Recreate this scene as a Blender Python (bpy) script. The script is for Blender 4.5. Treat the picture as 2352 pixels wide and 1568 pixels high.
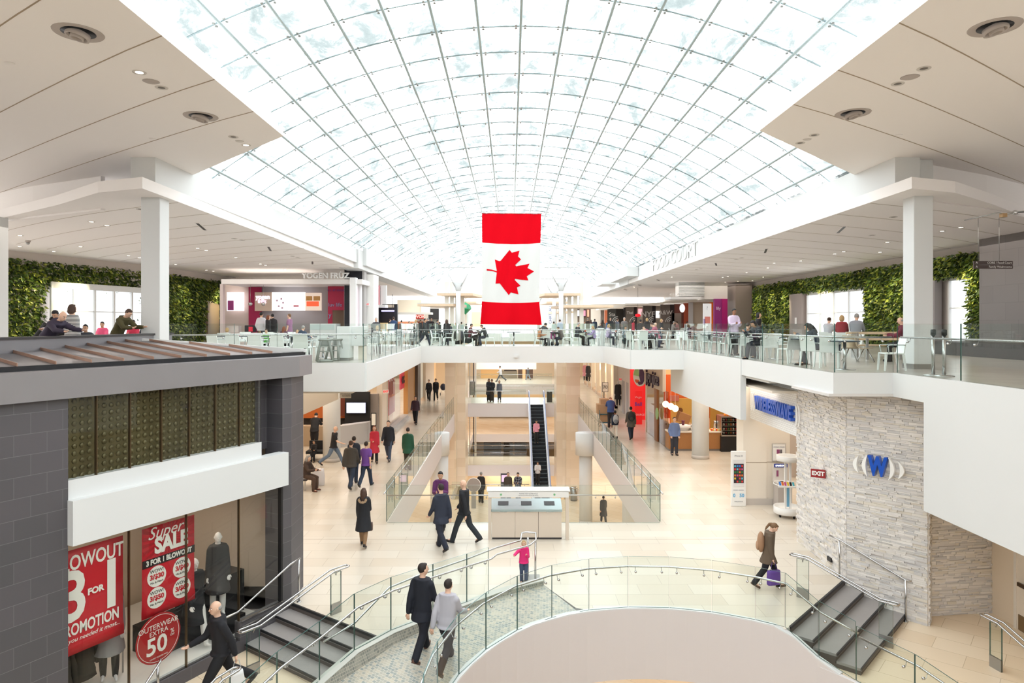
import bpy, bmesh, math, random
import numpy as np
from mathutils import Vector, Matrix
from mathutils.geometry import tessellate_polygon
random.seed(7); PI = math.pi
scn = bpy.context.scene; COL = scn.collection
for o in list(bpy.data.objects): bpy.data.objects.remove(o)
# ---------------------------------------------------------------- camera, world, exposure
EYE = 1.08; F = 1568.0; CX = 1172.0; HY = 743.0
cam = bpy.data.cameras.new('camera'); camo = bpy.data.objects.new('camera', cam); COL.objects.link(camo)
cam.sensor_width = 36; cam.lens = 36*F/2352; cam.shift_x = (1176-CX)/2352; cam.shift_y = (HY-784)/2352
cam.clip_start = .1; cam.clip_end = 400
camo.location = (0, 0, EYE); camo.rotation_euler = (PI/2, 0, 0); scn.camera = camo
scn.view_settings.view_transform = 'Standard'; scn.view_settings.look = 'None'
scn.view_settings.exposure = 0.16; scn.view_settings.gamma = 1; scn.view_settings.use_curve_mapping = False
W = bpy.data.worlds.new('overcast'); scn.world = W; W.use_nodes = True
nt = W.node_tree; bg = nt.nodes['Background']
tc = nt.nodes.new('ShaderNodeTexCoord'); sp = nt.nodes.new('ShaderNodeSeparateXYZ'); rp = nt.nodes.new('ShaderNodeValToRGB')
nt.links.new(tc.outputs['Generated'], sp.inputs[0]); nt.links.new(sp.outputs['Z'], rp.inputs[0]); nt.links.new(rp.outputs[0], bg.inputs[0])
rp.color_ramp.elements[0].position = 0.0; rp.color_ramp.elements[0].color = (.45, .44, .43, 1)
rp.color_ramp.elements[1].position = 0.06; rp.color_ramp.elements[1].color = (.955, .985, 1, 1)
bg.inputs[1].default_value = 6.2
def area(loc, sx, sy, power, col=(1, .86, .7), rot=(0, 0, 0)):
    l = bpy.data.lights.new('light', 'AREA'); l.shape = 'RECTANGLE'; l.size = sx; l.size_y = sy; l.energy = power; l.color = col
    o = bpy.data.objects.new('ceiling_wash_light', l); COL.objects.link(o); o.location = loc; o.rotation_euler = rot; return o
def spot(loc, tgt, power, col=(1, .85, .62), size=60, r=.08):
    l = bpy.data.lights.new('light', 'SPOT'); l.energy = power; l.color = col; l.spot_size = math.radians(size); l.spot_blend = .7; l.shadow_soft_size = r
    o = bpy.data.objects.new('spot_light', l); COL.objects.link(o); o.location = loc
    o.rotation_euler = (Vector(tgt)-Vector(loc)).to_track_quat('-Z', 'Y').to_euler(); return o
WARM = (1, .89, .76)
# food court ceilings, both sides
for y in (22, 30, 38, 50, 64):
    area((-14.5, y, 3.85), 6, 6, 110, (1, .92, .84)); area((14.5, y, 3.85), 6, 6, 110, (1, .92, .84))
area((-11, 9, 4.6), 4, 4, 70, (1, .88, .78)); area((12, 9, 4.6), 4, 4, 70, (1, .88, .78))
# main level, under the upper slab
for y in (24, 32, 41, 50, 60, 71):
    area((-9.0, y, -.95), 4.5, 7, 200, WARM); area((9.6, y, -.95), 4.5, 7, 200, WARM)
area((0, 60, -.95), 5, 5, 130, WARM); area((0, 73.4, -.95), 8, 1.5, 90, WARM)
area((11.5, 12.6, -2.0), 2, 3, 45, (1, .76, .5))
# lower level
for y in (14, 24, 34, 46, 60, 70):
    area((-8.5, y, -6.4), 5, 6, 200, (1, .84, .66)); area((9.0, y, -6.4), 5, 6, 200, (1, .84, .66))
area((3, 12, -6.8), 5, 4, 90, (1, .75, .5)); area((0, 62, -6.4), 5, 5, 150, WARM)
for x in (-7, 0, 7): area((x, 56, -11.4), 4, 4, 130, WARM)
# ---------------------------------------------------------------- helpers
def Z(zb): return EYE - zb                       # metres below eye -> world z
def PF(px, py, z):                               # point of a horizontal plane
    D = (EYE-z)*F/(py-HY); return ((px-CX)/F*D, D)
def PX(px, D): return (px-CX)/F*D
def PZ(py, D): return EYE-(py-HY)/F*D
def link(ob, parent=None):
    COL.objects.link(ob)
    if parent is not None: ob.parent = parent
    return ob
def tag(o, label=None, cat=None, group=None, kind=None):
    if label: o['label'] = label
    if cat: o['category'] = cat
    if group: o['group'] = group
    if kind: o['kind'] = kind
    return o
def empty(name, loc=(0, 0, 0), rz=0, label=None, cat=None, group=None):
    o = bpy.data.objects.new(name, None); COL.objects.link(o); o.location = loc; o.rotation_euler = (0, 0, rz); o.empty_display_size = .2
    return tag(o, label, cat, group)
def fam(o, parent=None):                         # copy of a thing with its parts and sub-parts
    c = o.copy(); COL.objects.link(c)
    if parent is not None: c.parent = parent
    for ch in [q for q in KIDS.get(o.name, [])]: KIDS.setdefault(c.name, []).append(fam(ch, c))
    return c
KIDS = {}
class MB:
    def __init__(s): s.v = []; s.f = []; s.m = []; s.sm = []
    def add(s, vs, fs, m=0, smooth=False):
        b = len(s.v); s.v += [tuple(v) for v in vs]
        for f in fs: s.f.append(tuple(i+b for i in f)); s.m.append(m); s.sm.append(smooth)
        return s
    def box(s, x0, x1, y0, y1, z0, z1, m=0, M=None):
        v = [(x0, y0, z0), (x1, y0, z0), (x1, y1, z0), (x0, y1, z0), (x0, y0, z1), (x1, y0, z1), (x1, y1, z1), (x0, y1, z1)]
        if M is not None: v = [M @ Vector(p) for p in v]
        return s.add(v, [(0, 3, 2, 1), (4, 5, 6, 7), (0, 1, 5, 4), (1, 2, 6, 5), (2, 3, 7, 6), (3, 0, 4, 7)], m)
    def cbox(s, c, d, m=0, rz=0, M=None):
        T = Matrix.Translation(c) @ Matrix.Rotation(rz, 4, 'Z')
        if M is not None: T = T @ M
        return s.box(-d[0]/2, d[0]/2, -d[1]/2, d[1]/2, -d[2]/2, d[2]/2, m, T)
    def wallseg(s, a, b, z0, z1, t, m=0, side=0):  # vertical slab between plan points; side shifts it left(+)/right(-)
        a = Vector(a[:2]); b = Vector(b[:2]); d = (b-a).normalized(); n = Vector((-d.y, d.x))
        lo = n*(-t/2+side*t/2); hi = n*(t/2+side*t/2)
        v = [(a+lo), (b+lo), (b+hi), (a+hi)]
        return s.add([(p.x, p.y, z0) for p in v]+[(p.x, p.y, z1) for p in v], [(0, 3, 2, 1), (4, 5, 6, 7), (0, 1, 5, 4), (1, 2, 6, 5), (2, 3, 7, 6), (3, 0, 4, 7)], m)
    def prism(s, poly, z0, z1, mt=0, ms=0, mb=None):
        n = len(poly); z0f = z0 if callable(z0) else (lambda x, y: z0); z1f = z1 if callable(z1) else (lambda x, y: z1)
        A = sum(poly[i][0]*poly[(i+1) % n][1]-poly[(i+1) % n][0]*poly[i][1] for i in range(n))
        if A < 0: poly = poly[::-1]
        tris = tessellate_polygon([[Vector((p[0], p[1], 0)) for p in poly]])
        top = [(p[0], p[1], z1f(*p[:2])) for p in poly]; bot = [(p[0], p[1], z0f(*p[:2])) for p in poly]
        def up(t, fl):
            a, b, c = [Vector(poly[i][:2]) for i in t]; cr = (b-a).x*(c-a).y-(b-a).y*(c-a).x
            return tuple(t) if (cr > 0) == fl else tuple(t)[::-1]
        s.add(top, [up(t, True) for t in tris], mt)
        s.add(bot, [up(t, False) for t in tris], ms if mb is None else mb)
        s.add(bot+top, [(i, (i+1) % n, (i+1) % n+n, i+n) for i in range(n)], ms); return s
    def tube(s, pts, r, n=8, m=0, cap=True, closed=False):
        P = [Vector(p) for p in pts]; k = len(P); rr = r if isinstance(r, (list, tuple)) else [r]*k
        ring = []; up = None
        for i, p in enumerate(P):
            a = P[(i-1) % k] if (i > 0 or closed) else p; b = P[(i+1) % k] if (i < k-1 or closed) else p
            t = (b-a); t = t.normalized() if t.length > 1e-9 else Vector((0, 0, 1))
            if up is None: up = Vector((0, 0, 1)) if abs(t.z) < .9 else Vector((1, 0, 0))
            x = t.cross(up); x = x.normalized() if x.length > 1e-6 else t.orthogonal().normalized()
            y = x.cross(t).normalized(); up = y
            ring += [p+x*rr[i]*math.cos(2*PI*j/n)+y*rr[i]*math.sin(2*PI*j/n) for j in range(n)]
        fs = []
        for i in range(k if closed else k-1):
            for j in range(n):
                a = i*n; b = ((i+1) % k)*n; fs.append((a+j, b+j, b+(j+1) % n, a+(j+1) % n))
        if cap and not closed: fs += [tuple(range(n)), tuple(reversed(range((k-1)*n, k*n)))]
        return s.add(ring, fs, m, True)
    def lathe(s, prof, c=(0, 0, 0), n=20, m=0, smooth=True, sx=1, sy=1):
        v = []
        for r, z in prof: v += [(c[0]+sx*r*math.cos(2*PI*j/n), c[1]+sy*r*math.sin(2*PI*j/n), c[2]+z) for j in range(n)]
        fs = [(i*n+j, i*n+(j+1) % n, (i+1)*n+(j+1) % n, (i+1)*n+j) for i in range(len(prof)-1) for j in range(n)]
        if prof[0][0] > 1e-4: fs.append(tuple(reversed(range(n))))
        if prof[-1][0] > 1e-4: fs.append(tuple(range((len(prof)-1)*n, len(prof)*n)))
        return s.add(v, fs, m, smooth)
    def ell(s, c, r, m=0, n=12, k=8, M=None):
        v = []; c = Vector(c)
        for i in range(k+1):
            a = -PI/2+PI*i/k
            for j in range(n):
                p = Vector((r[0]*math.cos(a)*math.cos(2*PI*j/n), r[1]*math.cos(a)*math.sin(2*PI*j/n), r[2]*math.sin(a)))
                v.append(c+(M @ p if M is not None else p))
        return s.add(v, [(i*n+j, i*n+(j+1) % n, (i+1)*n+(j+1) % n, (i+1)*n+j) for i in range(k) for j in range(n)], m, True)
    def loft(s, rings, m=0, cap=True, smooth=True):   # rings of equal length
        n = len(rings[0]); v = [p for r in rings for p in r]
        fs = [(i*n+j, i*n+(j+1) % n, (i+1)*n+(j+1) % n, (i+1)*n+j) for i in range(len(rings)-1) for j in range(n)]
        if cap: fs += [tuple(reversed(range(n))), tuple(range((len(rings)-1)*n, len(rings)*n))]
        return s.add(v, fs, m, smooth)
    def quad(s, a, b, c, d, m=0): return s.add([a, b, c, d], [(0, 1, 2, 3)], m)
    def mesh(s, name, mats):
        me = bpy.data.meshes.new(name); me.from_pydata(s.v, [], s.f)
        for q in (mats if isinstance(mats, (list, tuple)) else [mats]): me.materials.append(q)
        me.polygons.foreach_set('material_index', s.m); me.polygons.foreach_set('use_smooth', s.sm); me.update(); return me
    def build(s, name, mats, parent=None, M=None, bev=0):
        ob = bpy.data.objects.new(name, s.mesh(name, mats))
        if M is not None: ob.matrix_local = M
        if bev:
            b = ob.modifiers.new('bevel', 'BEVEL'); b.width = bev; b.segments = 2; b.limit_method = 'ANGLE'
        link(ob, parent)
        if parent is not None: KIDS.setdefault(parent.name, []).append(ob)
        return ob
# ---------------------------------------------------------------- materials
MATS = {}
def srgb(c): return tuple((x/255/12.92) if x/255 <= .04045 else ((x/255+.055)/1.055)**2.4 for x in c)
def mat(name, rgb, rough=.6, metal=0, emit=0, var=0, bump=0, scale=8, spec=.5, coat=0):
    if name in MATS: return MATS[name]
    m = bpy.data.materials.new(name); m.use_nodes = True; t = m.node_tree; b = t.nodes['Principled BSDF']
    c = srgb(rgb); b.inputs['Roughness'].default_value = rough; b.inputs['Metallic'].default_value = metal
    b.inputs['Specular IOR Level'].default_value = spec; b.inputs['Coat Weight'].default_value = coat
    b.inputs['Base Color'].default_value = (*c, 1)
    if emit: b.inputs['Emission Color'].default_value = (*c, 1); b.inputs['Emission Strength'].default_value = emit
    if var or bump:
        tcn = t.nodes.new('ShaderNodeTexCoord'); n = t.nodes.new('ShaderNodeTexNoise'); n.inputs['Scale'].default_value = scale; n.inputs['Detail'].default_value = 4
        t.links.new(tcn.outputs['Object'], n.inputs['Vector'])
        if var:
            r = t.nodes.new('ShaderNodeValToRGB'); r.color_ramp.elements[0].position = .3; r.color_ramp.elements[1].position = .7
            r.color_ramp.elements[0].color = (*[x*(1-var) for x in c], 1); r.color_ramp.elements[1].color = (*[min(1, x*(1+var)) for x in c], 1)
            t.links.new(n.outputs[0], r.inputs[0]); t.links.new(r.outputs[0], b.inputs['Base Color'])
        if bump:
            q = t.nodes.new('ShaderNodeBump'); q.inputs['Strength'].default_value = bump; q.inputs['Distance'].default_value = .01
            t.links.new(n.outputs[0], q.inputs['Height']); t.links.new(q.outputs[0], b.inputs['Normal'])
    MATS[name] = m; return m
def brick(name, c1, c2, cm, w, h, mort=.004, rough=.3, rot=0, plane='XY', bump=.3, offs=.5, coat=0, freq=2, bias=0):
    m = bpy.data.materials.new(name); m.use_nodes = True; t = m.node_tree; b = t.nodes['Principled BSDF']
    tcn = t.nodes.new('ShaderNodeTexCoord'); mp = t.nodes.new('ShaderNodeMapping'); bt = t.nodes.new('ShaderNodeTexBrick')
    if plane == 'XZ': mp.inputs['Rotation'].default_value = (-PI/2, 0, 0)
    elif plane == 'YZ': mp.inputs['Rotation'].default_value = (-PI/2, 0, -PI/2) if False else (0, 0, 0)
    else: mp.inputs['Rotation'].default_value = (0, 0, rot)
    t.links.new(tcn.outputs['Object'], mp.inputs[0])
    src = mp.outputs[0]
    if plane == 'YZ':
        se = t.nodes.new('ShaderNodeSeparateXYZ'); co = t.nodes.new('ShaderNodeCombineXYZ'); t.links.new(tcn.outputs['Object'], se.inputs[0])
        ad = t.nodes.new('ShaderNodeMath'); ad.operation = 'ADD'; t.links.new(se.outputs['X'], ad.inputs[0]); t.links.new(se.outputs['Y'], ad.inputs[1])
        t.links.new(ad.outputs[0], co.inputs['X']); t.links.new(se.outputs['Z'], co.inputs['Y']); src = co.outputs[0]
    t.links.new(src, bt.inputs['Vector'])
    bt.offset = offs; bt.offset_frequency = freq
    bt.inputs['Color1'].default_value = (*srgb(c1), 1); bt.inputs['Color2'].default_value = (*srgb(c2), 1); bt.inputs['Mortar'].default_value = (*srgb(cm), 1)
    bt.inputs['Scale'].default_value = 1; bt.inputs['Mortar Size'].default_value = mort; bt.inputs['Brick Width'].default_value = w; bt.inputs['Row Height'].default_value = h
    bt.inputs['Bias'].default_value = bias
    t.links.new(bt.outputs[0], b.inputs['Base Color']); b.inputs['Roughness'].default_value = rough; b.inputs['Coat Weight'].default_value = coat; b.inputs['Coat Roughness'].default_value = .08
    if bump:
        q = t.nodes.new('ShaderNodeBump'); q.inputs['Strength'].default_value = bump; q.inputs['Distance'].default_value = .004; q.invert = True
        t.links.new(bt.outputs['Fac'], q.inputs['Height']); t.links.new(q.outputs[0], b.inputs['Normal'])
    MATS[name] = m; return m
def glassmat(name, tint, refl=1.0, rough=0.0):
    m = bpy.data.materials.new(name); m.use_nodes = True; t = m.node_tree; t.nodes.remove(t.nodes['Principled BSDF'])
    tr = t.nodes.new('ShaderNodeBsdfTransparent'); tr.inputs[0].default_value = (*tint, 1)
    gl = t.nodes.new('ShaderNodeBsdfGlossy'); gl.inputs['Roughness'].default_value = rough; gl.inputs[0].default_value = (refl*.75, refl*.75, refl*.75, 1)
    fr = t.nodes.new('ShaderNodeFresnel'); fr.inputs[0].default_value = 1.45; mx = t.nodes.new('ShaderNodeMixShader')
    ge = t.nodes.new('ShaderNodeNewGeometry'); iv = t.nodes.new('ShaderNodeMath'); iv.operation = 'SUBTRACT'; iv.inputs[0].default_value = 1; mu = t.nodes.new('ShaderNodeMath'); mu.operation = 'MULTIPLY'
    t.links.new(ge.outputs['Backfacing'], iv.inputs[1]); t.links.new(iv.outputs[0], mu.inputs[0]); t.links.new(fr.outputs[0], mu.inputs[1])
    t.links.new(mu.outputs[0], mx.inputs[0]); t.links.new(tr.outputs[0], mx.inputs[1]); t.links.new(gl.outputs[0], mx.inputs[2]); t.links.new(mx.outputs[0], t.nodes['Material Output'].inputs[0])
    MATS[name] = m; return m
M_white = mat('white_paint', (219, 220, 219), .55, var=.01, scale=.5)
M_cream = mat('cream_paint', (238, 228, 214), .6)
M_lav = mat('soft_white_panel', (218, 212, 211), .5)
M_ceil = mat('ceiling_plaster', (250, 245, 242), .8)
M_joint = mat('ceiling_joint', (168, 150, 130), .8)
M_steel = mat('brushed_steel', (200, 200, 200), .25, 1, var=.04, scale=60)
M_dsteel = mat('satin_steel', (170, 170, 168), .35, .9)
M_black = mat('black_paint', (28, 28, 31), .45)
M_dgrey = mat('dark_grey_metal', (62, 60, 62), .4, .3)
M_mull = mat('vault_steel', (172, 186, 188), .4, .3)
M_glass = glassmat('rail_glass', (.945, .975, .96))
M_gedge = mat('glass_edge', (62, 96, 90), .15)
M_shopglass = glassmat('shop_glass', (.93, .94, .93), 1.0)
M_tile = brick('stone_tile', (221, 212, 198), (211, 198, 180), (188, 176, 160), 1.18, .59, .006, .30, bump=.05, coat=.12)
M_tileU = brick('upper_tile', (190, 183, 174), (178, 170, 162), (150, 143, 134), 1.2, .6, .006, .28, bump=.05, coat=.1)
M_tileP = brick('landing_tile', (234, 216, 190), (226, 204, 174), (196, 176, 148), 1.2, .6, .006, .2, bump=.05, rot=.7, coat=.2)
M_mosaic = brick('mosaic_tile', (196, 186, 166), (136, 144, 142), (200, 194, 182), .075, .06, .005, .35, bump=.4, rot=.62, bias=0)
M_kerb = brick('kerb_mosaic', (178, 176, 164), (132, 136, 130), (196, 190, 178), .075, .06, .006, .35, plane='YZ', bump=.4)
M_beige = brick('beige_marble', (236, 218, 194), (224, 202, 174), (212, 192, 168), 1.3, .62, .003, .25, plane='YZ', bump=.05)
M_dtile = brick('charcoal_tile', (88, 84, 88), (80, 78, 81), (112, 110, 112), .62, .31, .004, .5, plane='YZ', bump=.3)
M_gtile = brick('grey_wall_tile', (122, 116, 114), (116, 110, 108), (98, 94, 92), 1.2, .6, .004, .4, plane='YZ', bump=.2)
def polish(m, lo, hi):                            # mottled stone: vary tile colour with noise
    t = m.node_tree; b = t.nodes['Principled BSDF']; src = b.inputs['Base Color'].links[0].from_socket
    tcn = t.nodes.new('ShaderNodeTexCoord'); n = t.nodes.new('ShaderNodeTexNoise'); n.inputs['Scale'].default_value = 1.3; n.inputs['Detail'].default_value = 6
    r = t.nodes.new('ShaderNodeValToRGB'); r.color_ramp.elements[0].color = (lo, lo, lo, 1); r.color_ramp.elements[1].color = (hi, hi, hi, 1)
    x = t.nodes.new('ShaderNodeMix'); x.data_type = 'RGBA'; x.blend_type = 'MULTIPLY'; x.inputs[0].default_value = 1
    t.links.new(tcn.outputs['Object'], n.inputs['Vector']); t.links.new(n.outputs[0], r.inputs[0]); t.links.new(src, x.inputs[6]); t.links.new(r.outputs[0], x.inputs[7]); t.links.new(x.outputs[2], b.inputs['Base Color'])
polish(M_tile, .93, 1.0); polish(M_tileU, .9, 1.0); polish(M_beige, .93, 1.0)
def island(name, cols, rough=.7, trans=0):        # per-island random colour
    m = bpy.data.materials.new(name); m.use_nodes = True; t = m.node_tree; b = t.nodes['Principled BSDF']
    g = t.nodes.new('ShaderNodeNewGeometry'); r = t.nodes.new('ShaderNodeValToRGB'); r.color_ramp.interpolation = 'CONSTANT'
    while len(r.color_ramp.elements) < len(cols): r.color_ramp.elements.new(.5)
    for i, c in enumerate(cols): r.color_ramp.elements[i].position = i/len(cols); r.color_ramp.elements[i].color = (*srgb(c), 1)
    t.links.new(g.outputs['Random Per Island'], r.inputs[0]); t.links.new(r.outputs[0], b.inputs['Base Color']); b.inputs['Roughness'].default_value = rough
    MATS[name] = m; return m
M_stone = island('stacked_ledgestone', [(226, 220, 215), (219, 213, 208), (231, 225, 219), (212, 207, 203), (228, 221, 212), (222, 217, 213), (206, 202, 200), (236, 230, 224), (222, 213, 200), (216, 212, 210)], .85)
M_leaf = island('living_wall_leaves', [(58, 84, 22), (76, 102, 30), (40, 62, 18), (104, 124, 36), (52, 74, 24), (150, 160, 56), (88, 110, 34), (36, 54, 20), (150, 158, 62)], .5)  # brightest yellow-greens put lamp-lit highlights into the leaf colours
def colm(rgb, rough=.75, tagn='cloth'):
    return mat('%s_%02x%02x%02x' % ((tagn,)+tuple(int(c) for c in rgb)), rgb, rough)
def text(name, body, size, M, m, parent=None, depth=.01, align='CENTER', xs=1, bold=0, shear=0):
    cu = bpy.data.curves.new(name, 'FONT'); cu.body = body; cu.size = size; cu.align_x = align; cu.align_y = 'CENTER'; cu.extrude = depth/2; cu.offset = bold; cu.shear = shear
    cu.resolution_u = 3; cu.space_line = .85
    t = bpy.data.objects.new('tmp', cu); COL.objects.link(t); dg = bpy.context.evaluated_depsgraph_get()
    me = bpy.data.meshes.new_from_object(t.evaluated_get(dg)); bpy.data.objects.remove(t)
    me.name = name; me.materials.clear(); me.materials.append(m)
    ob = bpy.data.objects.new(name, me); ob.matrix_local = M @ Matrix.Diagonal((xs, 1, 1, 1)); link(ob, parent)
    if parent is not None: KIDS.setdefault(parent.name, []).append(ob)
    return ob
def frameM(o, xdir, up=(0, 0, 1)):                # local x along xdir, local y up, z out
    x = Vector((*xdir, 0)[:3]).normalized(); u = Vector(up).normalized(); z = x.cross(u).normalized()
    return Matrix((( x.x, u.x, z.x, o[0]), (x.y, u.y, z.y, o[1]), (x.z, u.z, z.z, o[2]), (0, 0, 0, 1)))
def struct(mb, name, mats, **k): return tag(mb.build(name, mats, **k), kind='structure')
# ================================================================ STRUCTURE
ZL, ZP, ZB, ZC = Z(6.08), Z(6.60), Z(11.08), Z(16.08)
# ---- glazed barrel vault
VX, VR, VZ, TH = .25, 14.4, EYE+7.2-14.4, .07075
VD = [16.43+1.56*j for j in range(-20, 40)]
def vp(k, D, dr=0): a = k*TH; return (VX+(VR+dr)*math.sin(a), D, VZ+(VR+dr)*math.cos(a))
gm = bpy.data.materials.new('weathered_vault_glass'); gm.use_nodes = True; t = gm.node_tree; t.nodes.remove(t.nodes['Principled BSDF'])
tcn = t.nodes.new('ShaderNodeTexCoord'); mp = t.nodes.new('ShaderNodeMapping'); mp.inputs['Scale'].default_value = (1.1, .55, 1.1)
n1 = t.nodes.new('ShaderNodeTexNoise'); n1.inputs['Scale'].default_value = 1.1; n1.inputs['Detail'].default_value = 10; n1.inputs['Roughness'].default_value = .74; n1.inputs['Distortion'].default_value = .5
r1 = t.nodes.new('ShaderNodeValToRGB'); e = r1.color_ramp.elements; e[0].position = .40; e[0].color = (1, 1, 1, 1); e[1].position = .74; e[1].color = (.085, .10, .10, 1)
for q_, c_ in ((.46, (.60, .61, .61, 1)), (.53, (.18, .19, .188, 1)), (.60, (.115, .130, .129, 1))): z_ = e.new(q_); z_.color = c_
tr = t.nodes.new('ShaderNodeBsdfTransparent')
t.links.new(tcn.outputs['Object'], mp.inputs[0]); t.links.new(mp.outputs[0], n1.inputs['Vector']); t.links.new(n1.outputs[0], r1.inputs[0]); t.links.new(r1.outputs[0], tr.inputs[0]); t.links.new(tr.outputs[0], t.nodes['Material Output'].inputs[0])
mb = MB()
ks = [-9.62]+list(range(-9, 10))+[9.62]
for k0, k1 in zip(ks, ks[1:]):
    for d0, d1 in zip(VD, VD[1:]):
        mb.quad(vp(k0, d0), vp(k1, d0), vp(k1, d1), vp(k0, d1))
struct(mb, 'window_1', gm)
mb = MB()
for k in range(-9, 10): mb.tube([vp(k, VD[0], -.10), vp(k, VD[-1], -.10)], .036, 6)
mb2 = MB()
for D in VD: mb2.tube([vp(-9.62+19.24*i/38, D, -.04) for i in range(39)], .019, 4, cap=False)
struct(mb, 'trim_1', M_mull); struct(mb2, 'trim_2', mat('vault_rib', (150, 168, 172), .4, .3))
mb = MB()
for D in VD[8:42]:
    for k in range(-9, 10):
        p = vp(k, D, -.05)
        for sx, sy in ((-1, -1), (1, -1), (-1, 1), (1, 1)):
            c = vp(k+sx*.11, D+sy*.07, -.06); mb.lathe([(.030, -.012), (.030, .012)], c, 6, smooth=False)
struct(mb, 'trim_3', mat('vault_clip', (150, 150, 146), .4, .5))
# ---- floors
UP = [(-26, 8), (-8.8, 8), (-8.8, 17.4), (-7.6, 18.8), (-4.0, 18.8), (-4.3, 32.7), (4.5, 32.7), (4.96, 28), (7.06, 27.8), (7.1, 15), (8.45, 15), (8.45, 6), (26, 6), (26, 77), (3.6, 77), (3.6, 42), (4.5, 42), (4.5, 35.5), (-4.3, 35.5), (-4.3, 42), (-3.3, 42), (-3.3, 77), (-26, 77)]
struct(MB().prism(UP, -.49, 0, 0, 1, 1), 'floor', [M_tileU, M_white])
struct(MB().prism([(-26, 77), (26, 77), (26, 84), (-26, 84)], -.92, 0, 0, 1), 'floor', [M_tileU, M_white])
mb = MB()
FB = [(-8.8, 17.4), (-7.6, 18.8), (-4.0, 18.8), (-4.3, 32.7), (4.5, 32.7), (4.96, 28), (7.06, 27.8)]
for a, b in zip(FB, FB[1:]): mb.wallseg(a, b, -.79, -.001, .1, 0, -.98 if False else 0)
struct(mb, 'trim_4', M_white)
mb = MB()                                          # thin grey shadow joint below the glass shoe
struct(MB().wallseg((-4.3, 35.45), (4.5, 35.45), -.79, -.001, .1).wallseg((-3.35, 42), (-3.35, 77), -.79, 0, .1).wallseg((3.65, 42), (3.65, 77), -.79, 0, .1), 'trim_5', M_white)
mb = MB()
for a, b in ((4, 14.95), (15.05, 21), (21, 30)): pass
struct(MB().box(7.05, 7.22, 20.9, 30, Z(2.95), -.001), 'wall_right', M_white)
struct(MB().box(8.40, 8.55, 4, 13.87, Z(3.80), -.001).box(8.40, 8.55, 13.87, 15.02, Z(1.60), -.001), 'wall_right', M_white)
struct(MB().prism([(7.0, 17), (7.0, 15.0), (8.36, 14.98), (9.3, 14.8), (9.3, 17)], Z(1.60), Z(1.54)), 'trim_6', mat('ledge_grey', (214, 210, 206), .5))
struct(MB().box(-7.25, -7.05, 18.8, 28, Z(3.1), -.5), 'wall_left', M_cream)
# main level
circ = lambda a, r=4.15: (2.8+r*math.cos(math.radians(a)), 10.4+r*math.sin(math.radians(a)))
arc = [circ(a) for a in range(104, 49, -6)]        # from ramp side to the stairs side, far rim
Apoly = [(-16, 20.9), (-16, 15.8), (-4.80, 15.8), (-4.80, 14.9), (-2.42, 13.15), (-2.25, 13.45), (-.94, 14.73), (-.3, 15.3), (.74, 15.97), (1.40, 14.62)]+arc+[(5.60, 13.69), (7.95, 16.25), (8.1, 19.07), (18, 19.07), (18, 20.9)]
def slab(poly, z1, z0, m, name='floor'): return struct(MB().prism(poly, z0, z1, 0, 1, 1), name, [m, M_lav])
slab(Apoly, ZL, ZL-1.2, M_tile)
slab([(-16, 20.9), (-3.76, 20.9), (-3.76, 80), (-16, 80)], ZL, ZL-1.2, M_tile)
slab([(4.57, 20.9), (18, 20.9), (18, 80), (4.57, 80)], ZL, ZL-1.2, M_tile)
slab([(-3.76, 52), (4.57, 52), (4.57, 56.3), (-3.76, 56.3)], ZL, ZL-1.02, M_tile)
slab([(-3.76, 68.5), (4.57, 68.5), (4.57, 80), (-3.76, 80)], ZL, ZL-1.02, M_tile)
struct(MB().box(-4.8, 8, 19.25, 19.26, ZL+.001, ZL+.002).box(-12, -4.8, 19.25, 19.26, ZL+.001, ZL+.002), 'trim_7', M_joint)
# lower levels
slab([(-20, 2), (20, 2), (20, 43), (-20, 43)], ZB, ZB-.8, M_tileP)
slab([(-20, 43), (-3.76, 43), (-3.76, 84), (-20, 84)], ZB, ZB-.8, M_tileP)
slab([(4.57, 43), (20, 43), (20, 84), (4.57, 84)], ZB, ZB-.8, M_tileP)
slab([(-3.76, 53.5), (4.57, 53.5), (4.57, 57), (-3.76, 57)], ZB, ZB-.85, M_tileP)
slab([(-3.76, 68.5), (4.57, 68.5), (4.57, 84), (-3.76, 84)], ZB, ZB-.8, M_tileP)
slab([(-20, 40), (20, 40), (20, 84), (-20, 84)], ZC, ZC-.5, M_tileP)
M_warmwall = mat('warm_wall', (238, 206, 164), .7)
struct(MB().box(-20, 20, 82, 82.2, ZC, ZL-1.2), 'wall_back', M_warmwall)
for x in (-14.2, 14): struct(MB().box(x, x+.2, 19, 80, ZC, ZL-1.2), 'wall_left' if x < 0 else 'wall_right', M_warmwall)
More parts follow.
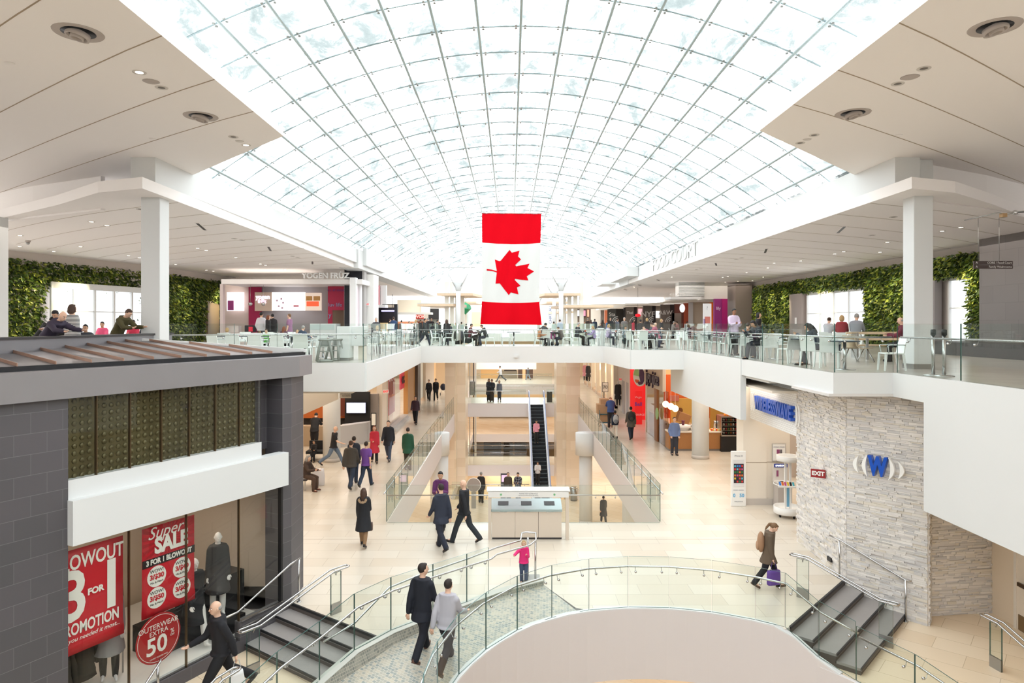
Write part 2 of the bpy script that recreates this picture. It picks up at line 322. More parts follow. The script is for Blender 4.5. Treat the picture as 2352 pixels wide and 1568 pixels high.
# side landings
M_riser = mat('stair_riser', (92, 84, 80), .6, var=.05, scale=3)
M_tread = mat('stair_tread', (150, 145, 142), .55, var=.03, scale=3)
slab([(-12, 3), (-4.5, 3), (-3.95, 10), (-3.5, 11.6), (-2.9, 12.35), (-2.55, 13.1), (-4.8, 14.95), (-4.8, 15.7), (-12, 15.7)], ZP, ZP-.3, M_tileP)
slab([circ(38), circ(30), circ(18), circ(6), circ(-10), (7.4, 3), (18, 3), (18, 19), (8.2, 19), (7.96, 16.3), (5.9, 13.75)], ZP, ZP-.9, M_tileP)
def stairs(A, B, n, tread, zt, rise, cnt, ext=0):   # A,B ends of the top nosing; n = downhill direction
    root = empty('staircase', ((A[0]+B[0])/2, (A[1]+B[1])/2, zt-rise*(cnt+1)))
    inv = Matrix.Translation(-root.location); A = Vector(A); B = Vector(B); n = Vector(n).normalized()
    z = zt
    def sl(o0, o1, z0, z1, name, m):
        q = [A+n*o0, B+n*o0, B+n*o1, A+n*o1]
        mb = MB().prism([(p.x, p.y) for p in q], z0, z1); mb.v = [tuple(inv @ Vector(v)) for v in mb.v]; return mb.build(name, m, root)
    sl(-.02, .012, zt-rise, zt-.004, 'riser', M_riser)
    for i in range(cnt):
        z = zt-rise*(i+1)
        sl(0.012+tread*i, tread*(i+1)+.03, z-.05, z, 'tread', M_tread)
        sl(tread*(i+1)-.0, tread*(i+1)+.012, z-rise, z-.05, 'riser', M_riser)
        sl(0.0+tread*i, tread*(i+1), ZP-.1, z-.05, 'step_block', M_riser)
        sl(tread*(i+1)+.005, tread*(i+1)+.032, z-.04, z+.004, 'nosing', M_black)
    sl(-.02, .02, zt-.05, zt+.003, 'nosing', M_black)
    return root
s1 = stairs((-4.80, 14.9), (-2.42, 13.15), (-.593, -.807), .40, ZL, .13, 3)
tag(s1, 'short flight of dark stone steps between the charcoal shop and the mosaic ramp', 'stairs')
s2 = stairs((5.61, 13.7), (7.96, 16.25), (.735, -.678), .435, ZL, .13, 3)
tag(s2, 'short flight of dark stone steps descending beside the stacked stone wall', 'stairs')
# mosaic ramp with kerb and round void
RO = [(.74, 15.97, 6.08), (-.3, 15.3, 6.10), (-.94, 14.73, 6.13), (-1.6, 14.1, 6.18), (-2.32, 13.35, 6.24), (-2.85, 12.55, 6.33), (-3.34, 11.9, 6.42), (-3.74, 11.0, 6.50), (-4.05, 10.0, 6.58), (-4.4, 7, 6.9), (-4.5, 3, 7.3)]
RI = [(1.46, 14.35, 6.08)]+[(*circ(a, 4.18), 6.08) for a in (0,)][:0]
for i, a in enumerate((118, 125, 133, 141, 150, 159, 168, 178, 195, 215)):
    RI.append((*circ(a, 4.12), 6.10+[0, .03, .08, .14, .21, .29, .37, .46, .75, 1.1][i]))
mb = MB(); vs = []; 
for (xo, yo, zo), (xi, yi, zi) in zip(RO, RI): vs += [(xo, yo, Z(zo)), (xi, yi, Z(zi)), (xo, yo, Z(zo)-.25), (xi, yi, Z(zi)-.25)]
for i in range(len(RO)-1):
    a = 4*i; mb.add([], [], 0)
fs = [(4*i, 4*i+4, 4*i+5, 4*i+1) for i in range(len(RO)-1)]; fb = [(4*i+2, 4*i+3, 4*i+7, 4*i+6) for i in range(len(RO)-1)]
mb.add(vs, fs, 0); mb.add(vs, fb+[(4*i, 4*i+2, 4*i+6, 4*i+4) for i in range(len(RO)-1)]+[(4*i+1, 4*i+5, 4*i+7, 4*i+3) for i in range(len(RO)-1)], 1)
struct(mb, 'floor', [M_mosaic, M_white])
# void lining below the rim (curved white wall) and kerbs
def ribbon(pts, z0, z1, t, m, name='trim_8', mats=None, capm=None):
    mb = MB(); n = len(pts); L = []
    for i in range(n):
        a = Vector(pts[max(0, i-1)][:2]); b = Vector(pts[min(n-1, i+1)][:2]); d = (b-a).normalized(); nn = Vector((-d.y, d.x)); p = Vector(pts[i][:2])
        L.append([(p-nn*t/2).to_tuple(), (p+nn*t/2).to_tuple()])
    zz0 = [z0(i) if callable(z0) else z0 for i in range(n)]; zz1 = [z1(i) if callable(z1) else z1 for i in range(n)]
    rings = [[(*L[i][0], zz0[i]), (*L[i][1], zz0[i]), (*L[i][1], zz1[i]), (*L[i][0], zz1[i])] for i in range(n)]
    mb.loft(rings, 0, True, False); return mb.build(name, m)
rimA = list(range(215, 30, -6)); 
def rimz(a):
    if a >= 118: 
        xs = [118, 125, 133, 141, 150, 159, 168, 178, 195, 215]; ys = [.02, .03, .08, .14, .21, .29, .37, .46, .75, 1.1]; return Z(6.08)-np.interp(a, xs, ys)
    if a <= 50: return Z(6.08)-np.interp(a, [30, 38, 50], [.52, .5, 0])
    return Z(6.08)
rim = [circ(a, 4.10) for a in rimA]
tag(ribbon(rim, ZL-1.45, lambda i: rimz(rimA[i])+.03, .06, M_lav, 'wall_back'), kind='structure')
tag(ribbon([circ(a, 4.14) for a in rimA], lambda i: rimz(rimA[i])-.02, lambda i: rimz(rimA[i])+.05, .13, M_white, 'trim_8'), kind='structure')
low = [circ(a, 4.10) for a in range(40, -40, -6)]
tag(ribbon(low, ZP-1.2, ZP+.05, .08, M_lav, 'wall_front'), kind='structure')
ker = RO[:9]
tag(ribbon(ker, lambda i: Z(ker[i][2])-.3, lambda i: max(Z(ker[i][2])+.10, ZL+.06-.035*max(0, i-5)) if i < 6 else Z(ker[i][2])+.16, .16, M_kerb, 'trim_9'), kind='structure')
tag(ribbon(ker, lambda i: (max(Z(ker[i][2])+.10, ZL+.06-.035*max(0, i-5)) if i < 6 else Z(ker[i][2])+.16)-.0, lambda i: (max(Z(ker[i][2])+.10, ZL+.06-.035*max(0, i-5)) if i < 6 else Z(ker[i][2])+.16)+.012, .20, mat('kerb_cap', (196, 196, 188), .4), 'trim_10'), kind='structure')
# ---- ceilings: near canopies with curved joints
def canopy(sg, xe, d0, name='ceiling'):
    zc = Z(-3.9); yb = lambda x: d0+ (1.03*(x-xe) if x < xe+5 else 5.15+.72*(x-xe-5))
    xs = [xe+i*.75 for i in range(0, 24)]
    mb = MB().prism([(sg*xe, 3)]+[(sg*x, yb(x)) for x in xs]+[(sg*xs[-1], 3)], zc, zc+.13)
    struct(mb, name, M_ceil)
    mj = MB()
    for k in range(1, 7):
        dd = d0-1.65*k
        pts = [(sg*x, dd+(.66+.025*k*0)*(x-xe)**1.05, zc-.004) for x in xs]
        pts = [p for p in pts if p[1] < yb(abs(p[0]))-.1]
        r = [[(p[0], p[1]-.012, p[2]), (p[0], p[1]+.012, p[2]), (p[0], p[1]+.012, p[2]+.006), (p[0], p[1]-.012, p[2]+.006)] for p in pts]
        mj.loft(r, 0, True, False)
    struct(mj, 'trim_11', M_joint)
canopy(-1, 4.72, 14.2); canopy(1, 5.04, 13.8)
struct(MB().box(-5.1, -4.73, 3, 13.9, Z(-3.9)+.13, Z(-3.9)+.28).box(5.05, 5.4, 3, 13.5, Z(-3.9)+.13, Z(-3.9)+.28), 'trim_12', M_white)
# curved drop walls between canopies and lower ceilings
for sg in (-1, 1):
    pts = [(sg*10.8, 18.1), (sg*12, 18.7), (sg*13.5, 19.4), (sg*15.4, 20.5), (sg*18, 22.4), (sg*22, 25.5)] if sg < 0 else [(9.9, 16.6), (11, 17.2), (12.5, 18), (14.2, 19.1), (16, 20.4), (19, 23), (23, 26)]
    tag(ribbon(pts, Z(-3.0), Z(-3.92), .12, M_ceil, 'wall_left' if sg < 0 else 'wall_right'), kind='structure')
# lower food court ceilings
nearL = [(-8.3, 15.4), (-9.6, 15.9), (-11.7, 17.6), (-14.8, 19.8), (-18, 22.3), (-26, 29)]
nearR = [(9.0, 15.3), (10.3, 15.8), (12.2, 17.3), (14.9, 19.6), (18, 22.3), (26, 29)]
ZQ = Z(-3.05)
backL = [(-8.5, 37.2), (-10.5, 39.4), (-13, 42.6), (-16.5, 45), (-26, 46)]
struct(MB().prism(nearL+backL[::-1], ZQ, ZQ+.26), 'ceiling', M_ceil)
struct(MB().prism(nearR+[(26, 52), (9.0, 52)], ZQ-.02, ZQ+.24), 'ceiling', M_ceil)
struct(MB().prism([(-8.3, 37.3), (-26, 37.3), (-26, 80), (-8.3, 80)], Z(-2.95)+.27, Z(-2.95)+.5), 'ceiling', M_ceil)
struct(MB().prism([(9.0, 52), (26, 52), (26, 80), (9.0, 80)], ZQ+.03, ZQ+.24), 'ceiling', M_ceil)
mj = MB()
for sg, near in ((-1, nearL), (1, nearR)):
    for k in range(1, 16):
        xs = np.linspace(abs(near[0][0])+.06, 19, 12)
        pts = [(sg*x, 15.4+1.75*k+(x-abs(near[0][0]))*(.42 if sg > 0 else .5)+.02*(x-9)**2, ZQ-(.024 if sg > 0 else .004)) for x in xs]
        pts = [p for p in pts if p[1] < (36 if sg < 0 else 51)]
        if len(pts) > 2:
            mj.loft([[(p[0], p[1]-.011, p[2]), (p[0], p[1]+.011, p[2]), (p[0], p[1]+.011, p[2]+.006), (p[0], p[1]-.011, p[2]+.006)] for p in pts], 0, True, False)
struct(mj, 'trim_13', M_joint)
# white upstands between ceiling edge and vault
struct(MB().box(-8.9, -8.32, 16, 37, ZQ+.26, Z(-4.05)).box(-9.3, -8.24, 37.05, 80, ZQ-.03, Z(-4.05)).box(-8.25, -8.05, 38.2, 44, ZQ+.2, Z(-4.2)), 'wall_left', M_white)
struct(MB().box(9.02, 9.6, 16, 52, ZQ+.24, Z(-4.0)).box(8.94, 9.6, 51.9, 80, ZQ-.06, Z(-4.0)).box(8.2, 9.0, 48, 56, ZQ+.3, Z(-4.0)).box(7.8, 9.0, 58, 62, ZQ+.3, Z(-4.0)), 'wall_right', M_white)
struct(MB().box(-10.5, -8.9, 10, 80, Z(-4.0), Z(-4.3)).box(9.5, 11, 10, 80, Z(-4.0), Z(-4.3)), 'trim_14', M_white)
# soffits over the main level walkways
struct(MB().box(-16, -4.4, 19, 80, -.86, -.80).box(4.6 if False else 5.1, 7.0, 33, 80, -.86, -.80).box(7.3, 18, 19, 80, -.86, -.80), 'ceiling', M_cream)
# square columns on the upper level
def column(name, x0, x1, y0, y1, z0, z1, label):
    r = empty(name, ((x0+x1)/2, (y0+y1)/2, z0), 0, label, 'column', 'white square columns'); w = (x1-x0)/2; d = (y1-y0)/2
    MB().box(-w, w, -d, d, 0, z1-z0).build('shaft', M_white, r, bev=.015); MB().box(-w-.012, w+.012, -d-.012, d+.012, 0, .12).build('base', M_dsteel, r); return r
column('square_column', -8.93, -8.47, 16.5, 16.96, 0, Z(-3.9), 'white square column at the left balcony, rising to the canopy')
column('square_column', 9.58, 10.04, 16.2, 16.66, 0, Z(-3.9), 'white square column at the right balcony beside the steel barrier posts')
column('square_column', -14.9, -14.55, 19.4, 19.8, 0, ZQ, 'slim pale column at the far left edge of the photo, beside the living wall')
for x, D, lab in ((-3.40, 44.6, 'slender white post with a splayed steel head, left of the flag'), (3.32, 44.6, 'slender white post with a splayed steel head, right of the flag'), (3.6, 56, 'more distant slender splayed-head post, right of the flag'), (2.9, 70, 'farthest small splayed-head post, just right of the flag')):
    r = empty('roof_support_post', (x, D, 0), 0, lab, 'post', 'splayed roof posts')
    MB().tube([(0, 0, -.4), (0, 0, 3.2)], .15, 12).build('shaft', M_white, r)
    m = MB().lathe([(.12, 3.1), (.16, 3.25), (.36, 3.75)], (0, 0, 0), 12)
    for sx, sy in ((-1, -1), (1, -1), (1, 1), (-1, 1)): m.tube([(.2*sx, .2*sy, 3.5), (.85*sx, .4*sy, 4.75)], .03, 6)
    m.tube([(-1.1, 0, 4.75), (1.1, 0, 4.75)], .05, 6); m.build('splayed_head', mat('pale_steel', (206, 208, 208), .4), r)
# beige marble pylons rising through the atrium, with timber shelves above
def pylon(sg, D, x0, x1, x2, top, label):
    r = empty('marble_pylon', (0, 0, 0), 0, label, 'pylon', 'beige pylons'); a, b = sorted((x0, x1))
    MB().box(a, b, D, D+1.0, ZB, -.25).build('stone_shaft', M_beige, r)
    c, d = sorted((x1, x2)); MB().box(c, d, D+.5, D+3, ZB, -.25).build('stone_shaft', M_beige, r)
    m = MB(); w = M_cream
    for i in range(4): m.box(x0+sg*(-.0)-.02+i*(x2-x0)/4, x0+.24+i*(x2-x0)/4, D+.2*i, D+.3+.2*i, -.25, top)
    m.build('slat_tower', mat('pale_timber_paint', (226, 220, 208), .6), r); return r
PL = pylon(-1, 46, -4.40, -3.66, -3.05, 3.9, 'beige marble pylon left of the escalator, carrying timber shelves above')
PR = pylon(1, 46, 4.70, 3.78, 3.15, 3.9, 'beige marble pylon right of the escalator, carrying timber shelves above')
M_timber = mat('blond_timber', (226, 200, 170), .5, var=.04, scale=12)
def shelf(r, x0, x1, D0, D1, z, notch=.9):
    q = 1 if x1 > x0 else -1; poly = [(x0, D0), (x1-.6*q, D0), (x1, D1), (x0+notch*q, D1+.4)]; o = r.location
    d = MB().prism([(a-o.x, b-o.y) for a, b in poly], z, z+.16).build('shelf_deck', M_timber, r); MB().prism([(a-o.x, b-o.y) for a, b in poly], z+.16, z+.2).build('edge_strip', M_white, d)
shelf(PL, -4.9, -1.9, 45.6, 50, 2.95); shelf(PL, -6.2, -3.2, 45.6, 50, 2.25); shelf(PR, 4.7, 1.7, 45.6, 50, 2.95); shelf(PR, 6.9, 3.0, 45.6, 50, 2.15)
for x, a, b, c, lab in ((4.4, (5.2, 2.6), (5.6, 3.6), 0, 'farther slatted tower with timber shelves, right of the flag'), (-4.3, (-4.8, -2.4), None, 0, 'farther slatted tower with a timber shelf, left of the flag')):
    r = empty('slatted_tower', (x, 61, 0), 0, lab, 'pylon'); m = MB()
    for i in range(3): m = MB().box(-.4+i*.3, -.2+i*.3, i*.2, .1+i*.2, 0, 3.6); m.build('slat', M_cream, r)
    shelf(r, a[0], a[1], 60, 65, 2.85)
    if b: shelf(r, b[0], b[1], 60, 65, 2.0)
# side walls of the food court
struct(MB().wallseg((-21.3, 27), (-19, 36), 0, ZQ, .2).wallseg((-19, 36), (-18.6, 46), 0, ZQ, .2).wallseg((-18.6, 46), (-18, 80), 0, ZQ+.2, .2), 'wall_left', mat('court_wall', (214, 204, 196), .7))
struct(MB().box(17.9, 18.1, 24.6, 52, 0, ZQ).box(17.9, 18.1, 52, 80, 0, ZQ+.2), 'wall_right', mat('court_wall', (214, 204, 196), .7))
struct(MB().box(16.9, 17.3, 10, 24.6, 0, ZQ), 'wall_right', M_gtile)
struct(MB().box(-18, -9.4, 79.8, 80, -.5, 3.4).box(9.4, 18, 79.8, 80, -.5, 3.4), 'wall_back', M_cream)
# main level outer walls and far end
struct(MB().box(-14.2, -14.0, 19, 80, ZL, -.85), 'wall_left', M_warmwall)
struct(MB().box(14.0, 14.2, 19, 80, ZL, -.85), 'wall_right', M_warmwall)
struct(MB().box(-14, 14, 79.5, 79.7, ZL-1.2, -.85), 'wall_back', mat('cream_stone_wall', (236, 214, 184), .6))

# ---- unseen hall behind the viewpoint, added to cut light on camera-facing surfaces
M_back = mat('unseen_hall_paint', (242, 240, 238), .7)  # near white so the added walls bounce light onto the canopies
struct(MB().box(-26, 26, -15.2, -15, ZB-1, 4.9), 'wall_front', M_back)
struct(MB().box(-26.2, -26, -15, 80, -1, 5.2).box(26, 26.2, -15, 80, -1, 5.2).box(-20.2, -20, -15, 84, ZC, -.8).box(20, 20.2, -15, 84, ZC, -.8), 'wall_left', M_back)
struct(MB().box(-26, -9.5, -15, 3, Z(-3.9), Z(-3.9)+.13).box(10, 26, -15, 3, Z(-3.9), Z(-3.9)+.13), 'ceiling', M_ceil)  # unseen ceilings, kept apart to let skylight in from behind
struct(MB().box(-26, 26, -15, -3.5, -.8, 0).box(-26, -10, -3.5, 8, -.8, 0).box(9.6 if False else 8.45, 26, -3.5, 6, -.8, 0), 'floor', [M_tile])  # unseen floor, pale tile chosen for its bounce onto the canopies
struct(MB().box(-20, 20, -15, 2, ZB-.8, ZB), 'floor', [M_tileP])
struct(MB().box(-12, 12, -15, -5, ZP-.6, ZP), 'floor', [M_tileP])
struct(MB().box(7.2, 9.5, 19.0, 24, Z(1.66), -.48), 'ceiling', M_white)
# ================================================================ RAILINGS
def vquad(mb, a, b, za0, za1, zb0, zb1, t):
    a = Vector(a); b = Vector(b); d = (b-a).normalized(); n = Vector((-d.y, d.x))*t/2
    v = [(*(a-n), za0), (*(b-n), zb0), (*(b+n), zb0), (*(a+n), za0), (*(a-n), za1), (*(b-n), zb1), (*(b+n), zb1), (*(a+n), za1)]
    mb.add(v, [(0, 1, 5, 4), (2, 3, 7, 6)], 0); mb.add(v, [(0, 3, 2, 1), (4, 5, 6, 7), (1, 2, 6, 5), (3, 0, 4, 7)], 1)
def railing(label, pts, h=1.08, plen=1.25, side=1, hr=.78, group=None, rail=True, rs=None, re=None, shoe=True):
    # pts: (x, y, z of base). side=+1: handrail to the left of travel
    P = [Vector(p) for p in pts]; o = P[0]; r = empty('glass_railing', o, 0, label, 'railing', group)
    L = [p-o for p in P]; rp = []
    for i, (a, b) in enumerate(zip(L, L[1:])):
        ln = (b-a).xy.length; k = max(1, round(ln/plen)); d = (b-a).xy.normalized(); n = Vector((-d.y, d.x))*side
        for j in range(k):
            p = a.lerp(b, j/k); q = a.lerp(b, (j+1)/k); g = d*.008
            m = MB(); vquad(m, p.xy+g, q.xy-g, p.z+.005, p.z+h, q.z+.005, q.z+h, .019); m.build('glass_panel', [M_glass, M_gedge], r)
            if rail:
                for f in (.18, .82):
                    m = MB(); c = p.lerp(q, f); gx = Vector((c.x, c.y, c.z+hr-.09)); hx = Vector((c.x+n.x*.075, c.y+n.y*.075, c.z+hr-.015))
                    m.tube([gx, gx+Vector((n.x, n.y, 0))*.05, hx], .006, 5); m.tube([gx-Vector((n.x, n.y, 0))*.014, gx+Vector((n.x, n.y, 0))*.022], .024, 8)
                    m.build('bracket', M_steel, r)
        if not rp: rp.append(Vector((a.x+n.x*.08, a.y+n.y*.08, a.z+hr)))
        nb = n
        if i < len(L)-2:
            d2 = (L[i+2]-b).xy.normalized(); n2 = Vector((-d2.y, d2.x))*side; nb = (n+n2).normalized()/max(.5, math.cos((n.angle(n2))/2))
        rp.append(Vector((b.x+nb.x*.08, b.y+nb.y*.08, b.z+hr)))
    if rail:
        if rs: rp = [p-o if not isinstance(p, tuple) else Vector(p)-o for p in rs]+rp
        if re: rp = rp+[Vector(p)-o for p in re]
        MB().tube(rp, .021, 8).build('handrail', M_steel, r)
    return r
UG = 'upper level glass railings'
railing('glass railing on the balcony in front of the frozen yogurt shop, beside the toddler seats', [(-8.75, 17.5, 0), (-7.6, 18.8, 0), (-4.05, 18.8, 0)], side=1)
railing('receding glass railing along the left side of the upper walkway, meeting the bridge', [(-4.05, 18.8, 0), (-4.35, 32.75, 0)], side=1)
railing('glass railing along the front of the white footbridge below the flag', [(-4.35, 32.75, 0), (4.5, 32.75, 0)], side=1)
railing('glass railing angling from the right end of the footbridge', [(4.5, 32.75, 0), (4.98, 28.05, 0), (7.05, 27.85, 0)], side=1)
railing('long receding glass railing along the right food court edge', [(7.1, 27.8, 0), (7.15, 15.05, 0), (8.45, 15.05, 0)], side=1, plen=1.4)
railing('nearest glass railing at the right edge of the photo, beside the steel barrier posts', [(8.5, 15.0, 0), (8.5, 6.5, 0)], side=1, plen=2.1)
railing('glass railing along the rear edge of the footbridge', [(4.4, 35.4, 0), (-4.2, 35.4, 0)], side=1, plen=1.4)
railing('glass railing around the far left upper walkway beside the void', [(-4.2, 35.6, 0), (-4.25, 42, 0), (-3.3, 42.1, 0), (-3.33, 45.5, 0)], side=1, plen=2.4, rail=False)
railing('glass railing around the far right upper walkway beside the void', [(4.4, 35.6, 0), (4.45, 42, 0), (3.65, 42.1, 0), (3.65, 45.5, 0)], side=-1, plen=2.4, rail=False)
railing('farthest glass railing of the left upper walkway, beyond the marble pylon', [(-3.35, 50.6, 0), (-3.35, 59.5, 0)], side=1, plen=2.4, rail=False)
railing('farthest glass railing of the right upper walkway, beyond the marble pylon', [(3.65, 50.6, 0), (3.65, 59.5, 0)], side=-1, plen=2.4, rail=False)
railing('glass railing across the front of the atrium void behind the recycling station', [(-3.76, 20.85, ZL), (4.57, 20.85, ZL)], h=1.15, hr=.86, side=-1, plen=1.68)
railing('receding glass railing down the left side of the atrium void', [(-3.8, 20.95, ZL), (-3.8, 45.8, ZL)], h=1.15, hr=.86, side=1, plen=1.5)
railing('receding glass railing down the right side of the atrium void', [(4.6, 45.8, ZL), (4.6, 20.95, ZL)], h=1.15, hr=.86, side=1, plen=1.5)
railing('glass railing on the landing left of the escalator head', [(-3.0, 52.05, ZL), (1.2, 52.05, ZL)], h=1.1, hr=.95, side=-1, plen=2)
railing('short glass railing on the landing right of the escalator head', [(2.75, 52.05, ZL), (4.0, 52.05, ZL)], h=1.1, hr=.95, side=-1, plen=2)
railing('glass railing along the rear of the escalator landing', [(-3.4, 56.2, ZL), (4.2, 56.2, ZL)], h=1.1, hr=.95, side=-1, plen=2)
railing('front railing of the far bridge beyond the escalator', [(-3.4, 68.6, ZL), (4.2, 68.6, ZL)], h=1.1, hr=.95, side=-1, plen=2)
railing('front railing of the lower bridge seen below the escalator landing', [(-3.7, 53.6, ZB), (1.3, 53.6, ZB)], h=1.1, hr=.95, side=-1, plen=2.5)
railing('rear railing of the lower bridge seen below the escalator landing', [(-3.7, 56.9, ZB), (4.5, 56.9, ZB)], h=1.1, hr=.95, side=-1, plen=2.5)
railing('railing beside the foot of the escalator behind the three standing men', [(-3.7, 43.1, ZB), (1.2, 43.1, ZB)], h=1.1, hr=.95, side=-1, plen=1.6)
# ramp railings
kz = lambda i: (max(Z(ker[i][2])+.10, ZL+.06-.035*max(0, i-5)) if i < 6 else Z(ker[i][2])+.16)+.012
op = [(-.48, 15.17), (-.94, 14.75), (-1.6, 14.12), (-2.34, 13.38), (-2.87, 12.56), (-3.34, 11.95), (-3.76, 11.0), (-4.05, 10.0), (-4.3, 8.5)]
oz = [kz(2)-.0, kz(2), kz(3), kz(4), kz(5), kz(6), kz(7), kz(8), ZP+.1]
railing('curved glass railing on the outer kerb of the mosaic ramp', [(x, y, z) for (x, y), z in zip(op, oz)][::-1], h=1.04, hr=.80, side=-1, plen=1.2,
        re=[(-.3, 15.27, ZL+.92), (.45, 15.72, ZL+.98), (.60, 15.95, ZL+1.02), (.62, 16.5, ZL+1.02), (.40, 16.58, ZL+1.02), (.28, 16.5, ZL+1.02), (.24, 16.0, ZL+1.0), (-.3, 15.7, ZL+.94), (-.94, 15.05, ZL+.9), (-1.9, 14.1, ZL+.88), (-2.4, 13.5, ZL+.86), (-2.95, 12.9, ZL+.42), (-3.4, 12.4, ZL+.30)])
ir = [a for a in (205, 190, 178, 166, 154, 142, 130, 118, 106, 94, 82, 70, 58, 50, 41, 31)]
def iz(a): return rimz(a)+.05
railing('long curved glass railing around the rim of the round floor opening', [(*circ(a, 4.14), iz(a)) for a in ir], h=1.08, hr=.84, side=1, plen=1.3)
railing('sloping glass railing beside the lower right steps', [(*circ(31, 4.14), iz(31)), (*circ(15, 4.14), ZP+.05), (*circ(0, 4.14), ZP+.05), (*circ(-15, 4.14), ZP+.05)], h=1.0, hr=.78, side=1, plen=1.3)
# post pair at the head of the ramp
r = empty('handrail_post', (.5, 16.1, ZL), 0, 'pair of steel handrail posts beside the toddler at the top of the ramp', 'post')
MB().tube([(-.08, .12, 0), (-.08, .12, 1.0)], .024, 10).tube([(.09, -.12, 0), (.09, -.12, 1.0)], .024, 10).build('post', M_steel, r); MB().box(-.2, .2, -.2, .2, 0, .1).build('base_box', M_dsteel, r)
def stairrail(label, a, b, zt, zb, gap=.14, over=.35, h=.92):   # racetrack handrail carried by two glass posts
    a = Vector(a); b = Vector(b); d = (b-a).normalized(); n = Vector((-d.y, d.x)); o = Vector((a.x, a.y, zt)); r = empty('stair_handrail', o, 0, label, 'handrail')
    def P(f, s, z): q = a+d*f+n*s*gap/2; return Vector((q.x, q.y, z))-o
    Ln = (b-a).length; pts = []
    for s in (1, -1):
        seq = [P(-over, s, zt+h), P(0, s, zt+h), P(Ln, s, zb+h), P(Ln+over, s, zb+h)]
        pts += seq if s == 1 else seq[::-1]
        e = (Ln+over) if s == 1 else -over; zz = (zb if s == 1 else zt)+h
        pts += [P(e+(.06 if s == 1 else -.06), .6*s, zz), P(e+(.06 if s == 1 else -.06), -.6*s, zz)]
    MB().tube(pts, .021, 8, closed=True).build('rail', M_steel, r)
    for f, z in ((-.1, zt), (Ln+.12, zb)):
        m = MB(); q = a+d*f; p0 = q-d*.13-o.xy; p1 = q+d*.13-o.xy; vquad(m, p0, p1, z-o.z, z-o.z+h-.06, z-o.z, z-o.z+h-.06, .03); m.build('glass_post', [M_glass, M_gedge], r)
        m = MB(); vquad(m, p0, p1, z-o.z, z-o.z+.22, z-o.z, z-o.z+.22, .045); m.build('post_shoe', [M_dsteel, M_dsteel], r)
        m = MB(); m.tube([P(f, 1, z+h), Vector((q.x-o.x, q.y-o.y, z-o.z+h-.12)), P(f, -1, z+h)], .008, 6); m.build('bracket', M_steel, r)
stairrail('double steel handrail down the middle of the left steps', (-3.72, 14.25), (-4.75, 12.9), ZL, ZP)
stairrail('double steel handrail down the middle of the right steps', (6.55, 15.05), (7.6, 14.05), ZL, ZP, over=.3)
stairrail('double steel handrail at the bottom right corner of the photo, on a glass post', (9.3, 12.95), (9.6, 11.2), ZP, ZP-.6)
stairrail('double steel handrail at the bottom left, in front of the man carrying a white bag', (-4.65, 10.9), (-5.2, 9.6), ZP, ZP-.5)
def wallrail(label, pts, posts):
    r = empty('wall_handrail', pts[0], 0, label, 'handrail'); o = Vector(pts[0]); MB().tube([Vector(p)-o for p in pts], .021, 8).build('rail', M_steel, r)
    for p in posts: MB().tube([Vector((p[0], p[1], p[2]))-o, Vector((p[0], p[1], p[3]))-o], .024, 8).lathe([(.05, 0), (.05, .012)], Vector((p[0], p[1], p[2]))-o, 10).build('post', M_steel, r)
wallrail('single steel handrail running down against the charcoal shop', [(-4.6, 14.95, ZL+.95), (-4.72, 14.65, ZL+.92), (-5.35, 13.4, ZL+.42), (-5.55, 13.1, ZL+.4)], [(-4.62, 14.92, ZL, ZL+.93)])
wallrail('single steel handrail running down against the stacked stone wall', [(7.75, 16.55, ZL+.95), (7.85, 16.25, ZL+.93), (8.75, 15.15, ZP+.92), (8.85, 15.05, ZP+.92)], [(7.86, 16.3, ZL, ZL+.93), (8.76, 15.12, ZP, ZP+.92)])
wallrail('steel handrail with an upright post in front of the round red sale sign', [(-6.35, 12.35, ZP+.62), (-6.2, 12.1, ZP+.62), (-6.35, 11.3, ZP+.15), (-6.7, 10.3, ZP-.4)], [(-6.22, 12.05, ZP, ZP+.6)])
# ================================================================ STONE WALL, RIGHT SIDE
def ledgestone(a, b, z0, z1, name='wall_right', seed=1):
    rnd = random.Random(seed); a = Vector(a); b = Vector(b); d = (b-a).normalized(); n = Vector((d.y, -d.x)); L = (b-a).length
    mb = MB(); z = z0
    while z < z1:
        h = rnd.choice((.03, .035, .045, .06)); x = -rnd.random()*.2
        while x < L:
            w = rnd.uniform(.08, .36); t = rnd.uniform(.015, .05); x0 = max(0, x); x1 = min(L, x+w)
            if x1-x0 > .02:
                M = Matrix(((d.x, n.x, 0, a.x), (d.y, n.y, 0, a.y), (0, 0, 1, 0), (0, 0, 0, 1)))
                mb.box(x0+.002, x1-.002, -.03, t, z+.002, min(z1, z+h)-.001, 0, M)
            x += w
        z += h
    return struct(mb, name, M_stone)
S0, S1, S2, S3, S4 = (8.04, 19.1), (8.0, 16.2), (9.12, 14.9), (9.48, 15.42), (11.0, 15.62)
ledgestone(S1, S0, ZP, Z(1.60), seed=3) if False else None
for (a, b, sd) in ((S0, S1, 1), (S1, S2, 2), (S2, S3, 3), (S3, S4, 4)): ledgestone(b, a, ZP, Z(1.60), seed=sd) if False else ledgestone(a, b, ZP, Z(1.60), seed=sd)
struct(MB().prism([(8.06, 19.07), (8.02, 16.22), (9.12, 14.95), (9.46, 15.46), (11.2, 15.66), (11.2, 19.0)], ZP-.1, Z(1.60)), 'wall_right', mat('stone_backing', (150, 146, 142), .9))
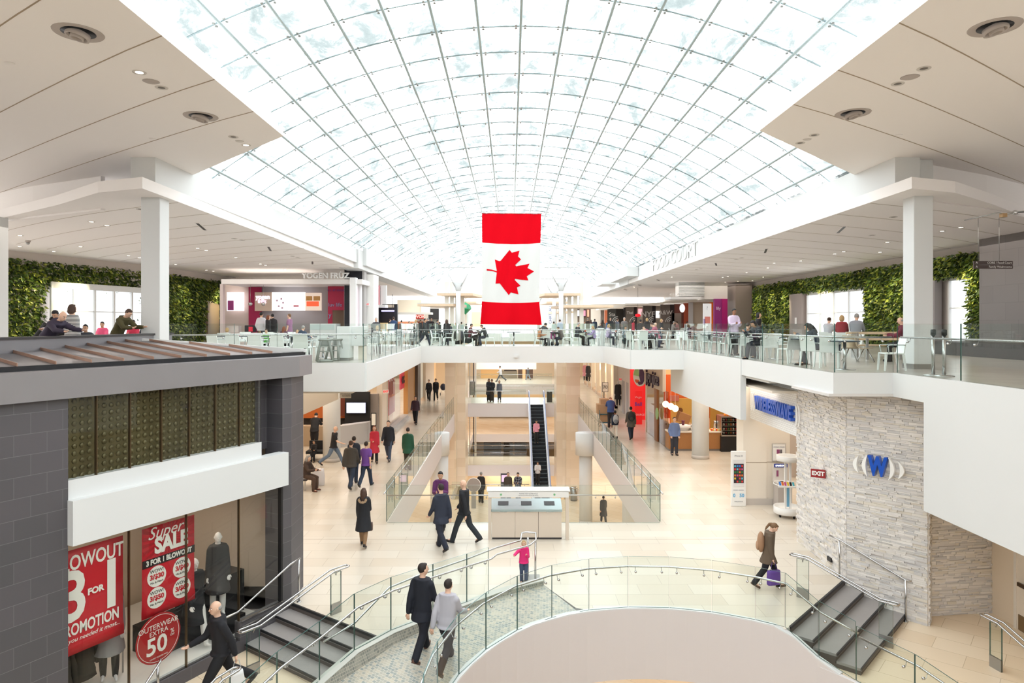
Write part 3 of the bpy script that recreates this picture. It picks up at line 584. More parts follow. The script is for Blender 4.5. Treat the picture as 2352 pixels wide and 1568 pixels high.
# corridor wall with push-bar door
struct(MB().box(11.0, 11.25, 8, 15.75, ZP, Z(1.6)), 'wall_right', mat('corridor_cream', (240, 222, 198), .6))
dr = MB().box(-.03, .0, -.85, .85, 0, 2.1).build('door_1', mat('door_paint', (240, 226, 208), .5), None, Matrix.Translation((10.98, 13.9, ZP))); tag(dr, kind='structure')
MB().box(-.11, -.07, -.7, .75, .98, 1.06).box(-.07, -.03, -.6, -.5, .98, 1.05).box(-.07, -.03, .5, .6, .98, 1.05).build('push_bar', mat('dark_bronze', (92, 74, 56), .35, .8), dr)
MB().box(-.045, -.03, -.8, .8, .02, .35).build('kick_plate', mat('bronze_plate', (150, 128, 100), .35, .8), dr)
MB().box(-.05, .0, .85, .93, 0, 2.18).box(-.05, .0, -.93, -.85, 0, 2.18).box(-.05, 0, -.93, .93, 2.1, 2.18).build('door_frame', M_cream, dr)
# exit sign, W emblem
M_blue = mat('sign_blue', (26, 84, 190), .3, coat=.3); M_red = mat('exit_red', (150, 34, 38), .4); M_sw = mat('sign_white', (246, 244, 240), .4)
def exitsign(loc, xdir, w, label, rgb=(150, 34, 38), fg=M_sw, emit=0):
    r = empty('exit_sign', loc, 0, label, 'sign', 'exit signs' if False else None); M = frameM((0, 0, 0), xdir)
    MB().box(-w/2, w/2, -w*.3, w*.3, -.06, 0).build('sign_box', mat('exit_box_%d' % rgb[0], rgb, .4, emit=emit), r, M)
    text('lettering', 'EXIT', w*.42, M @ Matrix.Translation((0, 0, .004)), fg, r, .006, bold=.006*w/.3); return r
exitsign((7.80, 17.3, Z(3.80)), (.86, -.5), .34, 'dark red EXIT sign projecting from the stacked stone wall')
M_r2 = mat('exit_letters_red', (232, 60, 60), .4, emit=.4)
exitsign((PX(843, 39.9), 39.9, PZ(699, 39.9)), (1, 0), .26, 'small white EXIT sign with red letters beside the yogurt shop', (246, 240, 238), M_r2)
exitsign((PX(886, 36.6), 36.6, PZ(899, 36.6)), (1, .2), .32, 'small white EXIT sign with red letters near the red shop curtain', (246, 240, 238), M_r2)
exitsign((PX(1427, 47.2), 47.2, PZ(871, 47.2)), (1, -.2), .34, 'small EXIT sign above the far right storefronts', (246, 230, 228), M_r2)
d2 = (Vector(S2)-Vector(S1)).normalized(); mid = Vector(S1).lerp(Vector(S2), .43); nn = Vector((-d2.y*-1, -d2.x)) if False else Vector((d2.y, -d2.x))
er = empty('wall_emblem', (mid.x+nn.x*.06, mid.y+nn.y*.06, Z(3.27)), 0, 'blue W emblem between white crescents on the stacked stone wall', 'sign'); M = frameM((0, 0, 0), (d2.x, d2.y, 0))
text('blue_letter', 'W', .58, M @ Matrix.Translation((0, 0, .06)), M_blue, er, .12, xs=.62, bold=.03)
def crescent(cx, s, h):
    m = MB(); n = 14; o = []; i_ = []
    for k in range(n+1):
        a = -1+2*k/n; o.append((cx+s*(.13*(1-a*a)), a*h)); i_.append((cx+s*(.045*(1-a*a)), a*h*.99))
    r0 = [[(o[k][0], o[k][1], .02), (i_[k][0], i_[k][1], .02), (i_[k][0], i_[k][1], .1), (o[k][0], o[k][1], .1)] for k in range(n+1)]
    return m.loft(r0, 0, True, False).build('crescent', M_sw, er, M)
crescent(-.22, -1, .26); crescent(-.42, -1, .20); crescent(.22, 1, .26); crescent(.42, 1, .20)
if 0:
    pass
MB().box(-.1, .1, -.05, .05, -.02, .03).build('floor_outlet_cover', M_black, None, frameM((7.96, 17.0, ZL+.22), (0, -1, 0)))
tag(bpy.data.objects['floor_outlet_cover'], 'small black outlet cover low on the stacked stone wall', 'outlet')
# ================================================================ PHONE SHOP (right)
M_wavy = brick('wavy_white_panel', (246, 246, 243), (240, 240, 237), (222, 220, 218), .16, .06, .008, .5, plane='YZ', bump=1.0)
sb = MB().box(-.02, .18, -1.85, 1.85, -.78, .78).build('sign_band', M_wavy, None, Matrix.Translation((8.04, 20.97, Z(2.38)))); sb['kind'] = 'structure'; sb.name = 'wall_right'
sr = empty('shop_sign', (7.95, 20.65, Z(2.56)), 0, 'large blue block lettering between white discs on the textured shop band', 'sign'); M = frameM((0, 0, 0), (0, -1, 0))
text('lettering', 'WIRELESSWAVE', .56, M, M_blue, sr, .12, xs=.72, bold=.02)
for s in (-1, 1):
    for q in (1.62, 1.78): 
        m = MB(); m.tube([(s*(q+.10*math.cos(t)), .30*math.sin(t), 0) for t in np.linspace(-1.4, 1.4, 9)], .02, 6); m.build('crescent', M_sw, sr, M)
struct(MB().box(7.82, 8.6, 22.9, 23.6, ZL, -.5).box(8.605, 9.4, 22.95, 23.6, ZL, -.5), 'wall_right', M_cream)
struct(MB().box(7.80, 9.42, 22.87, 23.6, ZL, ZL+.22), 'baseboard_right', mat('base_stone', (200, 192, 184), .5))
struct(MB().box(7.815, 8.61, 22.893, 22.899, ZL+1.42, ZL+1.435).box(8.6, 9.4, 22.943, 22.949, ZL+1.42, ZL+1.435), 'trim_15', M_joint)
struct(MB().box(11.8, 12.0, 19.1, 28, ZL, -.5).box(9.4, 12, 27, 27.2, ZL, -.5), 'wall_right', mat('shop_grey', (190, 178, 168), .6))
# tall phone advert totem
PH = [(38, 120, 60), (220, 60, 60), (240, 200, 60), (60, 130, 220), (240, 240, 240), (30, 30, 34), (230, 120, 50), (120, 80, 180), (90, 190, 210), (200, 80, 140)]
r = empty('advert_totem', (7.6, 22.75, ZL), 0, 'white advertising totem picturing a smartphone, beside the phone shop pier', 'sign')
MB().box(-.25, .25, -.03, .03, 0, 1.84).build('panel', M_sw, r, bev=.02)
m = MB(); m.box(-.185, .185, -.042, -.031, .66, 1.56); m.build('phone_picture', mat('phone_silver', (232, 230, 230), .3), r, bev=.03)
MB().box(-.165, .165, -.048, -.041, .78, 1.42).build('phone_screen', mat('phone_dark', (70, 62, 70), .2), r)
m = MB(); cols = [mat('app_%d' % i, c, .4) for i, c in enumerate(PH)]
for i in range(4):
    for j in range(6): m.box(-.15+i*.078, -.095+i*.078, -.053, -.047, .80+j*.103, .86+j*.103, random.randrange(len(cols)))
m.build('app_icons', cols, r)
text('lettering', 'iPhone 5S', .07, frameM((0, -.034, 1.68), (1, 0, 0)), mat('ad_grey', (120, 120, 126), .5), r, .003)
text('lettering', 'IPHONE 5 + IPHONE 6', .035, frameM((0, -.034, .54), (1, 0, 0)), mat('ad_navy', (60, 70, 120), .5), r, .003)
text('lettering', '0   50', .16, frameM((0, -.034, .36), (1, 0, 0)), mat('ad_cyan', (70, 170, 220), .5), r, .003, bold=.004)
text('lettering', 'WIRELESSWAVE', .04, frameM((0, -.034, .16), (1, 0, 0)), mat('ad_grey', (120, 120, 126), .5), r, .003)
r = empty('wall_poster', (9.02, 22.93, ZL+1.76), 0, 'framed phone poster on the cream pier of the phone shop', 'poster')
MB().box(-.23, .23, -.02, 0, -.30, .30).build('frame', mat('frame_silver', (200, 196, 190), .4), r); MB().box(-.2, .2, -.026, -.019, -.27, .27).build('print', M_sw, r)
MB().box(-.08, .02, -.032, -.025, -.16, .10, 0).box(.03, .1, -.032, -.025, -.16, .10, 1).build('phones_picture', [mat('pic_purple', (150, 80, 120), .4), mat('pic_grey', (110, 104, 108), .4)], r)
text('lettering', 'UPGRADE, UPGRADE', .04, frameM((0, -.028, .18), (1, 0, 0)), mat('ad_navy', (60, 70, 120), .5), r, .002)
r = empty('display_stand', (9.0, 22.6, ZL), 0, 'grey phone display stand with a navy header below the framed poster', 'display')
MB().box(-.21, .25, -.2, .2, 0, .82).build('pedestal', mat('stand_silver', (196, 188, 182), .4), r)
MB().box(-.24, .24, -.25, .2, .82, .87).box(-.24, .24, .12, .2, .87, 1.4).build('counter', mat('stand_white', (226, 220, 214), .4), r)
MB().box(-.22, .22, .1, .125, 1.3, 1.42).build('header', mat('header_navy', (24, 40, 120), .3, emit=.3), r)
text('lettering', 'SAMSUNG', .08, frameM((0, .095, 1.36), (1, 0, 0)), mat('sign_glow', (250, 250, 250), .4, emit=1), r, .004, bold=.003)
MB().box(-.14, -.08, .1, .13, 1.0, 1.2, 0).box(-.1, .0, -.1, -.04, .87, .89, 1).build('phone', [mat('pic_purple', (150, 80, 120), .4), M_black], r)
X0, D0 = PF(1809, 1185, ZL)
r = empty('carousel_stand', (X0, D0, ZL), 0, 'round white phone carousel with ring top and drum base', 'display')
MB().lathe([(.40, .10), (.42, .12), (.42, .32), (.39, .32), (.38, .24), (.0, .24)], n=28).build('drum_base', M_sw, r)
MB().lathe([(.28, 1.75), (.34, 1.75), (.34, 1.92), (.28, 1.92), (.28, 1.75)], n=28).build('ring_top', M_sw, r)
MB().box(-.10, -.04, -.03, .03, .24, 1.75).box(.05, .11, -.03, .03, .24, 1.75).build('upright', M_sw, r); MB().box(-.04, .05, -.02, .02, .3, 1.0).build('colour_panel', mat('panel_blue', (120, 180, 214), .4), r)
m = MB(); pts = [(.42*math.cos(a), .42*math.sin(a), 1.02) for a in np.linspace(0, 2*PI, 24, endpoint=False)]; m.tube(pts, .012, 6, closed=True)
m.prism([(-.42, -.3), (.1, -.42), (.1, -.1), (-.3, -.05)], .98, 1.02); m.build('tray', M_sw, r)
for i in range(6): MB().box(-.03, .03, -.006, .006, -.06, .06).build('sample_phone', cols[(i*3+3) % 10], r, Matrix.Translation((-.34+.075*i, -.25-.02*i, 1.09)) @ Matrix.Rotation(-.6, 4, 'X'))
for a in (0.4, 1.9, 3.5, 5): MB().lathe([(.03, 0), (.035, .05), (.03, .1)], (.3*math.cos(a), .3*math.sin(a), 0), 8).build('castor', M_black, r)
# ================================================================ CHARCOAL SHOP PAVILION (left)
A0 = Vector((-4.79, 14.95)); wv = Vector((-.447, -.894)); nv = Vector((-.894, .447))
def Q(u, v=0): p = A0+wv*u+nv*v; return (p.x, p.y)
def Q3(u, v, z): return (*Q(u, v), z)
pav = empty('shop_pavilion', (*Q(0), ZP), 0, 'charcoal tiled two-storey shop pavilion with grey metal roof and sale posters', 'building')
pinv = Matrix.Translation(pav.location).inverted()
def pbuild(mb, name, m): mb.v = [tuple(pinv @ Vector(v)) for v in mb.v]; return mb.build(name, m, pav)
# walls
mb = MB().prism([Q(0), Q(.27), Q(.27, .5), (-4.95, 15.8), (-4.79, 15.8)], ZP-.2, Z(1.15)); pbuild(mb, 'tiled_pillar', M_dtile)
mb = MB().prism([Q(4.78, -.02), Q(12, -.02), Q(12, .6), Q(4.78, .6)], ZP-4, Z(1.15)); pbuild(mb, 'tiled_wall', M_dtile)
mb = MB().prism([Q(.27, .45), Q(.84, .45), Q(.84, .55), Q(.27, .55)], Z(2.72), Z(1.15)).prism([Q(.84, .06), Q(.88, .06), Q(.88, .5), Q(.84, .5)], Z(2.72), Z(1.15)); pbuild(mb, 'recess_wall', M_dtile)
mb = MB().prism([(-4.9, 15.8), (-9.5, 15.8), (-9.5, 15.9), (-4.9, 15.9)], ZP, Z(1.15)).prism([Q(0.3, 3.6), Q(8, 3.6), Q(8, 3.7), Q(0.3, 3.7)], ZP, Z(1.15)); pbuild(mb, 'rear_wall', mat('shop_interior', (214, 196, 176), .7))
mb = MB().prism([Q(.0, .02), Q(8, .02), Q(8, 3.6), (-9.4, 15.8), (-4.9, 15.8)], Z(3.42), Z(3.3)); pbuild(mb, 'interior_ceiling', M_cream)
mb = MB().prism([Q(.3, .12), Q(4.8, .12), Q(4.8, 3.5), Q(.3, 3.5)], Z(6.5), Z(6.32)); pbuild(mb, 'display_floor', M_sw)
mb = MB().prism([Q(0.27, -.01), Q(1.42, -.01), Q(1.42, .14), Q(0.27, .14)], ZP-.3, Z(5.98)).prism([Q(1.42, -.01), Q(4.8, -.01), Q(4.8, .12), Q(1.42, .12)], ZP-.3, Z(6.36)); pbuild(mb, 'plinth', M_dtile)
mb = MB().prism([Q(.3, -.04), Q(1.40, -.04), Q(1.40, .0), Q(.3, .0)], Z(5.98), Z(5.95)).prism([Q(.3, -.04), Q(1.40, -.04), Q(1.40, .0), Q(.3, .0)], Z(6.10), Z(6.07)); pbuild(mb, 'sill_strip', M_steel)
mb = MB().prism([Q(.25, -.16), Q(4.79, -.16), Q(4.79, .1), Q(.25, .1)], Z(3.46), Z(2.76)); pbuild(mb, 'white_band', M_white)
mb = MB().prism([Q(.83, .02), Q(4.79, .02), Q(4.79, .2), Q(.83, .2)], Z(2.76), Z(2.46)); pbuild(mb, 'white_sill', M_white)
mb = MB().prism([Q(.26, -.01), Q(.31, -.01), Q(.31, .08), Q(.26, .08)], Z(6.0), Z(3.46)); pbuild(mb, 'black_jamb', M_black)
# fascia, gutter, roof
fz0, fz1 = Z(1.16), Z(.72)
mb = MB().prism([Q(-.12, -.12), Q(12, -.12), Q(12, .5), Q(.1, .5), (-5.0, 15.85), (-4.60, 15.85)], fz0, fz1); pbuild(mb, 'roof_fascia', mat('fascia_grey', (140, 136, 138), .4, .2, var=.02, scale=2))
mb = MB().prism([Q(.1, .22), Q(12, .22), Q(12, .5), Q(.3, .5), (-5.0, 15.8), (-4.75, 15.8)], fz1, Z(.645)); pbuild(mb, 'gutter', M_black)
def send(u):
    p = Vector(Q(u, .22)); s = Vector((-.80, .60)); t = (-8.62-p.x)/s.x; q = p+s*t
    if q.y > 15.75: t = (15.75-p.y)/s.y; q = p+s*t
    return p, q, t
us = [.02]+[.35+.56*i for i in range(0, 20)]
M_roof = mat('standing_seam_zinc', (178, 174, 176), .3, .35, var=.03, scale=1.5); M_seam = mat('roof_seam', (168, 132, 112), .35, .3)  # orange of the seams paints in a warm reflection on the metal
mb = MB(); pass
for u0, u1 in zip(us, us[1:]):
    a, b, ta = send(u0); c, d, tb = send(u1)
    z = lambda t: Z(.64)+.26*min(1, t/3.6)
    mb.add([(a.x, a.y, z(0)), (b.x, b.y, z(ta)), (d.x, d.y, z(tb)), (c.x, c.y, z(0))], [(0, 1, 2, 3), (3, 2, 1, 0)])
    sd = Vector((.6, .8))*.012
    p = [(c.x, c.y, z(0)), (d.x, d.y, z(tb))]
    q = [((c+sd).x, (c+sd).y, z(0)), ((d+sd).x, (d+sd).y, z(tb))]
    sm_ = MB(); sm_.add([p[0], p[1], q[1], q[0]]+[(v[0], v[1], v[2]+.05) for v in (p[0], p[1], q[1], q[0])], [(0, 1, 5, 4), (2, 3, 7, 6), (4, 5, 6, 7), (3, 0, 4, 7)]); pbuild(sm_, 'roof_seam', M_seam)
pbuild(mb, 'metal_roof', M_roof)
mb = MB().prism([(-4.72, 15.75), (-8.5, 15.75), (-8.5, 15.83), (-4.72, 15.83)], Z(.66), lambda x, y: Z(.60)+.25*(-4.72-x)/3.78+.01); pbuild(mb, 'roof_verge', M_white)
mb = MB().box(-8.82, -8.62, 5, 17.4, Z(.9), Z(.27)); pbuild(mb, 'parapet', mat('parapet_grey', (132, 130, 134), .4, .2)); mb = MB().box(-8.85, -8.58, 5, 17.42, Z(.27), Z(.235)); pbuild(mb, 'parapet_cap', M_dgrey)
# upper embossed screen and glazing
M_emb = mat('embossed_bronze', (104, 96, 66), .35, .55, var=.15, scale=1.2)
mb = MB().prism([Q(.84, .16), Q(4.8, .16), Q(4.8, .2), Q(.84, .2)], Z(2.47), Z(1.15))
ang = math.atan2(wv.y, wv.x)
for i in range(32):
    for j in range(11):
        c = Vector(Q3(.92+i*.122, .155, Z(1.24)-j*.12)); R = Matrix.Rotation(ang, 3, 'Z'); mb.ell(c, (.045, .03, .045), 0, 8, 4, R)
pbuild(mb, 'embossed_screen', M_emb)
def panes(us, z0, z1, name, v=.03):
    for a, b in zip(us, us[1:]):
        m = MB(); vquad(m, Q(a+.006, v), Q(b-.006, v), z0, z1, z0, z1, .02); pbuild(m, name, [M_shopglass, M_dgrey])
panes([.84, 1.41, 1.99, 2.57, 3.14, 3.73, 4.31, 4.79], Z(2.46), Z(1.16), 'window_pane')
panes([.30, 1.40, 2.61, 3.73, 4.79], Z(6.36), Z(3.46), 'display_window', .05)
mb = MB()
for u in (1.41, 1.99, 2.57, 3.14, 3.73, 4.31): mb.prism([Q(u-.008, .0), Q(u+.008, .0), Q(u+.008, .06), Q(u-.008, .06)], Z(2.46), Z(1.16))
for u in (1.40, 2.61, 3.73): mb.prism([Q(u-.006, .02), Q(u+.006, .02), Q(u+.006, .08), Q(u-.006, .08)], Z(6.36), Z(3.46))
pbuild(mb, 'mullion', mat('bronze_mullion', (110, 92, 70), .3, .8))
area((*Q(2.6, 1.4), Z(3.6)), 3, 1.5, 30, (1, .85, .68)).rotation_euler = (0, 0, ang)
# sale banners hung behind the display glass; local x runs left->right as seen from outside
M_bred = mat('banner_red', (204, 28, 44), .45); M_bw = mat('banner_white', (244, 240, 232), .6); M_bk = mat('banner_black', (36, 26, 28), .5); M_bd = mat('banner_dark_red', (170, 16, 30), .5)
def FB_(u, z, v=.12): p = Q(u, v); return frameM((p[0], p[1], z), (-wv.x, -wv.y, 0))
def banner(u0, u1, z0, z1, name, label):   # u0 > u1 ; origin at left top
    w = u0-u1; h = z1-z0; M = FB_(u0, z1); r = empty(name, M.translation, 0, label, 'banner'); R = M.copy(); R.translation = (0, 0, 0); m = MB()
    rings = []
    for i in range(13):
        t = i/12; y = -h*t; b = .0 if t < .95 else .04*math.sin((t-.95)/.05*PI)
        rings.append([(-.01*(t > .9), y, b), (w*.25, y, b+.006), (w*.5, y, b), (w*.75, y, b+.006), (w+.02*(t > .9), y, b), (w+.02*(t > .9), y, b-.004), (w*.5, y, b-.008), (0, y, b-.004)])
    m.loft(rings, 0, True); m.build('cloth', M_bred, r, R); return r, R, w, h
r, R, w, h = banner(5.02, 3.79, Z(5.27), Z(3.60), 'sale_banner', 'red BLOWOUT 3 FOR 1 PROMOTION banner beside the charcoal tiled wall')
T = lambda x, y, z=.012: R @ Matrix.Translation((x, y, z))
text('lettering', 'BLOWOUT', .33, T(w*.54, -.22), M_bw, r, .004, xs=.68, bold=.006)
text('lettering', '3', 1.12, T(w*.33, -.78), M_bw, r, .004, xs=.85, bold=.02); text('lettering', '1', 1.12, T(w*.83, -.78), M_bw, r, .004, xs=.95, bold=.02)
text('lettering', 'FOR', .14, T(w*.615, -.76), M_bw, r, .004, bold=.006)
text('lettering', 'PROMOTION', .26, T(w*.54, -1.28), M_bw, r, .004, xs=.63, bold=.006); text('lettering', 'when you needed it most...', .10, T(w*.5, -1.44), M_bw, r, .003, shear=.3)
r, R, w, h = banner(3.44, 2.38, Z(5.19), Z(3.60), 'sale_banner', 'red Super SALE 3 FOR 1 BLOWOUT banner with four white price discs')
T = lambda x, y, z=.012: R @ Matrix.Translation((x, y, z))
m = MB()
for k in range(26):
    a = 2*PI*k/26; b = a+PI/26; c = Vector((w*.5, -.28)); 
    def hit(t):
        d = Vector((math.cos(t), math.sin(t))); s = min([abs((w-.01-c.x if d.x > 0 else c.x-.01)/d.x) if abs(d.x) > 1e-6 else 9, abs(((-.01-c.y) if d.y > 0 else (c.y+.54))/d.y) if abs(d.y) > 1e-6 else 9]); return c+d*s
    p, q = hit(a), hit(b); m.add([(c.x, c.y, .009), (p.x, p.y, .009), (q.x, q.y, .009)], [(0, 1, 2)])
m.build('sunburst', M_bd, r, R)
text('lettering', 'Super', .30, T(w*.42, -.13), M_bw, r, .004, shear=.35); text('lettering', 'SALE', .38, T(w*.54, -.37, .014), M_bw, r, .004, xs=.84, bold=.018)
MB().box(0, w, -.70, -.56, .008, .012).build('black_strip', M_bk, r, R); text('lettering', '3 FOR 1 BLOWOUT', .125, T(w*.5, -.63, .016), M_bw, r, .004, xs=.84, bold=.005)
for cx, cy, pr in ((.26, -.90, '30'), (.74, -.90, '40'), (.26, -1.28, '50'), (.74, -1.28, '60')):
    m = MB().lathe([(.185, .010), (.185, .014)], (w*cx, cy, 0), 28, smooth=False); d = m.build('price_disc', M_bw, r, R)
    text('disc_print', 'WOW!', .085, T(w*cx, cy+.10, .017), M_bk, r, .002); text('disc_print', '3/$'+pr, .12, T(w*cx, cy, .017), M_bred, r, .002, bold=.005); text('disc_print', 'Mix & Match', .05, T(w*cx, cy-.10, .017), M_bk, r, .002)
M = FB_(3.15, Z(5.60), -.0 if False else .085); r = empty('round_sale_sign', M.translation, 0, 'round red OUTERWEAR EXTRA 50 % OFF sign in the shop window', 'sign'); R = M.copy(); R.translation = (0, 0, 0)
MB().lathe([(.44, 0), (.44, .01)], (0, 0, 0), 40, smooth=False).build('disc', mat('sign_red', (176, 34, 38), .4), r, R); m = MB(); m.tube([(.405*math.cos(a), .405*math.sin(a), .012) for a in np.linspace(0, 2*PI, 48, endpoint=False)], .005, 4, closed=True); m.build('ring', M_bw, r, R)
T = lambda x, y, z=.014: R @ Matrix.Translation((x, y, z))
text('lettering', 'OUTERWEAR', .13, T(0, .22), M_bw, r, .003); text('lettering', 'EXTRA', .12, T(0, .11), M_bw, r, .003); text('lettering', '50', .42, T(-.04, -.12), M_bw, r, .003, bold=.008); text('lettering', '%', .11, T(.27, .03), M_bw, r, .003); text('lettering', 'OFF', .05, T(.27, -.04), M_bw, r, .003)
text('lettering', 'LOWEST TICKETED PRICE', .03, T(0, -.33), M_bw, r, .003)
# interior dressing
for u, v, h, lab in ((2.1, .9, .5, 'low black display block behind the round sale sign'), (.95, 1.2, .9, 'tall black display block at the right end of the shop window')):
    o = MB().box(-.6, .6, -.35, .35, 0, h).build('display_block', M_black, None, Matrix.Translation((*Q(u, v+.2), Z(6.32))) @ Matrix.Rotation(ang, 4, 'Z')); tag(o, lab, 'display')
# fur-trimmed coats on a rail
def furcoat(u, v, z, s, label, i):
    r = empty('fur_coat', (*Q(u, v), z), ang, label, 'coat', 'fur-trimmed coats on the shop rail'); rnd = random.Random(i)
    m = MB(); rings = []
    for t in range(9):
        f = t/8; w_ = (.16+.10*f)*s; d_ = (.10+.05*f)*s; rings.append([(w_*math.cos(a)*(1+rnd.uniform(-.08, .08)), d_*math.sin(a), -f*.85*s) for a in np.linspace(0, 2*PI, 12, endpoint=False)])
    m.loft(rings).tube([(.17*s, 0, -.03), (.26*s, .02, -.35*s), (.27*s, .05, -.62*s)], [.06, .055, .04], 8).tube([(-.17*s, 0, -.03), (-.26*s, .02, -.35*s), (-.27*s, .05, -.62*s)], [.06, .055, .04], 8)
    m.build('coat_body', colm((58, 54, 46), .9), r); m = MB()
    for k in range(150):
        a = PI*(k/150)*1.0+PI*.0; c = Vector((.15*s*math.cos(a), -.10*s, .02-.28*s*math.sin(a)+.12)); d = Vector((rnd.gauss(0, 1), rnd.gauss(0, 1), rnd.gauss(0, 1))).normalized()*.055; m.tube([c, c+d], [.014, .002], 3)
    m.build('fur_trim', colm((182, 150, 108), .95), r)
for i, (u, v, z, s) in enumerate(((4.5, .7, Z(5.45), .9), (4.05, .8, Z(5.35), .85), (3.75, 1.1, Z(5.2), .9), (1.9, 1.5, Z(4.75), 1.0), (3.2, 1.5, Z(4.6), 1.0))):
    furcoat(u, v, z, s, ['fur-trimmed dark coat hanging lowest beside the charcoal wall in the shop window', 'fur-trimmed dark coat, second from the charcoal wall on the clothes rail', 'fur-trimmed dark coat beside the mannequin in the grey cardigan', 'fur-trimmed dark coat displayed right of the price-disc banner', 'dark fur-hooded coat between the two red banners'][i], i)
r = empty('clothes_rail', (*Q(4.1, .85), Z(6.32)), ang, 'chrome clothes rail holding coats in the shop window', 'rack')
MB().tube([(-.8, 0, 0), (-.8, 0, 1.0), (.8, 0, 1.0), (.8, 0, 0)], .014, 6).build('rail', M_steel, r)
# ================================================================ LIVING WALLS
def leafwall(a, b, z0, z1, holes, n, name, label, nside, dens=1, bend=0):
    a = Vector(a); b = Vector(b); d = (b-a).normalized(); nn = Vector((d.y, -d.x))*nside; L = (b-a).length; rnd = random.Random(len(label))
    r = empty(name, (a.x, a.y, z0), 0, label, 'plants'); m = MB(); bk = MB()
    cells = [(x, z) for x in np.arange(0, L, .25) for z in np.arange(0, z1-z0, .25) if not any(h[0] < x+.12 < h[1] and h[2] < z+.12 < h[3] for h in holes)]
    for x, z in cells:
        M = Matrix(((d.x, nn.x, 0, 0), (d.y, nn.y, 0, 0), (0, 0, 1, 0), (0, 0, 0, 1))); bk.box(x, min(L, x+.25), -.05, .04, z, min(z1-z0, z+.25), 0, M)
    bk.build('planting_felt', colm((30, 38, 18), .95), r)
    for i in range(n):
        x, z = rnd.choice(cells); x += rnd.uniform(-.05, .3); z += rnd.uniform(-.08, .3)
        if x > L+.05: continue
        c = Vector((d.x*x, d.y*x, z))+Vector((nn.x, nn.y, 0))*rnd.uniform(.05, .22)
        ln = rnd.uniform(.08, .26); w = ln*rnd.uniform(.12, .28)
        tip = (Vector((nn.x, nn.y, 0))*rnd.uniform(.2, 1)+Vector((d.x, d.y, 0))*rnd.gauss(0, .8)+Vector((0, 0, rnd.uniform(-1.2, .25)))).normalized()*ln
        sd = tip.cross(Vector((rnd.gauss(0, 1), rnd.gauss(0, 1), rnd.gauss(0, 1)))).normalized()*w
        m.add([c, c+tip*.45+sd, c+tip+Vector((0, 0, -.02)), c+tip*.45-sd], [(0, 1, 2, 3)])
    f = m.build('foliage', M_leaf, r); f['kind'] = 'stuff'; return r
ZQh = 3.95
leafwall((-21.0, 28.2), (-18.95, 36.6), 0, 3.75, [(1.8, 6.9, -1, 2.72)], 12000, 'living_wall', 'living green plant wall on the left, arching over the bright window', 1)
leafwall((-18.85, 37.0), (-18.6, 44.0), 0, 3.7, [(4.6, 6.6, -1, 2.6)], 8000, 'living_wall', 'living green plant wall between the left column and the yogurt shop', 1)
leafwall((17.8, 49.5), (17.8, 42.9), 0, 3.55, [], 9000, 'living_wall', 'living green plant wall on the right beside the magenta panel', 1)
leafwall((17.8, 42.8), (17.8, 34.0), 0, 3.6, [(0, 9, -1, 2.9)], 3500, 'living_wall', 'narrow strip of living plants above the right court windows', 1)
leafwall((17.8, 33.9), (17.8, 29.8), 0, 3.62, [], 9000, 'living_wall', 'living green plant wall just left of the right white column', 1)
leafwall((17.75, 29.7), (17.75, 24.7), 0, 3.7, [(.1, 3.4, -1, 2.95)], 6000, 'living_wall', 'living green plant wall against the grey tiled wall at far right', 1)
for x, y, tx, ty in ((-18.6, 30, -20.5, 29), (-17.8, 31.5, -20, 31), (-16.6, 39, -18.8, 38.5), (-16.6, 43, -18.7, 43), (15.6, 48.5, 17.8, 48.3), (15.6, 46, 17.8, 45.8), (15.6, 43.8, 17.8, 43.6), (15.5, 39, 17.8, 38.5), (15.6, 33.3, 17.8, 33), (15.6, 31.3, 17.8, 31), (15.6, 26, 17.8, 26)):
    spot((x, y, 3.9), (tx, ty, 2.1), 650, (1, .88, .5), 50)
# windows behind the living walls
M_day = mat('daylight_pane', (236, 242, 248), .4, emit=1.0)
def windowset(a, b, z0, z1, nv_, mull, label_n, kind=1):
    a = Vector(a); b = Vector(b); d = (b-a).normalized(); L = (b-a).length; n = Vector((d.y, -d.x)); M = Matrix(((d.x, n.x, 0, a.x), (d.y, n.y, 0, a.y), (0, 0, 1, 0), (0, 0, 0, 1)))
    f = MB().box(0, L, .0, .06, z1, z1+.28, 0, M); f.box(0, L, .0, .06, z0-.1, z0, 0, M)
    for i in range(mull+1): f.box(L*i/mull-.05, L*i/mull+.05, 0, .1, z0, z1, 0, M)
    f.box(0, L, .0, .08, z0+(z1-z0)*.55, z0+(z1-z0)*.55+.05, 0, M)
    w = struct(f, 'window_%d' % label_n, M_white); g = MB().box(0, L, -.02, 0.01, z0, z1, 0, M).build('pane', M_day, w); return w
windowset((-20.2, 30.0), (-18.9, 35.6), .35, 2.65, 1, 5, 2)
windowset((17.82, 40.8), (17.82, 34.1), .3, 2.75, 1, 4, 3)
windowset((17.82, 27.6), (17.82, 26.3), .3, 2.8, 1, 1, 4)
def pier(x0, x1, y0, y1, z1, label, rgb=(150, 140, 136), name='wall_pier'):
    o = MB().box(0, x1-x0, 0, y1-y0, 0, z1).build(name, mat('pier_%d' % rgb[0], rgb, .5), None, Matrix.Translation((x0, y0, 0))); return tag(o, label, 'pillar')
pier(17.5, 17.85, 41.0, 42.8, 2.9, 'grey-brown pier with a white notice, right of the plants', (158, 146, 140))
pier(17.4, 17.7, 28.0, 29.7, 2.85, 'grey panel just right of the right white column', (134, 128, 128))
pier(16.4, 17.6, 49.7, 51.6, 3.9, 'taupe pillar between the magenta panel and the plants', (142, 128, 118))
pier(-18.9, -17.9, 44.1, 45.2, 3.9, 'black pillar between the plants and the yogurt shop', (30, 30, 34))
pier(-18.7, -18.5, 41.8, 43.4, 2.4, 'bronze lift door beneath the left plants', (150, 128, 108))
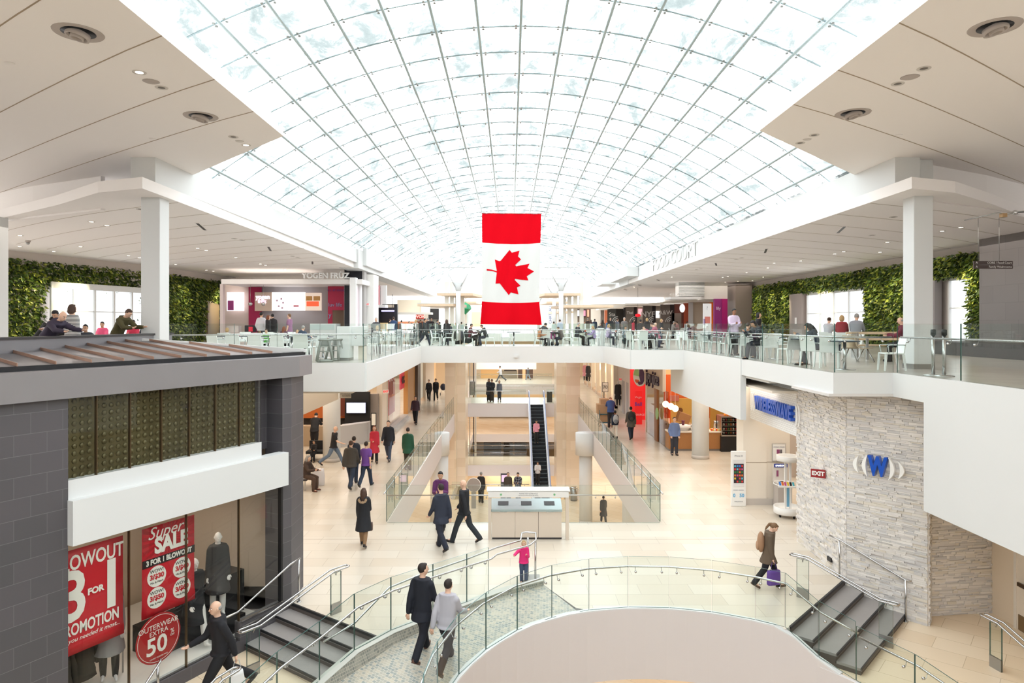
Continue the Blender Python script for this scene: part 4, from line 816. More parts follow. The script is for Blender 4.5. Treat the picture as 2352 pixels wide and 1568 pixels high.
tag(MB().box(-.01, .01, -.12, .12, -.2, .2).build('notice', M_sw, None, Matrix.Translation((17.48, 41.8, 1.25))), 'small white notice on the grey-brown pier', 'notice')
tag(MB().box(0, 1.6, -3, 3, 0, .45).build('planter_bench', mat('dark_bench', (70, 66, 64), .5), None, Matrix.Translation((15.1, 22.0, 0))), 'low dark bench before the grey tiled wall', 'bench')
# ================================================================ PEOPLE
def remesh(mb, vox, name, smooth=3):
    me = bpy.data.meshes.new('t'); me.from_pydata(mb.v, [], mb.f); o = bpy.data.objects.new('t', me); COL.objects.link(o)
    r = o.modifiers.new('r', 'REMESH'); r.mode = 'VOXEL'; r.voxel_size = vox
    s = o.modifiers.new('s', 'SMOOTH'); s.iterations = smooth; s.factor = .5
    dg = bpy.context.evaluated_depsgraph_get(); e = bpy.data.meshes.new_from_object(o.evaluated_get(dg)); e.name = name
    bpy.data.objects.remove(o); bpy.data.meshes.remove(me); e.materials.clear(); e.polygons.foreach_set('use_smooth', [True]*len(e.polygons)); return e
def rx(v, a): c, s = math.cos(a), math.sin(a); return Vector((v[0], v[1]*c-v[2]*s, v[1]*s+v[2]*c))
R_ = math.radians
POSES = dict(
    stand=dict(legs=[(2, 2), (-3, 3)], arms=[(3, 8, 12, 0), (-2, 8, 14, 0)]),
    walk=dict(legs=[(24, 6), (-18, 24)], arms=[(-20, 8, 12, 0), (20, 8, 22, 0)]),
    walk2=dict(legs=[(-16, 30), (20, 4)], arms=[(18, 8, 20, 0), (-18, 8, 14, 0)]),
    stride=dict(legs=[(32, 8), (-26, 30)], arms=[(-28, 10, 15, 0), (26, 10, 45, 0)], lean=6),
    lean=dict(legs=[(10, 4), (-4, 6)], arms=[(50, 10, 40, 10), (45, 10, 45, 10)], lean=32, head=(25, 0)),
    leanmore=dict(legs=[(12, 6), (-2, 8)], arms=[(65, 14, 20, 10), (60, 14, 25, 10)], lean=48, head=(10, 0)),
    hold=dict(legs=[(3, 3), (-3, 4)], arms=[(22, 6, 85, 25), (20, 6, 85, 25)], head=(15, 0)),
    pocket=dict(legs=[(4, 3), (-4, 2)], arms=[(-8, 16, 38, 18), (-8, 16, 38, 18)]),
    carry=dict(legs=[(14, 4), (-12, 16)], arms=[(6, 7, 14, 0), (10, 7, 70, 20)]),
    lookdown=dict(legs=[(20, 6), (-15, 20)], arms=[(4, 8, 10, 0), (0, 8, 12, 0)], head=(38, 0), lean=4),
    sit=dict(legs=[(82, 84), (78, 80)], arms=[(35, 8, 55, 15), (38, 8, 60, 15)], lean=6, sit=1, head=(12, 0)),
    sitlean=dict(legs=[(84, 96), (80, 70)], arms=[(55, 8, 70, 20), (50, 8, 70, 20)], lean=20, sit=1, head=(28, 0)),
    reach=dict(legs=[(4, 4), (-4, 4)], arms=[(25, 8, 100, 20), (60, 40, 30, 0)], head=(5, 0)),
    descend=dict(legs=[(14, 24), (2, 6)], arms=[(18, 8, 75, 22), (5, 8, 30, 5)], head=(18, 0)))
MC = {}
def figure(pose, fem, top, bottom, hair, lod, look=0, carry=None):
    key = (pose, fem, top, bottom, hair, lod, look)
    if key in MC: return MC[key]
    P = POSES[pose]; lean = R_(P.get('lean', 0)); vox = [.0095, .014, .022][lod]; sh = .088 if fem else .101; hw = .052
    hip = Vector((0, 0, 0)); sp = Vector((0, math.sin(lean), math.cos(lean))); fw = Vector((0, math.cos(lean), -math.sin(lean)))
    legs = []
    for s, (t, k) in zip((-1, 1), P['legs']):
        t, k = R_(t), R_(k); a = hip+Vector((s*hw, 0, -.01)); sx = s*.012
        kn = a+Vector((sx*.2, math.sin(t), -math.cos(t)))*.245; an = kn+Vector((0, math.sin(t-k), -math.cos(t-k)))*.245
        pt = (t-k)*.75 if not P.get('sit') else 0
        if pt > 0: pt *= .6
        ft = Vector((s*.12, math.cos(pt), math.sin(pt))).normalized(); legs.append((a, kn, an, ft))
    chest = hip+sp*.29; arms = []
    for s, (sw, ab, el, inn) in zip((-1, 1), P['arms']):
        sw, ab, el, inn = R_(sw), R_(ab), R_(el), R_(inn); a = chest+Vector((s*(sh-.008), 0, 0))-sp*.036
        d = Vector((s*math.sin(ab), math.sin(sw)*math.cos(ab), -math.cos(sw)*math.cos(ab))); e = a+d*.165
        sw2 = sw+el; d2 = Vector((s*math.sin(ab*.4)-s*math.sin(inn), math.sin(sw2), -math.cos(sw2))).normalized(); w = e+d2*.145; arms.append((a, e, w, d2, s))
    pit, yaw = P.get('head', (0, 0)); yaw = yaw+look
    neck = hip+sp*.325; HM = Matrix.Rotation(-R_(yaw), 3, 'Z') @ Matrix.Rotation(-R_(pit)-lean*.45, 3, 'X'); hc = neck+HM @ Vector((0, .012, .076))
    prof = [(-.05, .07, .055), (-.02, .098, .068), (.02, .098, .068), (.08, .080 if not fem else .072, .054), (.16, .098 if not fem else .088, .062), (.235, sh, .062), (.268, sh*.86, .054), (.290, sh*.52, .046), (.312, .040, .038)]
    def torso(mb, e=0, z0=-9, z1=9, sk=None):
        pr = [p for p in prof if z0 <= p[0] <= z1]
        if sk: pr = [(-sk, .100+sk*.12, .080+sk*.26), (-sk*.6, .102+sk*.06, .078+sk*.12)]+[(s, max(a, .09), max(b, .062)) for s, a, b in pr if s > -.03]
        rings = []
        for s, a, b in pr:
            c = hip+(sp*s if s > 0 else Vector((0, 0, 1))*s)
            rings.append([c+Vector((math.cos(q)*(a+e), 0, 0))+(fw if s > 0 else Vector((0, 1, 0)))*math.sin(q)*(b+e) for q in np.linspace(0, 2*PI, 14, endpoint=False)])
        mb.loft(rings)
    def limb(mb, pts, rs): mb.tube(pts, rs, 10); [mb.ell(p, (r, r, r), 0, 10, 6) for p, r in zip(pts, rs)]
    b = MB(); torso(b); b.tube([neck-sp*.045, neck+(hc-neck)*.5], [.034, .030], 10)
    b.ell(hc, (.043, .053, .062), 0, 16, 10, HM); b.ell(hc+HM @ Vector((0, .018, -.034)), (.030, .034, .030), 0, 12, 8, HM)
    for a, kn, an, ft in legs: limb(b, [a, a.lerp(kn, .5), kn, kn.lerp(an, .35), an], [.047, .045, .032, .034, .021]); b.tube([an-ft*.02, an+ft*.08+Vector((0, 0, -.018))], [.022, .018], 8)
    for a, e, w, d2, s in arms: limb(b, [a, a.lerp(e, .5), e, e.lerp(w, .4), w], [.032, .027, .022, .021, .014]); b.ell(w+d2*.026, (.017, .017, .030), 0, 10, 6, d2.to_track_quat('Z', 'Y').to_matrix())
    body = remesh(b, vox, 'body'); ex = MB()
    X = lambda x, y, z: hc+HM @ Vector((x, y, z))
    ex.tube([X(0, .050, .006), X(0, .059, -.012), X(0, .052, -.018)], [.004, .009, .007], 6)
    for s in (-1, 1):
        ex.ell(X(s*.043, -.002, -.006), (.006, .010, .016), 0, 8, 6, HM)
        ex.ell(X(s*.017, .047, .006), (.0075, .005, .0045), 3, 8, 6, HM); ex.ell(X(s*.017, .0505, .006), (.0038, .003, .0038), 1, 8, 6, HM)
        ex.tube([X(s*.008, .052, .017), X(s*.027, .046, .017)], .0028, 4, 1)
    ex.tube([X(-.014, .049, -.034), X(0, .053, -.033), X(.014, .049, -.034)], .0035, 5, 2)
    if lod < 2:
        for a, e, w, d2, s in arms:
            side = d2.cross(Vector((0, 1, .3))).normalized()*(1 if s > 0 else 1); pal = side.cross(d2).normalized()
            for j, ln in enumerate((.036, .042, .040, .031)):
                o = w+d2*.040+side*(j-1.5)*.0095; k1 = o+d2*ln*.5+pal*.004; k2 = k1+(d2*.75+pal*.6).normalized()*ln*.5; ex.tube([o-d2*.012, k1, k2], [.0055, .0050, .0040], 6)
            o = w+d2*.018+side*-.015*(1 if True else 0); ex.tube([o, o-side*.012+d2*.014+pal*.005, o-side*.012+d2*.032+pal*.010], [.0065, .0058, .0045], 6)
    bm = bmesh.new(); bm.from_mesh(body); n0 = len(bm.faces); me2 = ex.mesh('x', []); bm.from_mesh(me2); bm.to_mesh(body); bm.free()
    mi = [0]*n0+ex.m; 
    for q in range(4): body.materials.append(M_sw)
    body.polygons.foreach_set('material_index', mi); body.polygons.foreach_set('use_smooth', [True]*len(body.polygons)); body.update()
    out = dict(body=body)
    # top garment
    e = dict(cardigan=.016, shirt=.011, tee=.011, sweater=.013, suit=.010, coat=.014, puffer=.022)[top]; m = MB()
    torso(m, e, -.05, .32, .04 if P.get('sit') else dict(cardigan=.15, shirt=.045, tee=.06, sweater=.06, suit=.12, coat=.26 if fem else .14, puffer=.07)[top])
    if top in ('coat', 'puffer', 'suit'): m.ell(neck-sp*.03, (.052, .046, .022), 0, 12, 6)
    else: m.ell(neck-sp*.022, (.042, .040, .018), 0, 12, 6)
    m.ell(neck-sp*.048, (.078, .054, .034), 0, 14, 8)
    if top in ('suit', 'coat', 'puffer', 'cardigan', 'shirt'): m.ell(neck-sp*.016, (.043, .042, .020), 0, 12, 6)
    if top == 'coat' or top == 'puffer': m.ell(neck-sp*.02-fw*.045, (.05, .028, .035), 0, 12, 6)
    for a, el, w, d2, s in arms:
        if top == 'tee': limb(m, [a, a.lerp(el, .55)], [.036+e, .034+e])
        else: limb(m, [a, a.lerp(el, .5), el, el.lerp(w, .5), w-d2*.008], [.034+e, .029+e, .024+e, .023+e, .019+e*.8])
    out['top'] = remesh(m, vox, top)
    if not (top in ('suit', 'shirt') ) or True:
        if top in ('suit',):        # shirt front and tie strip
            m = MB(); c0 = hip+sp*.285+fw*(.058+e); c1 = hip+sp*.12+fw*(.060+e); m.add([c0+Vector((-.030, 0, 0)), c0+Vector((.030, 0, 0)), c1], [(0, 1, 2), (2, 1, 0)]); out['shirt_front'] = m.mesh('shirt_front', [])
    m = MB(); el_ = .008 if bottom != 'slim' else .003
    torso(m, el_-.005, -.05, .03)
    for a, kn, an, ft in legs:
        limb(m, [a, a.lerp(kn, .5), kn, kn.lerp(an, .5), an-Vector((0, 0, .005))], [.047+el_, .049+el_, .038+el_, .036+el_, (.034 if bottom != 'slim' else .026)+el_])
    out['trousers'] = remesh(m, vox, 'trousers')
    m = MB()
    for a, kn, an, ft in legs:
        rt = ft.cross(Vector((0, 0, 1))).normalized(); up = rt.cross(ft).normalized(); Mf = Matrix((rt, ft, up)).transposed()
        m.ell(an+ft*.035-up*.022, (.027, .078, .019), 0, 10, 6, Mf); m.ell(an-ft*.008-up*.010, (.024, .030, .028), 0, 10, 6, Mf)
        sole = [an+Mf @ Vector((.025*math.cos(q)*(1-.15*math.sin(q)), .035+.077*math.sin(q), -.036)) for q in np.linspace(0, 2*PI, 12, endpoint=False)]
        m.loft([[p-up*.006 for p in sole], [p+up*.010 for p in sole]])
    out['shoes'] = m.mesh('shoes', [])
    if hair:
        m = MB()
        if hair != 'bald':
            for q in range(1): m.ell(hc+HM @ Vector((0, -.014, .014)), (.0470, .050, .0560), 0, 16, 10, HM)
            m.ell(X(0, .016, .050), (.034, .026, .013), 0, 12, 6, HM)
        else:
            m.ell(X(0, -.018, -.002), (.0455, .040, .030), 0, 14, 8, HM)
        if hair == 'long': m.tube([X(0, -.030, .02), X(0, -.045, -.05), X(0, -.050, -.13), X(0, -.052, -.19)], [.046, .050, .044, .022], 10); [m.tube([X(s*.036, -.01, .02), X(s*.045, -.008, -.05), X(s*.046, .0, -.10)], [.018, .018, .008], 8) for s in (-1, 1)]
        if hair == 'bob': m.tube([X(0, -.022, .02), X(0, -.028, -.05), X(0, -.028, -.075)], [.046, .050, .034], 10); [m.tube([X(s*.038, -.004, .02), X(s*.043, .0, -.055)], [.018, .012], 8) for s in (-1, 1)]
        if hair == 'tail': m.tube([X(0, -.06, .03), X(0, -.082, .0), X(0, -.078, -.07), X(0, -.07, -.12)], [.012, .020, .018, .006], 8)
        if hair == 'cap': m.lathe([(.055, .0), (.05, .03), (.02, .055)], X(0, -.004, .018), 14)
        out['hair'] = remesh(m, vox*.8, 'hair', 2) if hair in ('long', 'bob', 'tail') or lod < 2 else m.mesh('hair', [])
    zmin = min((a[2]-ft.z*0-.045) for (_, _, a, ft) in legs)
    zmin = min(min(v.co.z for v in out['shoes'].vertices), 9)
    out['zmin'] = zmin; out['ztop'] = max(v.co.z for v in (out.get('hair') or out['body']).vertices)-zmin; out['legs'] = legs; out['arms'] = arms; out['hc'] = hc; out['neck'] = neck; out['sp'] = sp; out['fw'] = fw
    MC[key] = out; return out
SK = [(226, 184, 158), (206, 160, 128), (150, 104, 76), (110, 74, 54)]
HR = dict(black=(28, 24, 24), brown=(70, 48, 36), dark=(44, 34, 30), blond=(176, 144, 100), grey=(150, 146, 142), auburn=(120, 66, 40), ltbrown=(120, 90, 62))
STRIPE = mat('striped_knit', (230, 228, 224), .8)
def mkwave(m, c2, scale, axis='Z'):
    t = m.node_tree; b = t.nodes['Principled BSDF']; tcn = t.nodes.new('ShaderNodeTexCoord'); w = t.nodes.new('ShaderNodeTexWave'); w.bands_direction = axis; w.inputs['Scale'].default_value = scale
    r = t.nodes.new('ShaderNodeValToRGB'); r.color_ramp.interpolation = 'CONSTANT'; r.color_ramp.elements[1].position = .5; r.color_ramp.elements[0].color = b.inputs['Base Color'].default_value; r.color_ramp.elements[1].color = (*srgb(c2), 1)
    t.links.new(tcn.outputs['Object'], w.inputs[0]); t.links.new(w.outputs[0], r.inputs[0]); t.links.new(r.outputs[0], b.inputs['Base Color'])
mkwave(STRIPE, (36, 36, 42), 16)
M_argyle = mat('argyle_knit', (40, 46, 76), .8)
_t = M_argyle.node_tree; _b = _t.nodes['Principled BSDF']; _c = _t.nodes.new('ShaderNodeTexCoord'); _m = _t.nodes.new('ShaderNodeMapping'); _m.inputs['Rotation'].default_value = (0, PI/4, 0); _k = _t.nodes.new('ShaderNodeTexChecker'); _k.inputs['Scale'].default_value = 18; _k.inputs['Color1'].default_value = (*srgb((30, 32, 48)), 1); _k.inputs['Color2'].default_value = (*srgb((120, 120, 130)), 1)
_t.links.new(_c.outputs['Object'], _m.inputs[0]); _t.links.new(_m.outputs[0], _k.inputs[0]); _t.links.new(_k.outputs[0], _b.inputs['Base Color'])
SITS = []
def person(px, D, zf, ytop, face, pose, label, top=('shirt', (200, 200, 200)), bot=(40, 42, 48), hair=('short', 'dark'), skin=0, fem=False, shoes=(36, 30, 28), lod=None, group=None, H=None, X=None, bottom='reg', look=0, shirt=(210, 214, 222)):
    if zf == 0 and px > 1584: D = max(D, 7.6*F/(px-CX))
    elif zf == 0 and 1385 < px <= 1584: D = max(D, 28.5, 4.95*F/(px-CX))
    px_per = F/D
    if lod is None: lod = 0 if px_per > 85 else 1 if px_per > 44 else 2
    hs = 'cap' if hair[0] == 'cap' else (hair[0] if hair[0] != 'none' else None)
    f = figure(pose, fem, top[0], bottom, hs, lod, look)
    if H is None: H = (EYE-(ytop-HY)/px_per-zf)/f['ztop']
    x = PX(px, D) if X is None else X
    r = empty('person', (x, D, zf), -R_(face), label, 'person', group)
    S = Matrix.Translation((0, 0, -f['zmin']*H)) @ Matrix.Scale(H, 4)
    def part(name, me, mats):
        o = bpy.data.objects.new(name, me); o.matrix_local = S; link(o, r)
        if len(me.materials) == 0: me.materials.append(None)
        for i, q in enumerate(mats): o.material_slots[i].link = 'OBJECT'; o.material_slots[i].material = q
    sk = colm(SK[skin], .55, 'skin')
    part('body', f['body'], [sk, colm((30, 24, 22), .4, 'eye'), colm(tuple(int(c*.82) for c in SK[skin]), .5, 'lip'), colm((235, 232, 228), .3, 'eyewhite')])
    tm = top[1] if not isinstance(top[1], tuple) else colm(top[1], .8)
    part(dict(cardigan='cardigan', shirt='shirt', tee='t_shirt', sweater='sweater', suit='jacket', coat='coat', puffer='puffer_jacket')[top[0]], f['top'], [tm])
    if 'shirt_front' in f: part('shirt_front', f['shirt_front'], [colm(shirt, .8)])
    part('trousers', f['trousers'], [colm(bot, .85)]); part('shoes', f['shoes'], [colm(shoes, .4, 'leather')])
    if 'hair' in f: part('hair', f['hair'], [colm(HR[hair[1]], .7, 'hair')])
    if zf == 0 and pose.startswith('sit') and D < 60: SITS.append((r, label))
    return r, f, H, S
def wpt(r, f, H, p):                               # figure point -> world
    q = Vector((p.x*H, p.y*H, (p.z-f['zmin'])*H)); a = r.rotation_euler[2]; c, s = math.cos(a), math.sin(a)
    return Vector((r.location.x+q.x*c-q.y*s, r.location.y+q.x*s+q.y*c, r.location.z+q.z))
def DH(py, z): return (EYE-z)*F/(py-HY)
bk, nvy = (24, 24, 28), (28, 32, 46)
# ---- near figures
r1 = person(508, 11.95, ZP, 1385, 228, 'stride', 'balding older man in black shirt walking left past the shop window with a white bag', ('shirt', (26, 26, 32)), bk, ('bald', 'grey'), 0, shoes=(30, 28, 28), lod=0)
r2 = person(970, 12.85, Z(6.27), 1292, 22, 'walk', 'tall man in dark navy suit seen from behind on the mosaic ramp', ('suit', (24, 27, 38)), (22, 24, 34), ('short', 'dark'), 0, shoes=(84, 50, 36), lod=0, look=35)
r3 = person(1026, 12.5, Z(6.30), 1332, 18, 'stride', 'man in light grey shirt and dark trousers striding up the mosaic ramp', ('shirt', (176, 174, 182)), (26, 28, 38), ('short', 'dark'), 0, lod=0)
r4 = person(1203, DH(1340, ZL), ZL, 1240, 180, 'reach', 'toddler in pink top and jeans at the top of the ramp', ('sweater', (226, 44, 120)), (70, 84, 110), ('bob', 'blond'), 0, True, shoes=(52, 50, 58), lod=0)
r5 = person(1765, DH(1350, ZL), ZL, 1199, 105, 'lookdown', 'woman in brown patterned cardigan looking down, carrying a purple shopping bag', ('cardigan', (98, 82, 66)), (24, 24, 30), ('tail', 'ltbrown'), 0, True, shoes=(90, 66, 48), lod=0)
r6 = person(835, DH(1254, ZL), ZL, 1120, 0, 'carry', 'woman in black hooded winter coat with fur trim, seen from behind', ('coat', (26, 28, 34)), (140, 110, 80), ('long', 'brown'), 0, True, lod=0, bottom='slim')
r7 = person(1013, DH(1262, ZL), ZL, 1110, -35, 'walk2', 'man in dark blue suit walking away in front of the man in purple', ('suit', (40, 46, 62)), (34, 38, 52), ('short', 'dark'), 0, lod=0)
r8 = person(1066, DH(1247, ZL), ZL, 1102, -72, 'walk', 'bald man with glasses in black sweater walking left', ('sweater', (24, 26, 32)), (40, 46, 52), ('none', 'grey'), 0, lod=0)
r9 = person(1012, 20.2, ZL, 1081, 180, 'hold', 'man in purple shirt facing the camera, behind the suited man', ('shirt', (92, 40, 92)), bk, ('short', 'black'), 1, lod=0)
# ---- main level
person(860, DH(1063, ZL), ZL, 977, 165, 'carry', 'woman in red coat and white scarf with a cream handbag', ('coat', (188, 40, 58)), bk, ('long', 'auburn'), 0, True, lod=1)
person(892, DH(1057, ZL), ZL, 965, 180, 'walk', 'man in open black jacket and jeans walking towards the camera beside the woman in red', ('coat', (30, 32, 40)), (62, 72, 90), ('short', 'dark'), 0, lod=1)
person(937, 28.4, ZL, 981, 5, 'stand', 'man in dark green hooded jacket walking away beside the left glass rail', ('coat', (28, 74, 52)), (64, 54, 44), ('short', 'dark'), 0, lod=1)
person(766, DH(1069, ZL), ZL, 979, 80, 'stride', 'bald man in black t-shirt and jeans striding right past the white column', ('tee', (30, 30, 34)), (100, 116, 136), ('none', 'grey'), 0, lod=1)
person(806, DH(1121, ZL), ZL, 1011, 5, 'walk', 'man in brown quilted jacket seen from behind', ('puffer', (70, 64, 58)), (44, 54, 72), ('short', 'brown'), 0, lod=1)
person(813, DH(1108, ZL), ZL, 1001, 0, 'stand', 'man in navy jacket mostly hidden behind the brown quilted jacket', ('coat', (40, 46, 58)), (44, 54, 72), ('short', 'dark'), 0, lod=1)
person(841, DH(1117, ZL), ZL, 1013, 12, 'walk2', 'man in bright purple t-shirt and jeans seen from behind', ('tee', (116, 74, 158)), (44, 56, 76), ('short', 'dark'), 0, lod=1)
person(954, DH(974, ZL), ZL, 909, 180, 'walk', 'man in dark plum shirt walking towards the camera down the left walkway', ('shirt', (52, 30, 42)), bk, ('short', 'black'), 1, lod=1)
person(985, DH(921, ZL), ZL, 871, 178, 'walk', 'left one of two men in black suits on the far left walkway', ('suit', (26, 26, 32)), bk, ('short', 'brown'), 0)
person(1001, DH(920, ZL), ZL, 869, 180, 'walk2', 'right one of two men in black suits on the far left walkway', ('suit', (26, 26, 34)), bk, ('short', 'black'), 0)
person(976, 60, ZL, 857, 175, 'hold', 'far man in maroon shirt behind the two suited men', ('shirt', (110, 48, 54)), (50, 54, 64), ('short', 'brown'), 0)
person(988, 63, ZL, 854, -90, 'stand', 'far woman in olive jacket with dark hair behind the two suited men', ('coat', (96, 86, 70)), (50, 54, 64), ('long', 'black'), 1, True)
person(1123, 53.5, ZL, 869, 175, 'hold', 'woman with long dark hair on the escalator landing, left of the man in black', ('coat', (40, 42, 50)), bk, ('long', 'black'), 1, True)
person(1130, 53.1, ZL, 870, 180, 'hold', 'man in black sweater on the escalator landing, middle of three', ('sweater', (28, 30, 38)), (50, 40, 34), ('short', 'black'), 2)
person(1147, 53.2, ZL, 873, 180, 'stand', 'woman in grey sweater on the escalator landing, rightmost of three', ('sweater', (92, 96, 106)), (56, 58, 68), ('bob', 'black'), 1, True, bottom='slim')
person(1150, 71.5, ZL, 840, -85, 'stride', 'man in white shirt crossing the far bridge', ('shirt', (226, 228, 236)), (86, 92, 98), ('short', 'black'), 1)
person(1213, 74, ZL, 844, -40, 'walk', 'distant person in grey jacket before the far storefront', ('coat', (92, 98, 104)), (150, 170, 190), ('short', 'dark'), 1)
person(1549, DH(1045, ZL), ZL, 957, 178, 'pocket', 'man in blue shirt standing by the juice counter with a hand in his pocket', ('shirt', (106, 124, 166)), (52, 52, 60), ('short', 'dark'), 0, lod=1)
person(1403, 39.7, ZL, 914, 5, 'lean', 'delivery man in blue sweater pushing a trolley of boxes', ('sweater', (54, 76, 128)), (46, 42, 46), ('bald', 'auburn'), 0, lod=1)
person(1413, DH(1006, ZL), ZL, 942, 5, 'walk', 'young person in navy top and white trousers with a grey backpack', ('shirt', (30, 40, 60)), (222, 212, 200), ('short', 'black'), 2, True, lod=1, bottom='slim')
person(1449, DH(1009, ZL), ZL, 933, 0, 'walk2', 'man in brown-grey jacket carrying a black backpack, holding the young person\'s hand', ('coat', (84, 76, 68)), (34, 42, 58), ('short', 'black'), 1, lod=1)
person(722, 32.4, ZL, 950, -5, 'lean', 'security guard in black uniform leaning on the service desk', ('shirt', (22, 22, 26)), bk, ('short', 'black'), 0, lod=1)
person(704, 24.9, ZL, 1044, 110, 'sit', 'person in dark brown coat sitting on the bench behind the charcoal pillar', ('coat', (66, 50, 42)), (84, 64, 52), ('long', 'grey'), 0, True, lod=1, shoes=(100, 54, 38))
person(722, 30.2, ZL, 1010, 180, 'sit', 'person in black patterned coat sitting with their back to the camera below the guard', ('coat', (34, 32, 34)), bk, ('short', 'black'), 1, True, lod=1)
# ---- escalator and lower level
person(1232, 47.55, Z(6.08+.602*(51.3-47.55)), 964, 180, 'descend', 'man in pink shirt riding high on the escalator', ('shirt', (222, 150, 166)), (40, 40, 40), ('short', 'black'), 1, lod=1)
person(1235, 44.1, Z(6.08+.602*(51.3-44.1)), 1059, 180, 'hold', 'man in white shirt near the foot of the escalator', ('shirt', (222, 216, 214)), (42, 38, 36), ('short', 'dark'), 1, lod=1)
person(1105, 42.3, ZB, 1083, 15, 'stand', 'man in black jacket seen from behind on the lower level', ('suit', (40, 38, 38)), (58, 58, 56), ('short', 'grey'), 0, lod=1)
person(1167, 42.5, ZB, 1084, 178, 'stand', 'man in brown overcoat standing on the lower level', ('coat', (74, 66, 60)), (50, 54, 58), ('short', 'dark'), 0, lod=1)
person(1190, 42.4, ZB, 1084, 195, 'hold', 'man in argyle sweater talking on the lower level', ('sweater', M_argyle), (60, 66, 70), ('short', 'dark'), 0, lod=1)
person(1386, 38, ZB, 1138, 0, 'walk', 'dark-coated person on the lower level seen through the right glass', ('coat', (70, 68, 68)), (62, 60, 60), ('short', 'dark'), 1, True, lod=1)
# ---- upper level, left
LC = dict(zf=0)
person(108, 13.4, 0, 719, 110, 'leanmore', 'balding man in dark checked shirt leaning over at far left', ('shirt', (52, 44, 62)), (40, 42, 60), ('bald', 'grey'), 0, lod=0)
person(84, 15.2, 0, 726, 60, 'lean', 'dark-haired person in black at the far left, behind the balding man', ('sweater', (26, 26, 28)), bk, ('short', 'black'), 1, lod=0)
person(143, 15.6, 0, 712, 170, 'lean', 'man in pale pink shirt behind the woman in stripes', ('shirt', (214, 196, 204)), (50, 52, 60), ('short', 'black'), 1, lod=0)
person(165, 14.7, 0, 698, 15, 'stand', 'woman in black and white striped sweater seen from behind', ('sweater', STRIPE), (60, 62, 76), ('bob', 'brown'), 0, True, lod=0)
person(268, 16.3, 0, 709, 105, 'lean', 'bearded man in olive sweater bending forward beside the left column', ('sweater', (76, 70, 40)), (52, 52, 58), ('short', 'brown'), 0, lod=0)
for px, D, yt, c, lab, fem in ((236, 23, 738, (222, 90, 130), 'child in pink far behind the woman in stripes', True), (307, 23.5, 734, (196, 52, 80), 'person in crimson top seated by the bright left window', True), (337, 23, 737, (30, 34, 44), 'person in dark jacket half hidden by the left column', False), (198, 17, 744, (60, 64, 72), 'person in dark jacket bent low right of the woman in stripes', False)):
    person(px, D, 0, yt, 160, 'sit', lab, ('sweater', c), bk, ('short', 'black'), 1, fem, lod=1)
person(600, 28.8, 0, 716, 10, 'pocket', 'man in white shirt ordering at the yogurt shop', ('shirt', (206, 202, 206)), (50, 52, 60), ('short', 'black'), 1, lod=1)
person(616, 28.4, 0, 723, 60, 'stand', 'woman in black coat with auburn hair at the yogurt shop', ('coat', (28, 26, 28)), bk, ('bob', 'auburn'), 0, True, lod=1)
person(626, 29.6, 0, 720, -40, 'stand', 'person in black beside the auburn-haired woman', ('coat', (30, 26, 28)), bk, ('short', 'black'), 0, lod=1)
person(665, 29, 0, 720, -85, 'stand', 'man in mauve t-shirt facing left at the yogurt shop', ('tee', (150, 108, 140)), (48, 56, 76), ('short', 'ltbrown'), 0, lod=1)
for px, D, yt, c, hr, lab, fem, fc in ((595, 24, 759, (170, 160, 160), ('bob', 'ltbrown'), 'small child seated at a table, left of the boy in green', True, 0), (613, 24.5, 755, (110, 200, 90), ('short', 'brown'), 'boy in bright green shirt drinking at a table', False, 180), (651, 24.5, 749, (84, 44, 62), ('long', 'auburn'), 'woman in maroon seated with her long hair to the camera', True, 0), (684, 24.3, 757, (150, 150, 160), ('bob', 'blond'), 'small child seated between the woman in maroon and the man in navy', True, 180), (693, 23, 747, (50, 64, 84), ('short', 'grey'), 'grey-haired man in navy jacket seated with his back to the camera', False, 20), (520, 24, 752, (190, 196, 196), ('bob', 'blond'), 'pale-haired person seated behind the far left of the balcony glass', True, 0)):
    person(px, D, 0, yt, fc, 'sit', lab, ('coat' if 'navy' in lab else 'sweater', c), bk, hr, 0, fem, lod=1)
